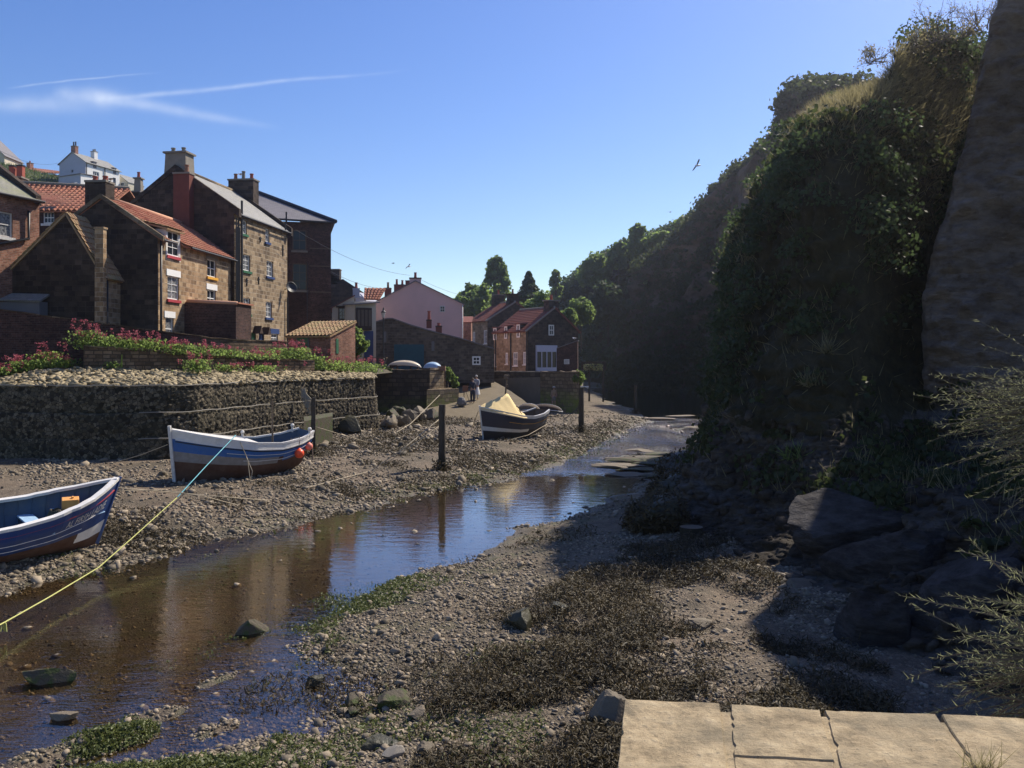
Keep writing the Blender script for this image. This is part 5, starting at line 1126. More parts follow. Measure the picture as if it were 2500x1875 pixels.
# their lit-looking long front faces left of the line of sight, so the body is mirrored: gable on the right
h = House('stone_house', 'rear stone house with red roof and tapering chimney, among trees', 'house', P(1190, 780, 104), -32, 0.01, 5.5, 6.0, z0=3.8)
def mirrored(h, W, L, H, RZ, frontwins, gablewins, mat_front, mat_gable, dormers=(), chim=None, axf=.5):
    """body lies at +x; front facade is the x=0 plane seen from the left, gable is y=0"""
    h.H, h.W = H, 0.0
    m = MB(); ap = W * axf
    ops = [h.rect('R', *w) for w in frontwins]
    us = sorted({0, L, *[o[0] for o in ops], *[o[0] + o[2] for o in ops]}); vs = sorted({-.5, H, *[o[1] for o in ops if o[1] + o[3] < H], *[o[1] + o[3] for o in ops if o[1] + o[3] < H]})
    for i in range(len(us) - 1):
        for j in range(len(vs) - 1):
            cu, cv = (us[i] + us[i + 1]) / 2, (vs[j] + vs[j + 1]) / 2
            if any(o[0] < cu < o[0] + o[2] and o[1] < cv < o[1] + o[3] for o in ops): continue
            m.poly([(0, us[i], vs[j]), (0, us[i], vs[j + 1]), (0, us[i + 1], vs[j + 1]), (0, us[i + 1], vs[j])], 0)
    for y in (0, L): m.poly([(0, y, -.5), (W, y, -.5), (W, y, H), (ap, y, RZ), (0, y, H)], 1)
    m.poly([(W, 0, -.5), (W, L, -.5), (W, L, H), (W, 0, H)], 1)
    m.build('wall', [mat_front, mat_gable], h.e)
    for o in ops:
        m = MB(); u, v, w, hh = o; 
        m.b2((.02, u, v), (.10, u + .1, v + hh)); m.b2((.02, u + w - .1, v), (.10, u + w, v + hh)); m.b2((.02, u + .1, v), (.10, u + w - .1, v + .1)); m.b2((.02, u + .1, v + hh - .1), (.10, u + w - .1, v + hh)); m.b2((.03, u + .1, v + hh / 2 - .04), (.09, u + w - .1, v + hh / 2 + .04)); m.b2((.035, u + w / 2 - .03, v + .1), (.085, u + w / 2 + .03, v + hh - .1)); m.b2((-.08, u - .08, v - .1), (.0, u + w + .08, v - .003))
        wo = m.build('window', M['white'], h.e); MB().poly([(.09, u + .05, v + .05), (.09, u + .05, v + hh - .05), (.09, u + w - .05, v + hh - .05), (.09, u + w - .05, v + .05)]).build('pane', M['curtain'], wo)
    h.roof((-.25, L + .1, H - .15), (-.25, -.12, H - .15), (ap, -.12, RZ + .05), (ap, L + .1, RZ + .05), M['pantile_dark'], 'pan', period=.3, amp=.04)
    h.roof((W + .25, -.12, H - .15), (W + .25, L + .1, H - .15), (ap, L + .1, RZ + .05), (ap, -.12, RZ + .05), M['pantile_dark'], 'pan', period=.3, amp=.04)
    h.ridge((ap, 0, RZ + .12), (ap, L, RZ + .12), 'cement')
    m = MB()
    m.prism([(-.3, -.16, H - .22), (ap, -.16, RZ - .02), (ap, -.16, RZ + .14), (-.3, -.16, H - .04)], [(-.3, .0, H - .22), (ap, .0, RZ - .02), (ap, .0, RZ + .14), (-.3, .0, H - .04)]); m.build('verge_board', M['cement'], h.e)
    h.W = 0.0
def gplane(h, x, y): q = h.hit('F', x, y); return q
H_ = h.hit('F', 1190, 781)[1]; apx = gplane(h, 1258, 738); Wd = gplane(h, 1322, 790)[0]
Lr = h.hit('R', 1145, 785)[0]
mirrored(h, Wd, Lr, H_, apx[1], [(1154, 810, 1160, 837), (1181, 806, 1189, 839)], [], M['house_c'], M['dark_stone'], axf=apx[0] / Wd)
a = gplane(h, 1258, 715); h.chimney(apx[0], .6, apx[1] - 1.6, 1.7, 1.2, a[1] - apx[1] + 1.4, 'dark_stone', ((0, 0, .6, 'pot'),), 'dark_stone', .05, taper=.25)
a = gplane(h, 1206, 732); h.chimney(apx[0], Lr - .5, apx[1] - 1.2, 1.3, 1.0, 2.3, 'dark_stone', ((0, 0, .6, 'red_pot'),), 'cement', .05)

h = House('white_window_house', 'front stone house with three small dormers and a white glazed panel in its gable', 'house', P(1288, 806, 86), -32, .01, 7, 4.2, z0=3.7)
H_ = h.hit('F', 1288, 806)[1]; apx = gplane(h, 1354, 752); Wd = gplane(h, 1412, 806)[0]; Lr = h.hit('R', 1206, 806)[0]
mirrored(h, Wd, Lr, H_, apx[1], [(1234, 861, 1240, 889), (1253, 860, 1264, 893), (1277, 859, 1284, 890), (1206, 864, 1211, 894)], [], M['house_c'], M['dark_stone'], axf=apx[0] / Wd)
a = gplane(h, 1354, 730); h.chimney(apx[0], .6, apx[1] - 1.2, 1.35, 1.1, a[1] - apx[1] + 1.0, 'dark_stone', ((0, 0, .55, 'red_pot'),), 'cement', .07, taper=.08)
for k, (x0, y0, x1, y1) in enumerate(((1205, 801, 1213, 830), (1232, 797, 1239, 827), (1262, 792, 1270, 824))):
    u, v, w, hh = h.rect('R', x0, y0, x1, y1); m = MB(); m.b2((-.02, u - .08, v), (1.5, u + w + .08, v + hh)); d_ = m.build('dormer', M['dark_stone'], h.e)
    m = MB(); m.prism([(-.12, u - .15, v + hh + .003), (-.12, u + w + .15, v + hh + .003), (-.12, u + w + .15, v + hh + .1), (-.12, u - .15, v + hh + .1)], [(2.6, u - .15, v + hh + .2), (2.6, u + w + .15, v + hh + .2), (2.6, u + w + .15, v + hh + .3), (2.6, u - .15, v + hh + .3)]); m.build('dormer_roof', M['pantile_dark'], d_)
    m = MB(); m.b2((-.06, u, v), (-.023, u + .12, v + hh)); m.b2((-.06, u + w - .12, v), (-.023, u + w, v + hh)); m.b2((-.06, u + .12, v), (-.023, u + w - .12, v + .12)); m.b2((-.06, u + .12, v + hh - .12), (-.023, u + w - .12, v + hh)); m.b2((-.06, u + .12, v + hh / 2 - .05), (-.023, u + w - .12, v + hh / 2 + .05)); wo = m.build('window', M['white'], h.e); MB().poly([(-.03, u + .1, v + .1), (-.03, u + .1, v + hh - .1), (-.03, u + w - .1, v + hh - .1), (-.03, u + w - .1, v + .1)]).build('pane', M['curtain'], wo)
m = MB()
for x_ in (1211, 1248, 1287): a = h.hit('R', x_, 850); m.tube([(-.08, a[0], 0), (-.08, a[0], H_ - .1)], .06, 6)
m.build('downpipe', M['black'], h.e)
q = h.rect('F', 1339, 793, 1352, 819); h.window('F', *q, 2, 2, proud=True, rec=0, fr=.12, bar=.05, frame='offwhite')
q = h.rect('F', 1307, 843, 1358, 906); m = MB(); u, v, w, hh = q; v2 = h.hit('F', 1330, 859)[1]; v1 = h.hit('F', 1330, 897)[1]
m.b2((u, -.2, v2), (u + w, -.003, v + hh)); m.b2((u, -.2, v), (u + w, -.003, v1))
for i in range(5): a = u + (w - .1) * i / 4; m.b2((a, -.2, v1 + .002), (a + .1, -.003, v2 - .002))
M['shaded_white'] = paint('shaded_white_paint', (.42, .42, .50), .6, .3, .05)  # white paint with the bluish shade of the gable mixed into its colour
o = m.build('glazed_panel', M['shaded_white'], h.e); MB().poly([(u + .05, -.12, v1), (u + w - .05, -.12, v1), (u + w - .05, -.12, v2), (u + .05, -.12, v2)]).build('pane', M['glass'], o)
# brick outshot with sign
h = House('brick_outshot', 'small dark brick lean-to with a square white notice beside the glazed panel', 'shed', P(1410, 900, 80), 6, 4, 2.5, 3.0, z0=3.7)
h.H = h.hit('F', 1410, 832)[1]; a = h.hit('F', 1359, 851); h.W = -a[0]; m = MB()
m.prism([(-h.W, 0, -.5), (0, 0, -.5), (0, 0, h.H), (-h.W, 0, a[1])], [(-h.W, 2.5, -.5), (0, 2.5, -.5), (0, 2.5, h.H), (-h.W, 2.5, a[1])]); m.build('wall', M['dark_brick'], h.e)
m = MB(); m.prism([(-h.W, -.08, a[1] + .003), (.08, -.08, h.H + .003), (.08, -.08, h.H + .08), (-h.W, -.08, a[1] + .08)], [(-h.W, 2.6, a[1] + .003), (.08, 2.6, h.H + .003), (.08, 2.6, h.H + .08), (-h.W, 2.6, a[1] + .08)]); m.build('roof', M['slate_purple'], h.e)
u, v, w, hh = h.rect('F', 1377, 877, 1390, 889); sg = empty('notice_board', 'square white notice with lines of small dark lettering on the dark brick lean-to', 'sign', h.O, -h.az); m = MB(); m.b2((u, -.06, v), (u + w, -.004, v + hh)); bd = m.build('board', M['offwhite'], sg)
m = MB()
for i in range(5): m.b2((u + .05, -.068, v + hh * (.14 + .16 * i)), (u + w * (.9 - .12 * (i % 2)), -.0605, v + hh * (.14 + .16 * i) + hh * .05))
m.build('lettering', M['render_grey'], sg)
# ------------------------------------------------------------------ gabion bank, walls, planter
def worley(u, v, rnd=1.0, seed=0):
    ui, vi = np.floor(u), np.floor(v); d1 = np.full(u.shape, 9.0); cell = np.zeros(u.shape)
    for a in (-1, 0, 1):
        for b in (-1, 0, 1):
            cx, cy = ui + a, vi + b; hx = _hash(cx, cy, cx * 0 + seed); hy = _hash(cx, cy, cx * 0 + seed + 7)
            d = (cx + .5 + (hx - .5) * rnd - u) ** 2 + (cy + .5 + (hy - .5) * rnd - v) ** 2
            m = d < d1; d1 = np.where(m, d, d1); cell = np.where(m, hx * .5 + hy * .5, cell)
    return np.sqrt(d1), cell
def pathpts(pts, step):
    pts = np.array(pts, float); seg = np.linalg.norm(np.diff(pts[:, :2], axis=0), axis=1); L = np.concatenate([[0], np.cumsum(seg)])
    t = np.arange(0, L[-1] + step * .5, step); return np.stack([np.interp(t, L, pts[:, i]) for i in range(pts.shape[1])], 1), t
gl_ = [P(-420, 940, 39.0), P(-200, 940, 37.4), P(0, 940, 36.3), P(206, 940, 35.6), P(400, 940, 36.1), P(475, 940, 37.2), P(624, 940, 42), P(748, 940, 46.5), P(912, 940, 52), P(905, 940, 57)]
gp, gt = pathpts([(a.x, a.y) for a in gl_], .055)
tang = np.gradient(gp, axis=0); tang /= np.linalg.norm(tang, axis=1)[:, None]; nrm2 = np.stack([tang[:, 1], -tang[:, 0]], 1)
nk = 9; kern = np.ones(2 * nk + 1) / (2 * nk + 1)
nrm2 = np.stack([np.convolve(np.pad(nrm2[:, k], nk, 'edge'), kern, 'valid') for k in (0, 1)], 1)
t = NT('gabion_stone', .9, .2); p = t.pos(); c_ = t.voro(t.coord('Object'), 6.5, 'F1', 1); s_ = t.n('ShaderNodeSeparateColor'); t.put(s_.inputs[0], c_)
col = t.mix(s_.outputs[0], (.013, .011, .008), (.18, .148, .10)); e_ = t.voro(t.coord('Object'), 6.5, 'DISTANCE_TO_EDGE')
col = t.mix(t.math('LESS_THAN', e_, .05), col, (.018, .016, .014)); col = t.mix(t.ramp(t.noise(p, .8, 4), [(.4, 0.0), (.7, .5)]), col, (.03, .03, .018))
t.base(col); t.norm(t.bump(e_, .7, .05)); M['gabion'] = t.m
gab = empty('gabion_wall', 'long curved river bank wall of stone-filled wire baskets in three tiers', 'wall', (0, 0, 0))
tiers = [(3.93, 2.80, 0.0), (2.80, 1.72, .14), (1.72, .3, .28)]
gm = MB()
for (z1, z0, outw) in tiers:
    nz = int((z1 - z0) / .055) + 1; zz = np.linspace(z0, z1, nz)
    U, Z = np.meshgrid(gt, zz, indexing='ij'); F1_, ce = worley(U * 4.6, Z * 9.0, .8, 3)
    bulge = .05 * np.sin((Z - z0) / (z1 - z0) * np.pi) + .05 * fbm(U * .6, Z * .8, 2, 3)
    disp = outw + .075 * (1 - np.clip(F1_ * 1.5, 0, 1) ** 2) * (.5 + ce) + bulge
    X = gp[:, 0][:, None] + nrm2[:, 0][:, None] * disp; Y = gp[:, 1][:, None] + nrm2[:, 1][:, None] * disp
    Xb = np.concatenate([X, (gp[:, 0] - nrm2[:, 0] * .35)[:, None]], 1); Yb = np.concatenate([Y, (gp[:, 1] - nrm2[:, 1] * .35)[:, None]], 1); Zb = np.concatenate([Z + .02 * fbm(U * 1.5, Z * 0, 3), (Z[:, -1] + .01)[:, None]], 1)
    V = np.stack([Xb, Yb, Zb], 2).reshape(-1, 3); nn = nz + 1; i = np.arange(len(gt) - 1)[:, None] * nn + np.arange(nn - 1)[None, :]
    np_mesh('stone_basket', V, np.stack([i, i + nn, i + nn + 1, i + 1], 2).reshape(-1, 4), M['gabion'], gab)
    k = (gp + nrm2 * (outw + .10))[gp[:, 0] > -15.6][::6] if z1 < 3.5 else gp[::6] + nrm2[::6] * (outw + .10); gm.tube([(a, b, z1 + .02 + .02 * math.sin(j * .9)) for j, (a, b) in enumerate(k)], .022, 4)
gm.build('wire_edge', paint('galvanised_wire', (.22, .20, .17), .8), gab)
# rubble paving on top
bk = [P(-420, 935, 39.4), P(-200, 932, 38), P(0, 928, 37.2), P(46, 916, 37.8), P(103, 904, 38.2), P(206, 900, 38.6), P(480, 903, 42), P(768, 909, 48.3), P(905, 914, 53.4)]
fr_ = [Vector((a.x, a.y, 3.93)) for a in gl_[:9]]
cement_bed = NT('rubble_bed', .95); cement_bed.base(cement_bed.mix(cement_bed.noise(cement_bed.pos(), 4, 5), (.09, .07, .045), (.18, .14, .09)))
rows = []
fa, _ = pathpts([tuple(a) for a in fr_], .25); n_ = len(fa); ba, _ = pathpts([tuple(a) for a in bk], .25); bi = np.linspace(0, len(ba) - 1, n_); ba = np.stack([np.interp(bi, np.arange(len(ba)), ba[:, k]) for k in range(3)], 1)
for i in range(n_): rows.append([Vector(fa[i]) * (1 - f) + Vector(ba[i]) * f - Vector((0, 0, .07)) for f in np.linspace(0, 1, 8)])
pv = MB().grid(rows).build('rubble_bed', cement_bed.m, smooth=True); tag(pv, 'earth bed under the rubble stones on top of the basket wall', 'paving', kind='structure')
n = 3000; ii = RNG.integers(0, n_, n); ff = RNG.random(n); pos = fa[ii] * (1 - ff[:, None]) + ba[ii] * ff[:, None] + np.stack([RNG.normal(size=n) * .1, RNG.normal(size=n) * .05, RNG.random(n) * .03], 1)
V, Fo, a = scatter(ROCKS, IF, pos, rotmats(n, .30, np.tile([0, -.12, 1.0], (n, 1))), np.stack([.17 + .15 * RNG.random(n), .12 + .08 * RNG.random(n), .12 + .08 * RNG.random(n)], 1))
M['topstone'] = stonemat('rubble_top_stone', (.12, .095, .05), (.40, .325, .20), .015, .85)
o = np_mesh('rubble_paving', V, Fo, M['topstone'], attr=a); tag(o, 'pale rubble stones laid over the top of the basket wall', 'paving', kind='stuff')

def wall_run(name, label, pts, thick, mat, coping=None, base=-.6, cat='wall', cop_h=.08, bumpy=0):
    """pts: (x,y,ztop,zbase); wall body behind the line"""
    e = empty(name, label, cat, (pts[0][0], pts[0][1], 0)); O = Vector((pts[0][0], pts[0][1], 0))
    m, c = MB(), MB(); P3 = [Vector((p[0], p[1], 0)) - O for p in pts]
    N_ = []
    for i in range(len(P3)):
        d = (P3[min(i + 1, len(P3) - 1)] - P3[max(0, i - 1)]).normalized(); N_.append(Vector((-d.y, d.x, 0)))
    for i in range(len(P3) - 1):
        a, b = P3[i], P3[i + 1]; k = max(1, int((b - a).length / .5))
        for j in range(k):
            p, q = a.lerp(b, j / k), a.lerp(b, (j + 1) / k); n0, n1 = N_[i].lerp(N_[i + 1], j / k) * thick, N_[i].lerp(N_[i + 1], (j + 1) / k) * thick
            f = lambda t, w: pts[i][w] * (1 - t) + pts[i + 1][w] * t
            zt0, zt1, zb0, zb1 = f(j / k, 2), f((j + 1) / k, 2), f(j / k, 3), f((j + 1) / k, 3)
            if bumpy: zt0 += bumpy * float(vnoise(p.x * 2 + 50, p.y * 2)); zt1 += bumpy * float(vnoise(q.x * 2 + 50, q.y * 2))
            U = lambda v, z: v + Vector((0, 0, z))
            m.poly([U(p, zb0), U(q, zb1), U(q, zt1), U(p, zt0)]); m.poly([U(q + n1, zb1), U(p + n0, zb0), U(p + n0, zt0), U(q + n1, zt1)]); m.poly([U(p, zt0), U(q, zt1), U(q + n1, zt1), U(p + n0, zt0)])
            if j == 0 and i == 0: m.poly([U(p + n0, zb0), U(p, zb0), U(p, zt0), U(p + n0, zt0)])
            if j == k - 1 and i == len(P3) - 2: m.poly([U(q, zb1), U(q + n1, zb1), U(q + n1, zt1), U(q, zt1)])
            if coping:
                o = n0.normalized() * .05; A = [U(p - o, zt0 + .003), U(q - o, zt1 + .003), U(q + n1 + o, zt1 + .003), U(p + n0 + o, zt0 + .003)]; h_ = cop_h * (.75 + .5 * random.random()); c.prism(A, [v + Vector((0, 0, h_)) for v in A])
    w = m.build('wall', M[mat], e)
    if coping: c.build('coping', M[coping], e)
    return e
def tp(px, py, d, zb): p = P(px, py, d); return (p.x, p.y, p.z, zb)
wall_run('planter_wall', 'low terrace wall with flagstone top carrying the pink flowers', [tp(206, 846, 38.6, 4.2), tp(350, 853, 39.9, 4.2), tp(500, 868, 42.2, 4.2), tp(640, 876, 45.4, 4.1), tp(768, 881, 48.4, 4.0)], .45, 'garden_wall', 'pale_stone', cop_h=.05, bumpy=.04)
wall_run('garden_wall', 'long shaded brick wall sloping down in front of the stone houses', [tp(-260, 722, 41, 4), tp(0, 757, 40.7, 4), tp(250, 791, 41.1, 4), tp(425, 814, 43, 4), tp(490, 822, 44.2, 4)], .4, 'dark_brick', 'garden_wall', cop_h=.05, bumpy=.03)
wall_run('stone_garden_wall', 'sunlit rough stone wall in front of the tall stone house', [tp(490, 822, 44.2, 4), tp(560, 830, 45.6, 4), tp(701, 835, 50, 4)], .4, 'garden_wall', 'garden_wall', cop_h=.05, bumpy=.04)
soil = NT('planting_soil', .95); soil.base(soil.mix(soil.noise(soil.pos(), 3, 5), (.045, .035, .022), (.10, .085, .05)))
m = MB(); f_ = [tp(210, 850, 38.9, 0), tp(350, 857, 40.2, 0), tp(500, 872, 42.5, 0), tp(640, 880, 45.7, 0), tp(765, 884, 48.7, 0)]; b_ = [tp(206, 853, 41.2, 0), tp(350, 860, 42.2, 0), tp(500, 866, 44.4, 0), tp(640, 872, 48, 0), tp(735, 876, 51, 0)]
m.grid([[Vector(a[:3]) , Vector(b[:3])] for a, b in zip(f_, b_)]); o = m.build('flower_bed_soil', soil.m); o['kind'] = 'structure'
m = MB(); m.grid([[Vector(tp(*a)[:3]), Vector(tp(*b)[:3])] for a, b in (((-300, 925, 38.5, 0), (-300, 880, 41.3, 0)), ((0, 926, 37.3, 0), (0, 890, 41, 0)), ((103, 905, 38.3, 0), (103, 888, 41, 0)), ((212, 899, 38.8, 0), (212, 880, 41.3, 0)))]); o = m.build('lower_bed_soil', soil.m); o['kind'] = 'structure'
m = MB(); m.grid([[Vector(tp(*a)[:3]), Vector(tp(*b)[:3])] for a, b in (((745, 912, 47.6, 0), (700, 885, 51.5, 0)), ((800, 912, 49.6, 0), (800, 893, 55, 0)), ((905, 915, 53.3, 0), (905, 898, 62, 0)), ((960, 909, 66.3, 0), (960, 900, 70, 0)))]); o = m.build('bank_top_soil', soil.m); o['kind'] = 'structure'

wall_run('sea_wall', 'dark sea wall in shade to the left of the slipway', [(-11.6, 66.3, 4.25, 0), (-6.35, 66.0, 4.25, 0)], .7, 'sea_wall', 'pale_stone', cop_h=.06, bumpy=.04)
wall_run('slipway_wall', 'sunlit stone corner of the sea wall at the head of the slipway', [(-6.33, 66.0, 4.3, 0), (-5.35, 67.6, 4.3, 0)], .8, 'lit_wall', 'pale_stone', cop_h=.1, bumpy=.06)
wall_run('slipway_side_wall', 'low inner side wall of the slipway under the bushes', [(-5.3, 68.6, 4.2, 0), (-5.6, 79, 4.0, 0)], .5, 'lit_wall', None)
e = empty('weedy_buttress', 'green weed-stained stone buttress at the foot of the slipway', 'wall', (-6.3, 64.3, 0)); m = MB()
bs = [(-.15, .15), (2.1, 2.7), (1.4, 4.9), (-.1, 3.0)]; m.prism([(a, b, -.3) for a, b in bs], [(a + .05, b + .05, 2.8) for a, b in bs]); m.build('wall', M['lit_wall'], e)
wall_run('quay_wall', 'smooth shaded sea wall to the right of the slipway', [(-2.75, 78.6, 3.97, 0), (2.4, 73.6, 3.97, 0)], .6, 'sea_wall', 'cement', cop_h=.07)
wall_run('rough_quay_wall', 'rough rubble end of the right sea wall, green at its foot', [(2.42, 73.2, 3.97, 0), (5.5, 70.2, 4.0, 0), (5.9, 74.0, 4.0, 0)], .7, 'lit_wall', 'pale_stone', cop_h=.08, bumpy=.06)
# concrete block beside the leaning post
e = empty('mooring_block', 'green-stained concrete block set against the basket wall', 'block', (0, 0, 0)); m = MB()
a, b, c_, d_ = P(742, 1060, 40.2), P(812, 1060, 43.2), P(812, 1060, 44.6), P(742, 1060, 42); m.prism([(q.x, q.y, .3) for q in (a, b, c_, d_)], [(q.x, q.y, z) for q, z in zip((a, b, c_, d_), (2.15, 2.2, 2.3, 2.25))]); m.build('block', M['mossy'], e)

# ------------------------------------------------------------------ plants
def leafcloud(n, c, r, size, mat, name, parent, flat=1.0, dens=.5):
    d = RNG.normal(size=(n, 3)); d /= np.linalg.norm(d, axis=1)[:, None]; rr = (RNG.random(n) ** dens)[:, None]; p = np.array(c) + d * rr * np.array(r)
    p += .16 * np.mean(r) * np.stack([vnoise(p[:, 0] * 3 / r[0], p[:, 1] * 3 / r[1], p[:, 2] * 3 / r[2] + k) for k in (0, 9, 17)], 1)
    V, Fo, a = leaves(p, size, d + np.array([0, 0, .3]), .8); return np_mesh(name, V, Fo, mat, parent, attr=a)
def valerian(px, py, d, w, h, label):
    c = P(px, py, d); e = empty('valerian_plant', label, 'flower', c, 0, 'red valerian plants'); n = int(250 * w * (.6 + h))
    p = RNG.normal(size=(n, 3)) * np.array([w * .28, w * .22, 0]) + np.stack([0 * np.ones(n), 0 * np.ones(n), RNG.random(n) * h * .62], 1)
    V, Fo, a = leaves(p, .075, None); np_mesh('foliage', V, Fo, M['leaf'], e, attr=a)
    k = int(4 + 7 * w); st = RNG.normal(size=(k, 2)) * np.array([w * .33, w * .2]); hh = h * (.6 + .5 * RNG.random(k))
    q = []
    for i in range(k):
        m_ = 22; zz = hh[i] - RNG.random(m_) ** 1.4 * .22; q.append(np.stack([st[i, 0] * 1.15 + RNG.normal(size=m_) * .05, st[i, 1] + RNG.normal(size=m_) * .05, zz], 1))
    q = np.concatenate(q); V, Fo, a = leaves(q, .042, None); fl = np_mesh('flower_heads', V, Fo, M['bloom'], e, attr=a); fl['kind'] = 'stuff'
    sm = MB()
    for i in range(0, k, 2): sm.tube([(st[i, 0] * .7, st[i, 1] * .7, 0), (st[i, 0] * 1.15, st[i, 1], hh[i] - .05)], .008, 3)
    sm = sm.build('stems', M['grass'], e); sm['kind'] = 'stuff'; return e
VAL = [(215, 852, 39.4, 1.3, 1.35, 'tallest valerian, at the left end of the flagged terrace wall'), (262, 853, 39.6, 1.5, .95, 'valerian on the terrace wall just right of the tallest one'), (318, 855, 39.9, 1.1, .75, 'valerian on the terrace wall below the dark doorway'),
       (352, 858, 40.3, 1.6, .95, 'thickly flowering valerian below the cottage corner'), (398, 862, 40.8, .8, .55, 'small valerian under the cottage downpipe'), (430, 865, 41.2, 1.4, .8, 'valerian below the left end of the brick outhouse'),
       (474, 868, 42.0, 1.5, .75, 'valerian below the middle of the brick outhouse'), (518, 871, 42.8, 1.2, .65, 'valerian below the right end of the brick outhouse'), (560, 873, 43.6, 1.5, .65, 'valerian below the two small house doors'), (606, 877, 44.8, 1.4, .5, 'low valerian below the blue window lintel'),
       (650, 879, 46.0, 1.2, .5, 'low valerian near the right end of the sunlit garden wall'), (690, 876, 47.4, 1.9, .95, 'dark bushy valerian at the corner of the garden wall'), (728, 879, 48.2, 1.5, 1.1, 'tall valerian in front of the green shed door'),
       (775, 902, 49.5, 1.0, 1.2, 'valerian below the dark half of the brick shed'), (805, 905, 50.6, 1.4, 1.0, 'valerian below the corner of the brick shed'), (838, 908, 52, 1.6, .9, 'valerian beyond the shed, first of the far bed'), (868, 908, 54, 1.8, 1.05, 'densest pink valerian, beneath the green bush'), (898, 909, 57, 1.8, .9, 'last valerian of the far bed, nearest the upturned boats'),
       (8, 915, 38.2, 1.2, .5, 'valerian low at the very left edge'), (44, 908, 38.6, .9, .75, 'slender valerian second from the left edge'), (84, 902, 39.0, 1.5, .7, 'valerian in the shade of the long brick wall'), (118, 897, 39.3, 1.1, 1.15, 'spiky tall valerian in the shade of the long brick wall'), (152, 897, 39.2, 1.3, .65, 'last shaded valerian before the terrace wall'),
       (482, 908, 40.2, 1.2, .95, 'valerian rooted in the rubble paving below the terrace wall'), (556, 905, 42.6, 1.1, .45, 'small faded valerian in the rubble paving'), (636, 907, 44.6, 1.5, .5, 'straggling weeds and valerian against the terrace wall')]
for v in VAL: valerian(*v)
e = empty('spike_weed', 'single pale weed spike against the terrace wall', 'plant', P(296, 899, 38.9)); m = MB(); m.tube([(0, 0, 0), (.03, 0, .62)], [.05, .02], 5); m.build('stem', M['leaf_bright'], e); leafcloud(120, (-.4, 0, .15), (.5, .2, .2), .06, M['leaf'], 'foliage', e)

def tree(name, label, base, crown, mat, n=9000, size=.4, kind='round', trunk=.25, group=None, cat='tree', lobes=30):
    """crown: (cx,cy,cz offset, rx, ry, rz)"""
    e = empty(name, label, cat, base, 0, group); cx, cy, cz, rx, ry, rz = crown
    tm = MB(); tm.tube([(0, 0, -.5), (cx * .3, cy * .3, cz * .5), (cx, cy, cz), (cx, cy, cz + rz * .6)], [trunk, trunk * .8, trunk * .5, trunk * .12], 8)
    L = []
    for i in range(lobes):
        d = RNG.normal(size=3); d /= np.linalg.norm(d)
        if kind == 'cone':
            f = i / max(1, lobes - 1); a = i * 2.4; c = np.array([math.cos(a) * rx * .55 * (1 - f), math.sin(a) * ry * .55 * (1 - f), -rz + 2 * rz * f]); r = (.5 * (1 - f) + .13) * rx
        elif kind == 'tall':
            f = RNG.random(); a = RNG.random() * 6.28; w = math.sin(math.pi * min(1, f * .85 + .12)); c = np.array([math.cos(a) * rx * .62 * w, math.sin(a) * ry * .62 * w, -rz + 2 * rz * f]); r = .26 * rx * (.5 + .8 * RNG.random())
        else:
            c = d * np.array([rx, ry, rz]) * (.45 + .42 * RNG.random()); r = (.22 + .24 * RNG.random()) * min(rx, rz)
            if i == 0: c *= 0; r = min(rx, rz) * .6
        L.append((c + np.array([cx, cy, cz]), r)); 
        if i % 2 == 0: tm.tube([(cx * .6, cy * .6, cz * .7), tuple((c * .5 + np.array([cx, cy, cz]))), tuple(c * .85 + np.array([cx, cy, cz]))], [trunk * .45, trunk * .28, trunk * .08], 5)
    tm.build('trunk', M['bark'], e)
    per = int(n * 1.35) // len(L); ps, ns = [], []; g_sc = 4.5 / max(rx, .5)
    for c, r in L:
        d = RNG.normal(size=(per, 3)); d /= np.linalg.norm(d, axis=1)[:, None]; q = c + d * r * (.45 + .75 * RNG.random((per, 1)) ** .8); q += vnoise(q[:, 0] / r * 1.7, q[:, 1] / r * 1.7, q[:, 2] / r * 1.7)[:, None] * d * r * .42
        kp = vnoise(q[:, 0] * g_sc + 31, q[:, 1] * g_sc, q[:, 2] * g_sc + 7) > -.22; q, d = q[kp], d[kp]
        ps.append(q); ns.append(d)
    V, Fo, a = leaves(np.concatenate(ps), size, np.concatenate(ns) + np.array([0, 0, .25]), .7); np_mesh('crown', V, Fo, M[mat], e, attr=a); return e
def tree_px(name, label, x0, x1, yt, yb, d, mat, kind='round', n=9000, size=.38, zb=None, **k):
    cx = (x0 + x1) / 2; top = P(cx, yt, d); bot = P(cx, yb, d); rx = (x1 - x0) / 2 / F * d; zb = bot.z - 3 if zb is None else zb
    rz = (top.z - bot.z) / 2; zb = bot.z - .1 if k.get('cat') in ('bush', 'hedge') else zb; base = (top.x, d, zb); return tree(name, label, base, (0, 0, (top.z + bot.z) / 2 - zb, rx, rx * .9, rz), M and mat, n, size, kind, max(.12, rx * .06), **k)
tree_px('round_tree', 'dark round-crowned tree right behind the pink house', 1106, 1200, 688, 800, 150, 'leaf', n=15000, size=.42, zb=4)
tree_px('poplar_tree', 'tall upright open-crowned tree, the highest behind the houses', 1172, 1254, 637, 752, 160, 'leaf', 'tall', n=13000, size=.36, zb=4, lobes=40)
tree_px('conifer_tree', 'dark spiky conifer between the tall tree and the gap of sky', 1262, 1320, 668, 740, 150, 'leaf_dark', 'cone', n=11000, size=.34, zb=4, lobes=20)
tree_px('bright_tree', 'bright green bushy tree between the two stone house chimneys', 1272, 1346, 716, 800, 124, 'leaf_bright', n=12000, size=.3, zb=4)
tree_px('sapling_tree', 'thin open sapling on the skyline above the far chimney', 1336, 1378, 664, 735, 190, 'leaf', 'tall', n=2600, size=.42)
tree_px('hillside_tree', 'yellow-green tree on the slope just right of the white-windowed house', 1385, 1452, 726, 800, 128, 'leaf', n=9000, size=.32)
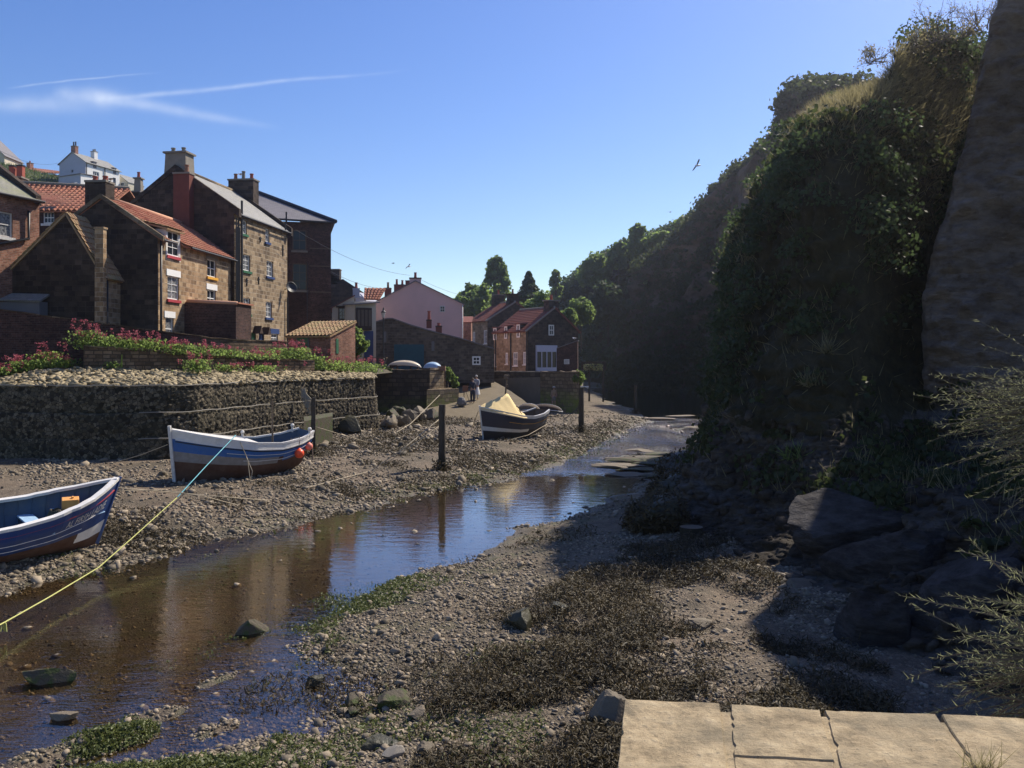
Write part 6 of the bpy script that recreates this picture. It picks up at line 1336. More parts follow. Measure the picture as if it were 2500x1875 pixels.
tree_px('hillside_tree', 'small green tree low on the slope beside the house chimney', 1360, 1410, 752, 800, 118, 'leaf', n=7000, size=.3)
for i, (x0, x1, yt, yb, d, mat, lab) in enumerate([(1382, 1440, 676, 770, 190, 'leaf_dark', 'lowest skyline tree of the far hillside'), (1412, 1492, 614, 720, 184, 'leaf', 'large grey-green tree bulging over the lower hillside skyline'), (1484, 1536, 590, 660, 180, 'leaf', 'sunlit skyline tree left of the highest rounded crown'),
      (1534, 1590, 548, 640, 178, 'leaf', 'highest rounded crown on the far hillside skyline'), (1575, 1640, 566, 640, 176, 'leaf', 'pale green tree right of the highest rounded crown'), (1440, 1530, 690, 800, 160, 'leaf_dark', 'dark tree in the middle of the shaded hillside'), (1540, 1620, 640, 730, 165, 'leaf', 'tree with a sunlit top half way up the hillside'),
      (1640, 1720, 532, 590, 170, 'leaf', 'low bush-like tree on the upper skyline'), (1725, 1790, 466, 530, 164, 'leaf_dark', 'dark bushy tree near the foot of the brown cliff skyline'), (1780, 1850, 428, 490, 156, 'leaf', 'topmost tree of the wooded skyline against the brown cliff')]):
    tree_px('hillside_tree', lab, x0, x1, yt, yb, d, mat, n=8000, size=.42)
tree_px('garden_bush', 'sunlit green bush between the brick shed and the yellow shop', 842, 897, 802, 876, 60, 'leaf_bright', n=7000, size=.13, zb=4.1, cat='bush')
tree_px('garden_bush', 'green bush on the slipway wall behind the easel', 1080, 1104, 892, 930, 69, 'leaf_bright', n=3600, size=.11, zb=3.2, cat='bush')
tree_px('garden_bush', 'leafy shrub hanging over the slipway beside the painter', 1100, 1120, 912, 952, 67.6, 'leaf', n=2600, size=.10, zb=2.0, cat='bush')
tree_px('ivy_hedge', 'low dark ivy hedge along the sea wall top before the upturned boats', 888, 962, 893, 914, 65.9, 'leaf_dark', n=5200, size=.11, zb=3.9, cat='hedge')
tree_px('ivy_bush', 'ivy trailing over the right corner of the rubble sea wall', 1400, 1428, 905, 938, 70.6, 'leaf', n=1600, size=.12, zb=3, cat='bush')
def twiggy(name, label, base, h, w, n, seed, lean=(0, 0, 0), mat='dry', leafn=900, size=.06):
    e = empty(name, label, 'shrub', base); r = np.random.default_rng(seed); m = MB(); tips = []
    def br(p, d, l, rad, k):
        q = [p]; 
        for i in range(3): d = (d + Vector(r.normal(size=3) * .16)).normalized(); p = p + d * l / 3; q.append(p)
        m.tube(q, [rad, rad * .85, rad * .7, rad * .5], 4, cap=False); tips.append(p); tips.append(q[2])
        if k > 0:
            for _ in range(3): br(q[int(r.integers(1, 4))], (d + Vector(r.normal(size=3) * .5)).normalized(), l * .62, rad * .55, k - 1)
    for i in range(n): br(Vector((r.normal() * w * .2, r.normal() * w * .2, 0)), (Vector((r.normal() * w / h * .8, r.normal() * w / h * .8, 1)) + Vector(lean)).normalized(), h * (.5 + .25 * r.random()), .022 * h ** .5, 3)
    m.build('branches', M['twig'], e); T = np.array([tuple(t) for t in tips]); q = T[r.integers(0, len(T), leafn)] + r.normal(size=(leafn, 3)) * .06; V, Fo, a = leaves(q, size); np_mesh('foliage', V, Fo, M[mat], e, attr=a); return e
for i, (x, y, d, h_, w_, lab) in enumerate([(2135, 150, 27.8, .9, .8, 'small bare shrub leaning out from the cliff crest, farthest left'), (2240, 118, 29.0, 1.2, 1.2, 'grey feathery shrub on the cliff crest'), (2296, 106, 30.2, 1.7, .9, 'tallest bare twiggy bush on the cliff crest'), (2342, 98, 31.5, 1.1, 1.0, 'low twiggy bush right of the tallest one on the crest'),
                             (2385, 75, 33.0, 1.6, .9, 'thin bare bush beside the rock wall on the skyline'), (1895, 325, 118, 1.6, 1.6, 'scrubby bush on the brown cliff edge')]):
    b = P(x, y, d); twiggy('cliff_shrub', lab, b, h_ * .75, w_, 9, 20 + i, leafn=420, size=.035 if d < 60 else .16)

# sunlit broom bushes at the right edge, close to the bridge
def broom(label, root, spread, n, seed, L=1.3, dirx=(-1, 0, .35), pods=1.0):
    r = np.random.default_rng(seed); e = empty('broom_bush', label, 'bush', root); m = MB(); lv, ln_ = [], []
    for i in range(n):
        d = Vector(dirx) + Vector(r.normal(size=3) * spread); d.normalize(); p = Vector(r.normal(size=3) * .12); q = [p]; l = L * (.45 + .75 * r.random())
        for k in range(7):
            d = (d + Vector((0, 0, -.05 + .05 * r.random())) + Vector(r.normal(size=3) * .055)).normalized(); p = p + d * l / 7; q.append(p)
            if k > 1:
                for _ in range(9):
                    t = q[-2].lerp(p, r.random()); dd = (d * .9 + Vector(r.normal(size=3) * .55)).normalized(); lv.append(t); ln_.append(dd)
        m.tube(q, [.006, .0055, .005, .0045, .004, .0035, .003, .002], 3, cap=False)
    m.build('stems', M['twig'], e)
    z = np.array([tuple(a) for a in lv]); dn = np.array([tuple(a) for a in ln_]); R = rotmats(len(z), .1, dn); R = R[:, :, [0, 2, 1]] * np.array([1, 1, -1]); 
    k = .6 + .9 * r.random(len(z)); V, Fo, a = scatter(np.array([[-.5, 0, 0], [.5, 0, 0], [.35, .6, .06], [-.1, 1.0, .12]]), LEAFF, z, R, np.stack([k * .0035, k * .034 * pods, k * .034], 1)); np_mesh('foliage', V, Fo, M['broomleaf'], e, attr=a); return e
M['broomleaf'] = leafmat('broom_leaves', (.045, .055, .02), (.26, .27, .15), .4)
broom('sunlit broom bush spreading in from the right edge against the rock wall', P(2730, 1000, 6.4), .22, 250, 3, 1.05, (-1, 0, .06))
broom('dark arching broom stems below the sunlit bush at the right edge', P(2740, 1110, 6.6), .2, 45, 5, .95, (-1, 0, .1))
broom('pale stemmed broom bush in the bottom right corner above the parapet', P(2665, 1640, 4.4), .25, 120, 8, .62, (-1, 0, .08))
broom('small spray of broom shoots at the right edge, mid height', P(2600, 1490, 4.6), .25, 12, 9, .34, (-1, 0, .5))
e = empty('grass_tuft', 'dry grass tuft growing from a parapet joint', 'grass', G3(2400, 1876)); p = RNG.normal(size=(90, 3)) * np.array([.03, .012, 0]); V, Fo, a = blades(p, .003, .07, None, .5); np_mesh('blades', V, Fo, M['dry'], e, attr=a)
for i, (x, y, d, w, hh, lab) in enumerate([(1980, 940, 31, .25, .4, 'pale seeding grass catching the sun in the middle of the dark slope'), (2020, 860, 30, .15, .5, 'tall pale stalks on the dark slope above the seeding grass'), (1945, 1120, 30, .3, .45, 'bright green reed clump low on the dark slope'), (1830, 640, 37, .6, .9, 'pale grass plume on the left edge of the near cliff'), (1760, 780, 70, .1, .1, '')]):
    if not lab: continue
    b = None
    for st in np.linspace(.45, 1.25, 90):
        q = P(x, y, d * st); dd = np.sum((V1 - np.array(q)) ** 2, 1).min()
        if b is None or dd < b[0]: b = (dd, q)
    e = empty('grass_clump', lab, 'grass', b[1]); p = RNG.normal(size=(70, 3)) * np.array([w * .5, w * .4, .05]); V, Fo, a = blades(p, .03, hh, np.tile([-.4, -.5, .8], (70, 1)), .45); np_mesh('blades', V, Fo, M['leaf_bright'] if 'green' in lab else M['dry'], e, attr=a)
# ------------------------------------------------------------------ boats
class Boat:
    def __init__(s, name, label, mid, az, heel, L, B, sheer, keel, bs, rake=(.15, .35), pitch=0.0, p=(.95, .62, .42, .45), xz=0.0):
        s.L, s.B, s.rake, s.p = L, B, rake, p; s.sheer, s.keel, s.bs = sheer, keel, bs
        s.e = empty(name, label, 'boat', mid, 0, None, rot=(math.radians(heel), math.radians(pitch), math.radians(90 - az)))
        s.M = Matrix.Translation(Vector(mid)) @ s.e.rotation_euler.to_matrix().to_4x4()
    def c(s, t): return np.interp(t, *t) if False else None
    def pt(s, u, t, side=1, off=0.0, inset=0.0):
        """u 0 bow..1 stern, t 0 keel..1 gunwale"""
        zs = np.interp(u, *s.sheer); zk = np.interp(u, *s.keel); b = np.interp(u, *s.bs) * s.B / 2; pw = np.interp(u, [0, .18, .55, 1], s.p)
        x = s.L / 2 - u * s.L; x += -s.rake[0] * (1 - t) * (1 - u) ** 3 + s.rake[1] * (1 - t) * u ** 3
        y = (max(t, 0) ** pw) * b * (1 - .07 * max(0, t - .75) * 4 * (1 if u > .25 else 0)) + off - inset
        y = max(y, 0.0 if inset else .0)
        return Vector((x, side * y, zk + (zs - zk) * t))
    def hull(s, mats, band, ns=7, nu=30):
        us = [(i / (nu - 1)) for i in range(nu)]; us = [u ** 1.15 for u in us]; m = MB()
        for side in (1, -1):
            for k in range(ns):
                t0, t1 = k / ns, (k + 1) / ns; g = []
                for u in us: g.append([s.pt(u, t0 + (t1 - t0) * f, side, .028 * (1 - f) * (1 if k else 0) * min(1, u * 8)) for f in (0, .35, .7, 1)])
                def mi(i, j, t0=t0, t1=t1): return band(us[i], t0 + (t1 - t0) * (j + .5) / 3)
                m.grid(g if side == 1 else [r[::-1] for r in g], (lambda i, j, mi=mi, side=side: mi(i, j if side == 1 else 2 - j)))
                if k: m.grid([[s.pt(u, t0, side, 0), s.pt(u, t0, side, .028 * min(1, u * 8))] for u in us], mi(0, 0))
            g = [[s.pt(u, t, side, 0, .035) + Vector((0, 0, .03 if t == 0 else 0)) for t in (0, .1, .25, .45, .7, 1)] for u in us]
            m.grid(g if side == -1 else [r[::-1] for r in g], len(mats) - 1)
        tr = [s.pt(1, t / 8, 1) for t in range(9)] + [s.pt(1, 1 - t / 8, -1) for t in range(9)]
        m.poly(tr, band(1, .8)); m.poly([v + Vector((.04, 0, 0)) for v in tr][::-1], len(mats) - 1)
        return m.build('hull', mats, s.e)
    def rail(s, name, mat, u0=0.0, u1=1.0, t=1.0, w=.055, h=.05, side=(1, -1), dz=0.0, out=.012):
        m = MB(); n = 26
        for sd in side:
            g = []
            for i in range(n + 1):
                u = u0 + (u1 - u0) * i / n; p = s.pt(u, t, sd); q = s.pt(min(1, u + .02), t, sd) - s.pt(max(0, u - .02), t, sd); q.z = 0; nn = Vector((-q.y, q.x, 0)).normalized() * sd
                if nn.y * sd < 0: nn = -nn
                a, b = p + nn * out, p - nn * (w - out); g.append([a + Vector((0, 0, dz - h / 2)), a + Vector((0, 0, dz + h / 2)), b + Vector((0, 0, dz + h / 2)), b + Vector((0, 0, dz - h / 2)), a + Vector((0, 0, dz - h / 2))])
            m.grid(g); m.poly(g[0][:4]); m.poly(g[-1][:4])
        return m.build(name, M[mat] if isinstance(mat, str) else mat, s.e)
    def thwart(s, u, z, w, mat, th=.04, name='thwart'):
        x = s.L / 2 - u * s.L; zs, zk = np.interp(u, *s.sheer), np.interp(u, *s.keel); t = (z - zk) / (zs - zk); y = s.pt(u, t).y - .04; m = MB(); m.b2((x - w / 2, -y, z - th), (x + w / 2, y, z)); return m.build(name, M[mat], s.e)
    def stem(s, mat, top=.12, w=.05):
        m = MB(); a = [s.pt(0, t / 6) + Vector((.035, 0, 0)) for t in range(7)]; a.append(a[-1] + Vector((.02, 0, top))); m.tube(a, w, 4); return m.build('stem_post', M[mat], s.e)
    def world(s, v): return s.M @ Vector(v)

def c3(*a): return [list(x) for x in a]
M['navy'] = paint('navy_paint', (.018, .055, .19), .28, .5, .08, (.02, .03, .05)); M['boat_blue'] = paint('boat_blue_paint', (.012, .11, .36), .32, .5, .10, (.12, .2, .28)); M['boat_white'] = paint('boat_white_paint', (.72, .70, .66), .4, .4, .12, (.4, .36, .3))
M['grey_hull'] = paint('grey_boot_paint', (.27, .26, .25), .5, .3, .25, (.16, .14, .12)); M['antifoul'] = paint('brown_antifouling', (.085, .040, .026), .75, .2, .25, (.15, .10, .07), 3); M['red_line'] = paint('red_line_paint', (.55, .06, .06), .4)
M['inner_blue'] = paint('inner_blue_paint', (.05, .09, .15), .7, .2, .3, (.1, .12, .14), 3); M['pale_blue'] = paint('pale_blue_paint', (.32, .48, .66), .5, .3, .1); M['dark_hull'] = paint('dark_blue_hull', (.022, .03, .06), .3, .5, .1); M['orange'] = paint('orange_plastic', (.75, .36, .10), .5); M['buoy'] = paint('orange_buoy', (.85, .10, .035), .4, .4, .04); M['buoy2'] = paint('faded_buoy', (.75, .22, .16), .5, .3, .1)
M['canvas'] = paint('cream_canvas', (.78, .60, .30), .8, .2, .06, None, 2)

# boat 1: navy rowing boat cut by the left edge, heeled towards us
b1 = Boat('rowing_boat', 'navy open rowing boat with white rail cut by the left edge', (-12.05, 20.15, .22), 40, 12, 5.3, 2.1,
          c3([0, .15, .35, .6, 1], [1.78, 1.50, 1.27, 1.15, 1.2]), c3([0, .08, .3, 1], [.12, .02, 0, .08]), c3([0, .06, .15, .3, .5, .8, 1], [.02, .26, .52, .83, 1.0, .92, .7]), rake=(.42, .2), p=(.95, .75, .48, .5))
def band1(u, t): 
    if t > .40: return 0
    return 1 if u < .16 and t > .2 else 2
b1.hull([M['navy'], M['boat_white'], M['antifoul'], M['inner_blue']], band1, ns=7)
b1.rail('gunwale', 'boat_white', w=.14, h=.07, dz=.02); b1.rail('red_stripe', 'red_line', .012, 1, .86, .02, .022, out=.022); b1.rail('white_stripe', 'boat_white', .10, .9, .63, .02, .014, out=.026); b1.rail('lower_stripe', 'boat_white', .16, .9, .48, .02, .014, out=.026)
b1.stem('navy', .06); b1.thwart(.36, .88, .34, 'pale_blue'); b1.thwart(.64, .82, .3, 'pale_blue')
m = MB(); g = []
for i in range(10):
    u = .06 + .2 * i / 9; x = b1.L / 2 - u * b1.L; zs, zk = np.interp(u, *b1.sheer), np.interp(u, *b1.keel); t = (1.0 - zk) / (zs - zk); y = b1.pt(u, t).y - .04; g.append([(x, -y, 1.0), (x, y, 1.0)])
m.grid(g); m.build('bow_sheets', M['pale_blue'], b1.e)
m = MB()
for u in np.linspace(.1, .95, 16):
    for sd in (1, -1): m.tube([b1.pt(u, t, sd, 0, .045) for t in (.12, .3, .5, .75, .98)], .016, 4)
m.build('rib', M['inner_blue'], b1.e)
fu = empty('fuel_can', 'orange plastic can standing in the bow of the navy rowing boat', 'can', b1.world((1.55, .05, 1.02)), rot=(math.radians(12), 0, .5)); m = MB(); m.box((0, 0, .19), (.38, .26, .38)); m.tube([(.05, 0, .38), (.05, 0, .43)], .035, 8); m.build('can', M['orange'], fu, bevel=.03)
ro = empty('rope_heap', 'heap of old rope and sacking beside the orange can', 'rope', b1.world((1.2, .0, 1.02)), rot=(math.radians(13), 0, 0)); m = MB()
for k in range(5): m.tube([(math.cos(a) * (.2 - .02 * k), math.sin(a) * (.16 - .02 * k), .02 + .03 * k + .015 * math.sin(a * 3 + k)) for a in np.linspace(0, 6.2, 20)], .022, 5)
m.build('coil', M['mossy'], ro); 
# name on the bow
def hull_text(b, txt, u0, u1, t0, t1, side, mat):
    cu = bpy.data.curves.new('lettering', 'FONT'); cu.body = txt; cu.size = 1; cu.resolution_u = 2; o = bpy.data.objects.new('tmp_text', cu); COL.objects.link(o); bpy.context.view_layer.update()
    me = bpy.data.meshes.new_from_object(o.evaluated_get(bpy.context.evaluated_depsgraph_get())); COL.objects.unlink(o); bpy.data.objects.remove(o)
    xs = [v.co.x for v in me.vertices]; x0, x1 = min(xs), max(xs)
    for v in me.vertices:
        f = (v.co.x - x0) / (x1 - x0); u = u0 + (u1 - u0) * f; t = t0 + (t1 - t0) * (v.co.y / .72); v.co = b.pt(u, t, side, .028)
    me.materials.clear(); me.materials.append(M[mat]); q = bpy.data.objects.new('name_lettering', me); link(q, b.e); return q
hull_text(b1, 'AL FIRSH LADIE', .27, .05, .66, .80, -1, 'boat_white')

# boat 2: blue and white coble, bow to the left
b2 = Boat('coble_boat', 'blue and white wooden coble with orange buoys resting on the mud', (-10.22, 32.35, .36), -139.5, -4, 5.75, 2.15,
          c3([0, .12, .3, .5, .7, .88, 1], [2.18, 2.03, 1.82, 1.62, 1.53, 1.64, 1.84]), c3([0, .5, .75, 1], [0, .0, .1, .42]), c3([0, .05, .15, .3, .5, .75, .9, 1], [.02, .20, .55, .86, 1.0, .92, .74, .52]), rake=(.30, .42), p=(.85, .55, .40, .48))
def band2(u, t):
    if t > .88: return 0
    if t > (.65 if u < .7 else .56): return 1
    if t > .50 and u < .66 - (t - .50) * -.2: return 2
    return 3
b2.hull([M['boat_white'], M['boat_blue'], M['grey_hull'], M['antifoul'], M['inner_blue']], band2, ns=8)
b2.rail('gunwale', 'boat_white', w=.09, h=.07, dz=.03); b2.rail('rubbing_strake', 'boat_white', .02, 1, .87, .05, .04, out=.045); b2.rail('white_line', 'boat_white', .30, .98, .74, .02, .018, out=.032)
b2.rail('dark_line', 'black', .02, 1, .835, .03, .03, out=.04); b2.rail('lower_line', 'boat_white', .42, .98, .60, .02, .02, out=.032); b2.stem('offwhite', .18, .07)
m = MB(); g = []
for i in range(14):
    u = .01 + .52 * i / 13; a, b = b2.pt(u, 1, 1), b2.pt(u, 1, -1); g.append([a + Vector((0, -.02, .035)), (a + b) / 2 + Vector((0, 0, .10)), b + Vector((0, .02, .035))])
m.grid(g); m.poly([g[-1][0], g[-1][1], g[-1][2], g[-1][2] - Vector((0, 0, .35)), g[-1][0] - Vector((0, 0, .35))]); m.build('foredeck', M['boat_white'], b2.e)
b2.thwart(.70, 1.0, .3, 'pale_blue'); b2.thwart(.88, 1.12, .3, 'pale_blue')
for u, sd in ((.60, -1), (.95, 1), (.955, -1)):
    m = MB(); p_ = b2.pt(u, 1, sd); m.tube([p_ + Vector((0, -sd * .03, -.05)), p_ + Vector((0, -sd * .03, .16))], .045, 8); m.lathe(p_ + Vector((0, -sd * .03, .16)), [(.04, 0), (.075, .03), (.075, .10), (.02, .14)], 8); m.build('bollard', M['offwhite'], b2.e)
m = MB(); x_ = b2.L / 2 - .74 * b2.L; m.tube([(x_, 0, .3), (x_ + .18, .03, 3.15)], [.045, .028], 8); m.tube([(x_ + .13, -.12, 2.95), (x_ + .17, .22, 3.0)], .02, 5); m.build('mast', M['wood'], b2.e)
m = MB(); a = b2.pt(1, .95); m.b2((-b2.L / 2 - .12, .06, 1.05), (-b2.L / 2 - .03, .16, 1.85)); m.build('rudder', M['buoy'], b2.e)
m = MB(); 
for k in range(3): m.tube([(-b2.L / 2 + .5 + .22 * math.cos(a) , .1 + .3 * math.sin(a), 1.45 + .12 * math.sin(a * 2 + k)) for a in np.linspace(0, 6.0, 16)], .018, 5)
m.build('rope_coil', M['rope'], b2.e)
def buoy(label, u, t, r, mat):
    c = b2.world(b2.pt(u, t, 1) + Vector((0, r * .9, 0))); e = empty('buoy', label, 'buoy', c, 0, 'round buoys hung on the coble'); m = MB(); m.lathe((0, 0, 0), [(r * math.sin(a), -r * math.cos(a)) for a in np.linspace(.0, math.pi * .9, 12)] + [(r * .2, r * 1.1), (.02, r * 1.15)], 16); m.build('ball', M[mat], e, smooth=True)
    m = MB(); m.tube([(0, 0, r * 1.1), (.0, .04, r * 1.1 + .55)], .012, 5); m.build('lanyard', M['black'], e)
buoy('larger bright orange buoy hanging on the side of the coble', (.86), .62, .185, 'buoy'); buoy('smaller faded orange buoy nearer the stern of the coble', (.965), .66, .15, 'buoy2')

m = MB()
for k in range(6): m.tube([(-b2.L / 2 + 1.35 + (.26 - .03 * k) * math.cos(a), .1 + (.3 - .03 * k) * math.sin(a), .98 + .05 * k + .02 * math.sin(3 * a + k)) for a in np.linspace(0, 6.2, 18)], .028, 5)
o = m.build('net_heap', M['rope']); o.matrix_world = b2.M; tag(o, 'heap of coiled rope lying in the stern of the blue coble', 'rope')
# boat 3: dark coble with cream canopy
b3 = Boat('covered_boat', 'dark blue coble with cream canvas cover on its bow', (-.05, 49.3, .45), -134, -3, 5.0, 1.95,
          c3([0, .12, .3, .5, .7, .88, 1], [1.95, 1.82, 1.62, 1.42, 1.34, 1.45, 1.65]), c3([0, .5, .75, 1], [0, 0, .08, .32]), c3([0, .05, .15, .3, .5, .75, .9, 1], [.02, .20, .52, .85, 1.0, .94, .82, .66]), rake=(.40, .3), p=(.85, .55, .4, .45))
def band3(u, t):
    if t > .90: return 0
    if .34 < t < .44 and u < .62: return 1
    return 2 if t > .40 else 3
b3.hull([M['offwhite'], M['boat_white'], M['dark_hull'], paint('dark_antifouling', (.035, .03, .03), .7), M['wood']], band3, ns=8)
b3.rail('gunwale', 'boat_white', w=.09, h=.07, dz=.03); b3.rail('yellow_line', 'yellow_sill', .32, 1, .70, .02, .02, out=.03); b3.stem('boat_white', .1, .05); b3.thwart(.68, .95, .3, 'wood'); b3.thwart(.86, 1.0, .3, 'wood')
m = MB(); g = []; nn = 18
for i in range(nn):
    f = i / (nn - 1); u = .01 + .55 * f; a, b = b3.pt(u, 1, 1), b3.pt(u, 1, -1); hgt = .06 + 1.1 * min(1, f / .75) if f < .75 else 1.16 - .75 * (f - .75) / .25
    row = []
    for j in range(11):
        q = j / 10; p_ = a.lerp(b, q); pk = 1 - abs(q - .5) * 2; ss = pk ** 1.05; edge = -.12 if j in (0, 10) else 0; row.append(p_ + Vector((0, (.08 if j == 0 else -.05 if j == 10 else 0), .05 + hgt * ss + edge + .03 * math.sin(i * 1.9 + j) * ss)))
    g.append(row)
m.grid(g); m.build('canvas_cover', M['canvas'], b3.e, smooth=True)
m = MB(); x_ = b3.L / 2 - .50 * b3.L; m.tube([b3.pt(.5, 1, 1) + Vector((0, -.05, 0)), (x_, .5, 1.9), (x_, 0, 2.05), (x_, -.5, 1.9), b3.pt(.5, 1, -1) + Vector((0, .05, 0))], .025, 6); m.b2((x_ - .35, -.14, .9), (x_ - .12, .14, 1.75)); m.build('cover_hoop', M['darkwood'], b3.e)
m = MB(); x_ = b3.L / 2 - .36 * b3.L; m.tube([(x_, 0, .5), (x_ - .22, -.05, 3.5)], [.06, .045], 8); m.box((x_ - .22, -.05, 3.62), (.16, .34, .22)); m.box((x_ - .2, -.0, 3.1), (.14, .14, .16)); m.build('mast', M['wood'], b3.e)

# upturned dinghies on the sea wall
def upturned(label, px, py, d, L, W, H, az, mat, cat='dinghy'):
    e = empty('upturned_dinghy', label, cat, P(px, py, d), math.radians(-az)); g = []
    for i in range(19):
        f = i / 18 * 2 - 1; w = W / 2 * (1 - abs(f) ** 2.4) ** .8 + .02; hh = H * (1 - abs(f) ** 2.6) ** .55; g.append([Vector((f * L / 2, math.cos(a) * w, math.sin(a) ** .7 * hh + .16 * f * f * -1)) for a in np.linspace(.0, math.pi, 11)])
    MB().grid(g).build('hull', M[mat], e, smooth=True); m = MB(); m.tube([r[5] + Vector((0, 0, .01)) for r in g], .02, 4); m.build('keel', M['offwhite'], e)
    m = MB(); m.tube([r[0] for r in g], .028, 5); m.tube([r[-1] for r in g], .028, 5); m.build('gunwale', M['darkwood'] if mat == 'cream_hull' else M['boat_white'], e)
    return e
M['cream_hull'] = paint('cream_hull_paint', (.66, .56, .40), .4, .4, .08)
upturned('cream upturned dinghy propped on trestles on the sea wall', 987, 893, 67.6, 2.8, .95, .42, 8, 'cream_hull'); upturned('small pale blue upturned dinghy beside the cream one', 1056, 897, 67.4, 1.5, .9, .42, -6, 'pale_blue')
for (x, lab) in ((962, 'left trestle under the cream dinghy'), (1012, 'right trestle under the cream dinghy')):
    b = P(x, 893, 67.5); e = empty('trestle', lab, 'trestle', (b.x, b.y, 4.24)); m = MB(); zt = b.z - 4.24 + .05; m.b2((-.32, -.3, zt - .08), (.32, .3, zt)); m.b2((-.3, -.28, 0), (-.22, .28, zt - .081)); m.b2((.22, -.28, 0), (.3, .28, zt - .081)); m.build('frame', M['darkwood'], e)
b = P(884, 905, 60); e = empty('bench_table', 'weathered table with crossed legs on the quay below the lamp', 'table', (P(912, 868, 66).x, 66.9, 4.2)); m = MB(); m.b2((-.9, -.3, .98), (.9, .3, 1.04)); m.build('table_top', M['wood'], e); m = MB()
for sx in (-.7, .7): m.tube([(sx - .2, -.2, 0), (sx + .15, .2, .97)], .04, 5); m.tube([(sx + .2, -.2, 0), (sx - .15, .2, .97)], .04, 5)
m.build('legs', M['wood'], e)
b = P(1075, 900, 67.3); e = empty('brick_pier', 'short brick pier top at the end of the sea wall', 'pier', (b.x, b.y, 4.2)); m = MB(); m.b2((-.4, -.25, 0), (.4, .25, .36)); m.build('pier', M['brick'], e)

# ------------------------------------------------------------------ mooring posts
t = NT('weedy_post_wood', .8); p = t.pos(); sp = t.n('ShaderNodeSeparateXYZ'); t.put(sp.inputs[0], t.coord('Object')); n1 = t.noise(t.pos((1, 1, .25)), 9, 6, .7)
col = t.mix(n1, (.028, .022, .016), (.10, .078, .055)); col = t.mix(t.math('MULTIPLY', t.math('SUBTRACT', 1.3, sp.outputs[2]), 1.2, clamp=True), col, (.016, .016, .010)); t.base(col); t.norm(t.bump(n1, .9, .04)); M['post'] = t.m
def post(label, px, yt, yb, d, w, foot=True, lean=(0, 0), sq=False):
    b = P(px, yb, d); hgt = (yb - yt) / F * d; e = empty('mooring_post', label, 'post', b, random.random(), 'timber mooring posts'); m = MB(); n = 9 if not sq else 4; pts = []; rs = []
    for i in range(14): f = i / 13; pts.append((lean[0] * f * hgt + .012 * math.sin(i * 2.1), lean[1] * f * hgt, -.5 + (hgt + .5) * f)); rs.append(w / 2 * (1.06 + .10 * math.sin(i * 1.7) * .5 - .12 * f))
    m.tube(pts, rs, n); m.build('timber', M['post'], e)
    if foot: 
        k = 260; q = np.stack([RNG.normal(size=k) * w * .8, RNG.normal(size=k) * w * .8, RNG.random(k) ** 2 * .5], 1); V, Fo, a = scatter(STRIP, STRIPF, q, rotmats(k, .9, np.tile([0, 0, 1.0], (k, 1))), np.stack([np.full(k, .04), np.full(k, .18), np.full(k, .16)], 1)); wc = np_mesh('weed_collar', V, Fo, M['weed'], e, attr=a); wc['kind'] = 'stuff'
    return e
post('square dark mooring post close behind the stern of the blue coble', 765, 971, 1121, 38.2, .27, True, (0, 0), True); post('tall black weedy mooring post standing alone in the middle of the mud', 1079, 988, 1152, 36.4, .31)
post('mooring post with iron cap between the covered boat and the beck', 1419, 946, 1056, 55, .36); post('farthest mooring post, standing by the bend of the beck', 1551, 940, 1011, 79, .26, True)
e = empty('post_cap', 'pale iron fitting on top of the post right of the covered boat', 'fitting', P(1426, 945, 55)); m = MB(); m.tube([(-.2, 0, 0), (.05, 0, .03), (.28, 0, -.02)], [.05, .03, .10], 6); m.build('hook', M['offwhite'], e)
# timber staging with hanging yellow flowers
e = empty('timber_staging', 'timber staging on tall legs with pale trailing flowers by the cliff', 'staging', P(1440, 972, 96))
m = MB(); W_ = 2.9; zt = P(1440, 883, 96).z - P(1440, 972, 96).z; m.b2((-1.0, -.6, zt - .12), (1.75, .8, zt)); m.build('deck', M['darkwood'], e)
for sx in (-.1, 1.45): m = MB(); m.tube([(sx, -.4, -.4), (sx, -.4, zt - .13)], .11, 6); m.build('leg', M['post'], e)
m = MB(); m.b2((-1.0, -.64, zt - .95), (1.75, -.56, zt - .15)); m.build('fascia', M['darkwood'], e); p = np.stack([RNG.random(420) * 2.2 - .8, -.7 + RNG.normal(size=420) * .06, zt - .25 - RNG.random(420) * .7], 1); V, Fo, a = leaves(p, .09); np_mesh('trailing_flowers', V, Fo, M['yellow_bloom'], e, attr=a)
# stump
b = G(1688, 1338, .15); e = empty('timber_stump', 'sawn-off timber post standing in deep shade under the cliff', 'stump', b); m = MB(); m.tube([(0, 0, -.3), (0, 0, .55)], [.34, .30], 16); m.build('timber', M['post'], e); m = MB(); m.lathe((0, 0, .553), [(.295, 0), (.15, .005), (0, .004)], 16); m.build('sawn_top', M['wood'], e)

# ------------------------------------------------------------------ ropes
def rope(label, pts, r, mat, name='mooring_rope', sag=0.0):
    P_ = [Vector(p) for p in pts]; out = []
    for i in range(len(P_) - 1):
        n = max(3, int((P_[i + 1] - P_[i]).length / .35))
        for j in range(n): f = j / n; q = P_[i].lerp(P_[i + 1], f); q.z -= sag * 4 * f * (1 - f); out.append(q)
    out.append(P_[-1]); O = out[0].copy(); m = MB(); m.tube([q - O for q in out], r, 6); o = m.build(name, M[mat], smooth=True, loc=O); tag(o, label, 'rope'); return o
A_ = P(575, 1063, 31.6); B_ = P(240, 1386, 19.3); C_ = P(12, 1519, 15.4); D_ = P(-160, 1608, 13.4)
mid = A_.lerp(B_, .52); mid = P(432, 1215, 24.6)
rope('taut blue mooring line running from the coble toward the camera', [A_, P(505, 1136, 27.6), mid], .017, 'rope_blue'); rope('yellow-green end of the long mooring line over the pool', [mid, P(330, 1307, 21.4), B_, P(120, 1458, 17.1), C_, D_], .015, 'rope_green')
m = MB(); 
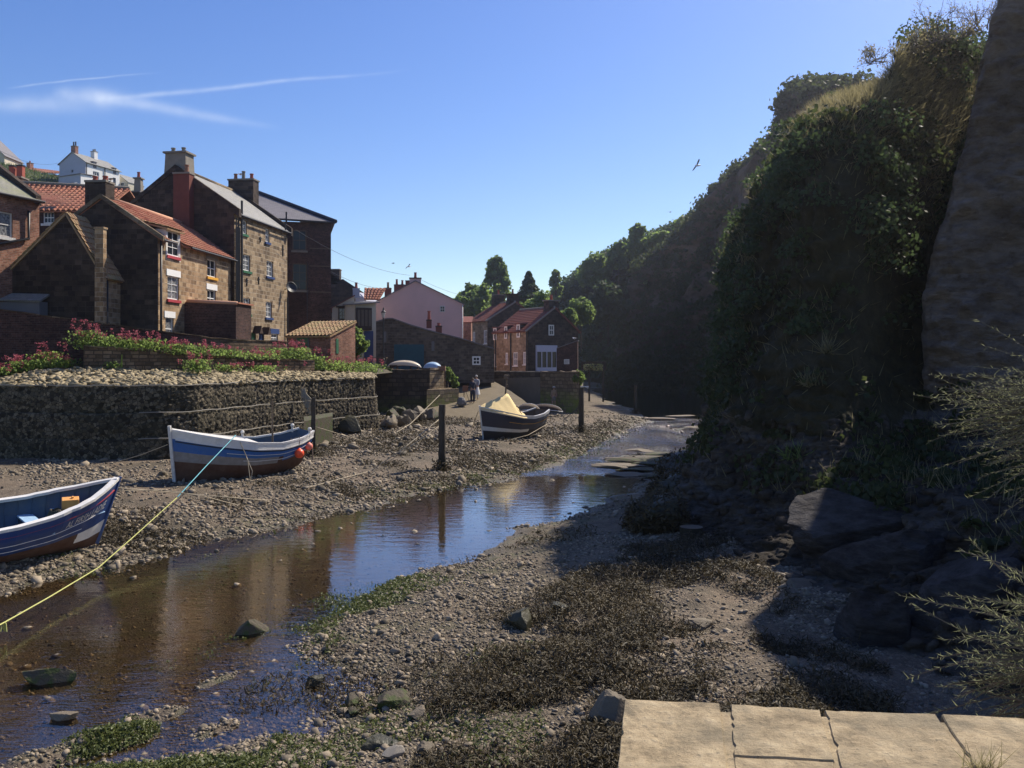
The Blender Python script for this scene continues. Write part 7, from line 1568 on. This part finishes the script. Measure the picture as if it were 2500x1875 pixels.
for k in range(7): a = random.random() * 6; m.tube([(0, 0, 0), (.05 * math.cos(a), .05 * math.sin(a), -.03), (.07 * math.cos(a), .06 * math.sin(a), -.14 - .05 * random.random())], .011, 4)
o = m.build('rope_knot', M['rope_green'], loc=C_); tag(o, 'frayed yellow knot on the mooring line at the left edge', 'knot')
rope('upper of two pale ropes leading right from the rowing boat bow', [b1.world((2.42, 0, 1.6)), P(430, 1203, 23.6), P(560, 1214, 24.6), G(660, 1222, .35)], .013, 'rope'); rope('lower of two pale ropes leading right from the rowing boat bow', [b1.world((2.42, 0, 1.5)), P(400, 1196, 23.2), P(500, 1212, 24), G(590, 1236, .3)], .012, 'rope')
rope('rope running down from the slipway buttress past the boulders', [P(1074, 964, 64), P(1003, 1034, 52), P(954, 1064, 48), G(840, 1118, .7)], .022, 'rope'); rope('pale rope from the black post down to the mud', [P(1072, 1024, 36.8), P(985, 1095, 34.5), G(905, 1150, .5), G(745, 1192, .5)], .02, 'rope')
rope('second pale rope from the black post, just under the first', [P(1072, 1040, 36.8), P(1000, 1092, 35), G(930, 1140, .5)], .014, 'rope')
rope('rope from the covered boat bow to its ground anchor', [b3.world((2.6, 0, 1.75)), G(1150, 1050, .7)], .02, 'rope'); rope('slack rope curving along the keel of the covered boat', [P(1335, 1036, 50.5), P(1290, 1062, 48), P(1230, 1078, 46.8), P(1170, 1086, 46), G(1130, 1086, .55), G(1110, 1078, .6)], .02, 'rope')
rope('two-part rope from the square post to the mud', [P(770, 1042, 38), P(857, 1068, 40.5), G(905, 1082, .8)], .016, 'rope'); rope('rope hanging in a loop down the side of the blue coble', [b2.pt(.38, 1, 1) and b2.world(b2.pt(.38, 1.02, 1)), P(604, 1120, 31.3), P(612, 1182, 31.0), P(616, 1150, 31.0), P(600, 1112, 31.3)], .013, 'rope')
rope('thin line from the coble bow along the foot of the basket wall', [P(408, 1086, 31), P(340, 1112, 33), G(270, 1132, .9)], .014, 'rope'); rope('dark chain trailing from the square post over the mud', [P(762, 1080, 37.8), G(764, 1130, .62), G(785, 1140, .6), G(810, 1128, .65), G(900, 1126, .65)], .03, 'darkwood')
e = empty('rope_coil', 'tangle of old rope hanging over the basket wall above the square post', 'rope', P(742, 950, 45.6)); m = MB()
for k in range(9): r_ = .12 + .05 * k % .3; m.tube([(random.random() * .3 - .15, -.35, .05), (.1 * k % .4, -.5, -.5), (.25 + .04 * k, -.5, -1.0 - .08 * k), (.1 + .05 * k, -.48, -.5), (0, -.35, 0)], .022, 4)
m.build('strands', M['rope'], e)
e = empty('anchor_stake', 'thin iron stake standing in the mud by the covered boat bow', 'stake', G(1165, 1074, .6)); m = MB(); m.tube([(0, 0, -.2), (0, 0, 1.0)], .02, 5); m.lathe((0, 0, -.1), [(.16, 0), (.1, .2), (0, .3)], 7); m.build('stake', M['black'], e)
e = empty('anchor_stake', 'leaning thin stake between the covered boat and the iron-capped post', 'stake', G(1377, 1046, .5)); m = MB(); m.tube([(0, 0, -.2), (0, 0, .6), (.8, 0, 1.25), (1.1, 0, 1.5)], .022, 5); m.build('stake', M['black'], e)
# lying weedy dinghy half hidden behind the covered boat
upturned('dark weedy upturned tender lying behind the covered boat', 1328, 1000, 66, 2.9, 1.1, .42, 5, 'darkwood'); upturned('tan upturned tender lying left of the dark one', 1290, 999, 64.5, 1.8, 1.1, .42, -4, 'wood')

# ------------------------------------------------------------------ lamp post, cables
b = P(936, 900, 68); e = empty('street_lamp', 'black street lamp with clear lantern in front of the pink house', 'street lamp', (b.x, b.y, 4.2)); zt = P(936, 748, 68).z - 4.2; zl = P(936, 764, 68).z - 4.2
m = MB(); m.tube([(0, 0, 0), (0, 0, .9), (0, 0, .95), (0, 0, zl)], [.10, .10, .065, .055], 10); m.build('post', M['black'], e); m = MB(); m.lathe((0, 0, zl - .38), [(.05, 0), (.10, .02), (.17, .40)], 6); ln_ = m.build('lantern', paint('lantern_glass', (.5, .5, .48), .2, .5), e)
m = MB(); m.lathe((0, 0, zl + .02), [(.20, 0), (.19, .05), (.06, .22), (.07, .26), (.02, .42), (0, .45)], 8); m.build('lantern_cap', M['black'], e)
for lab, a, b, s in (('upper overhead cable crossing from the top left', P(-40, 345, 60), P(150, 396, 100), .8), ('long overhead cable dropping to the pink house chimney', P(720, 560, 60), P(1000, 672, 84), .6), ('lower overhead cable between the brick house and the chimneys', P(806, 662, 66), P(952, 704, 90), .4), ('overhead cable leaving the pink house chimney to the right', P(1030, 684, 84), P(1180, 728, 108), .4)):
    rope(lab, [a, b], .012, 'black', 'overhead_cable', s)

# ------------------------------------------------------------------ people and easel
def limb_mesh(name, chains, mat, parent, sub=2):
    """chains: lists of (x,y,z,r) joined into one skinned surface; a chain may start with ('@',i) to branch from vertex i"""
    vs, es, rs = [], [], []
    for ch in chains:
        prev = None
        for q in ch:
            if q[0] == '@': prev = q[1]; continue
            vs.append(q[:3]); rs.append(q[3]); i = len(vs) - 1
            if prev is not None: es.append((prev, i))
            prev = i
    me = bpy.data.meshes.new(name); me.from_pydata(vs, es, []); me.materials.append(mat); o = bpy.data.objects.new(name, me); link(o, parent)
    sk = o.modifiers.new('skin', 'SKIN'); sk.use_smooth_shade = True
    me.skin_vertices[0].data.foreach_get if False else None
    if not me.skin_vertices: bpy.context.view_layer.update()
    for i, r in enumerate(rs): me.skin_vertices[0].data[i].radius = (r, r)
    me.skin_vertices[0].data[0].use_root = True
    ss = o.modifiers.new('sub', 'SUBSURF'); ss.levels = sub; ss.render_levels = sub; return o
M['skin'] = paint('skin', (.45, .27, .19), .6); M['hair'] = paint('brown_hair', (.10, .07, .05), .8); M['grey_hair'] = paint('grey_hair', (.45, .42, .38), .8)
M['navy_cloth'] = paint('navy_cloth', (.022, .026, .045), .9); M['white_cloth'] = paint('white_cloth', (.78, .78, .76), .9); M['tan_cloth'] = paint('tan_cloth', (.36, .25, .16), .9); M['grey_cloth'] = paint('grey_cloth', (.20, .19, .18), .9); M['pale_cloth'] = paint('pale_striped_cloth', (.42, .42, .44), .9)
def person(label, base, rz, h, shirt, legs, hair, armL, armR, lean=0.0, long=False, hat=None, shorts=False):
    e = empty('person', label, 'person', base, rz); k = h / 1.75
    def q(x, y, z, r): return (x * k, (y + lean * z * .2) * k, z * k, r * k)
    ch = [[q(0, 0, .95, .13), q(0, 0, 1.12, .12), q(0, -.01, 1.32, .15), q(0, 0, 1.45, .10), q(0, 0, 1.52, .055), q(0, .015, 1.58, .065), q(0, .03, 1.66, .092), q(0, .025, 1.73, .07)]]
    vi = 8
    for sx, arm in ((-1, armL), (1, armR)):
        ch.append([('@', 2), q(sx * .17, 0, 1.42, .058)] + [q(*a) for a in arm]); n_arm = len(arm) + 1; hand = arm[-1]; vi += n_arm; hi = vi - 1
        for fx in range(5):
            o_ = (fx - 2) * .018; ln = (.07, .085, .09, .085, .065)[fx] if fx else .05
            ch.append([('@', hi), q(hand[0] + o_, hand[1] + .03, hand[2] - .035, .009), q(hand[0] + o_ * 1.2, hand[1] + .045, hand[2] - .035 - ln, .008)]); vi += 2
        ch.append([('@', 0), q(sx * .10, 0, .86, .095), q(sx * .11, .015, .5, .062), q(sx * .11, -.01, .1, .042), q(sx * .11, .10, .04, .038)]); vi += 4
    limb_mesh('body', ch, M['skin'], e, 1)
    tp_ = [[q(0, 0, .93, .15), q(0, 0, 1.12, .145), q(0, -.01, 1.32, .175), q(0, 0, 1.45, .12)]]
    for sx, arm in ((-1, armL), (1, armR)): tp_.append([('@', 2), q(sx * .18, 0, 1.41, .075), q(*arm[0][:3], .066)] + ([q(*arm[1][:3], .052)] if len(arm) > 2 and not shorts else []))
    limb_mesh('shirt', tp_, M[shirt], e, 1); tr = [[q(0, 0, .98, .15), q(0, 0, .90, .14)]]
    for sx in (-1, 1): tr.append([('@', 1), q(sx * .10, 0, .80, .11), q(sx * .11, .015, .5 if not long else .52, .085)] + ([] if shorts else [q(sx * .11, 0, .12, .066)]))
    limb_mesh('trousers', tr, M[legs], e, 1)
    m = MB(); c = Vector(q(0, .03, 1.655, 0)[:3]); R = .105 * k
    m.lathe(c + Vector((0, -.012 * k, .0)), [(R * math.cos(a), R * 1.12 * math.sin(a)) for a in np.linspace(-.25, 1.5, 8)], 12); m.build('hair', M[hair], e, smooth=True)
    m = MB(); f = c + Vector((0, .092 * k, 0)); m.box(f + Vector((0, .012 * k, -.012 * k)), (.02 * k, .03 * k, .035 * k)); m.box(f + Vector((0, .002, -.05 * k)), (.04 * k, .012 * k, .01 * k))
    for sx in (-1, 1): m.box(f + Vector((sx * .03 * k, .0, .008 * k)), (.018 * k, .012 * k, .01 * k)); m.box(c + Vector((sx * .09 * k, 0, -.01)), (.02 * k, .03 * k, .05 * k))
    m.build('face', M['skin'], e)
    if hat: m = MB(); m.lathe(c + Vector((0, 0, .05 * k)), [(.19 * k, 0), (.115 * k, .01 * k), (.105 * k, .08 * k), (.02, .10 * k)], 14); m.build('hat', M[hat], e)
    return e
def slipz(X, Y): 
    return min(3.34, .75 + 2.55 * max(0, (Y - 61.0) / 15.5) ** .95) if Y > 61 else .6
def on_slip(px, py):
    for Y in np.arange(60, 80, .05):
        z = slipz(0, Y)
        if P(px, py, Y).z <= z: return Vector((P(px, py, Y).x, Y, z))
    return P(px, py, 70)
b = on_slip(1154, 985); print('painter', b)
hp = 62 / F * b.y
person('person in dark clothes with back turned standing at the easel', b, math.radians(35), hp, 'navy_cloth', 'navy_cloth', 'hair', [(-.24, .06, 1.16, .045), (-.20, .22, 1.08, .036), (-.16, .33, 1.16, .03)], [(.24, .02, 1.14, .045), (.25, .10, .92, .036), (.24, .14, .84, .03)])
b = on_slip(1163, 976); p2 = person('person in white and pale clothes just behind the painter', b, math.radians(150), 60 / F * b.y, 'pale_cloth', 'white_cloth', 'grey_hair', [(-.24, .02, 1.14, .045), (-.22, .16, .98, .036), (-.14, .22, .92, .03)], [(.24, .02, 1.14, .045), (.27, .06, .92, .036), (.26, .10, .84, .03)], long=True)
m = MB(); m.lathe((0, 0, .42), [(.30, 0), (.26, .25), (.19, .55), (.16, .62)], 12); m.build('skirt', M['white_cloth'], p2)
b = Vector((P(1352, 994, 71.2).x, 71.2, float(gh(P(1352, 994, 71.2).x, 71.2)) + .02)); b = P(1352, 994, 71.0)
person('person in tan shirt and shorts leaning on the rubble sea wall', b, math.radians(200), 46 / F * 71 + .12, 'tan_cloth', 'grey_cloth', 'hair', [(-.24, .02, 1.14, .045), (-.22, .14, .98, .036), (-.12, .20, .98, .03)], [(.24, .02, 1.14, .045), (.30, .04, .95, .036), (.22, .12, .90, .03)], shorts=True, hat='offwhite')
b = on_slip(1136, 984); e = empty('easel', 'wooden sketching easel holding a brown board beside the painter', 'easel', b, math.radians(20)); hz = 42 / F * b.y
m = MB(); 
for x, y in ((-.32, -.05), (.34, -.05), (0, .5)): m.tube([(x, y, 0), (x * .15, .05, hz * .72)], .018, 5)
m.build('leg', M['wood'], e); m = MB(); m.box((0, -.02, hz * .84), (.46, .05, hz * .34)); m.build('board', M['pot'], e)
b = on_slip(1130, 990); e = empty('rucksack', 'dark rucksack on the ground beside the easel', 'bag', b + Vector((-.1, -.3, .0))); m = MB(); m.lathe((0, 0, 0), [(.26, 0), (.34, .15), (.32, .42), (.2, .62), (.04, .68)], 10); m.box((.3, -.1, .18), (.22, .2, .3)); m.build('bag', M['grey_cloth'], e)

# ------------------------------------------------------------------ gulls
def gull(label, pos, rz, span, fly=True, roll=0.0, mat='white', group='gulls'):
    e = empty('seagull', label, 'bird', pos, 0, group, rot=(roll, 0, rz)); m = MB(); s = span / 1.3
    m.tube([(-.28 * s, 0, .02 * s), (-.15 * s, 0, 0), (0, 0, -.01 * s), (.14 * s, 0, .01 * s), (.22 * s, 0, .05 * s), (.27 * s, 0, .055 * s), (.33 * s, 0, .04 * s)], [.012 * s, .05 * s, .075 * s, .065 * s, .042 * s, .04 * s, .008 * s], 8)
    m.build('body', M[mat], e, smooth=True)
    for sd in (1, -1):
        w = MB()
        if fly: q = [(0, .05, .03), (.06, .3, .16), (.0, .5, .12), (-.14, .68, .04)]; r = [(-.12, .05, .02), (-.10, .3, .13), (-.14, .5, .10), (-.16, .68, .04)]
        else: q = [(.1, .05, .05), (0, .075, .045), (-.2, .06, .03), (-.36, .02, .02)]; r = [(.08, .05, -.04), (0, .07, -.05), (-.2, .05, -.02), (-.36, .015, .0)]
        w.grid([[Vector((a[0] * s, a[1] * s * sd, a[2] * s)), Vector((b[0] * s, b[1] * s * sd, b[2] * s))] for a, b in zip(q, r)]); w.grid([[Vector((a[0] * s, a[1] * s * sd, a[2] * s - .008)), Vector((b[0] * s, b[1] * s * sd, b[2] * s - .008))] for a, b in zip(q, r)]); w.build('wing', M['render_grey'] if not fly or mat == 'white' else M[mat], e)
    if not fly: l = MB(); l.tube([(0, .02 * s, -.06 * s), (0, .02 * s, -.2 * s)], .008, 4); l.tube([(0, -.02 * s, -.06 * s), (0, -.02 * s, -.2 * s)], .008, 4); l.build('legs', M['pot'], e)
    return e
gull('gull flying highest, in front of the cliff edge', P(1897, 268, 60), 1.2, 1.1, roll=.5, mat='render_grey'); gull('white gull gliding in the middle of the sky', P(1703, 404, 70), .3, 1.3, roll=-.6); gull('tiny white gull above the pink house chimney', P(998, 651, 110), .6, 1.3, roll=-.4); gull('tiny dark gull left of the one above the pink chimney', P(960, 643, 130), .6, 1.0, mat='black'); gull('speck of a gull low over the wooded skyline', P(1636, 518, 150), .6, 1.2, mat='black')
gull('gull standing on a chimney pot of the tall stone house', P(588, 425, 62.3), 2.6, 1.15, fly=False); gull('white gull perched on the roof of the brick lean-to', P(1403, 826, 80.5), 2.2, 1.3, fly=False); gull('white gull perched on the cottage chimney', P(270, 437, 44.8), 2.6, 1.1, fly=False); gull('gull resting on the grass below the white house', P(181, 447, 100), .4, 1.3, fly=False)
# fence rail on the cliff top
a = P(2012, 199, 106); e = empty('cliff_rail', 'short dark fence rail jutting from the cliff top', 'fence', a); m = MB(); m.tube([(0, 0, 0), (2.6, 0, 0)], .09, 5); m.tube([(.3, 0, -1.2), (.3, 0, .1)], .07, 5); m.build('rail', M['darkwood'], e)

# ------------------------------------------------------------------ thin haze volume added to imitate the sun's veiling glare
hz = bpy.data.materials.new('glare_haze'); hz.use_nodes = True; nt = hz.node_tree; nt.nodes.clear(); vo = nt.nodes.new('ShaderNodeVolumePrincipled'); ou = nt.nodes.new('ShaderNodeOutputMaterial'); nt.links.new(vo.outputs[0], ou.inputs['Volume'])
vo.inputs['Color'].default_value = (.93, .93, 1.0, 1); vo.inputs['Density'].default_value = .00042; vo.inputs['Anisotropy'].default_value = .82
m = MB(); m.b2((-320, -40, -2.2), (320, 340, 68)); o = m.build('haze', hz); o['kind'] = 'stuff'; o['label'] = 'thin haze added to imitate sun glare'; o['category'] = 'haze'
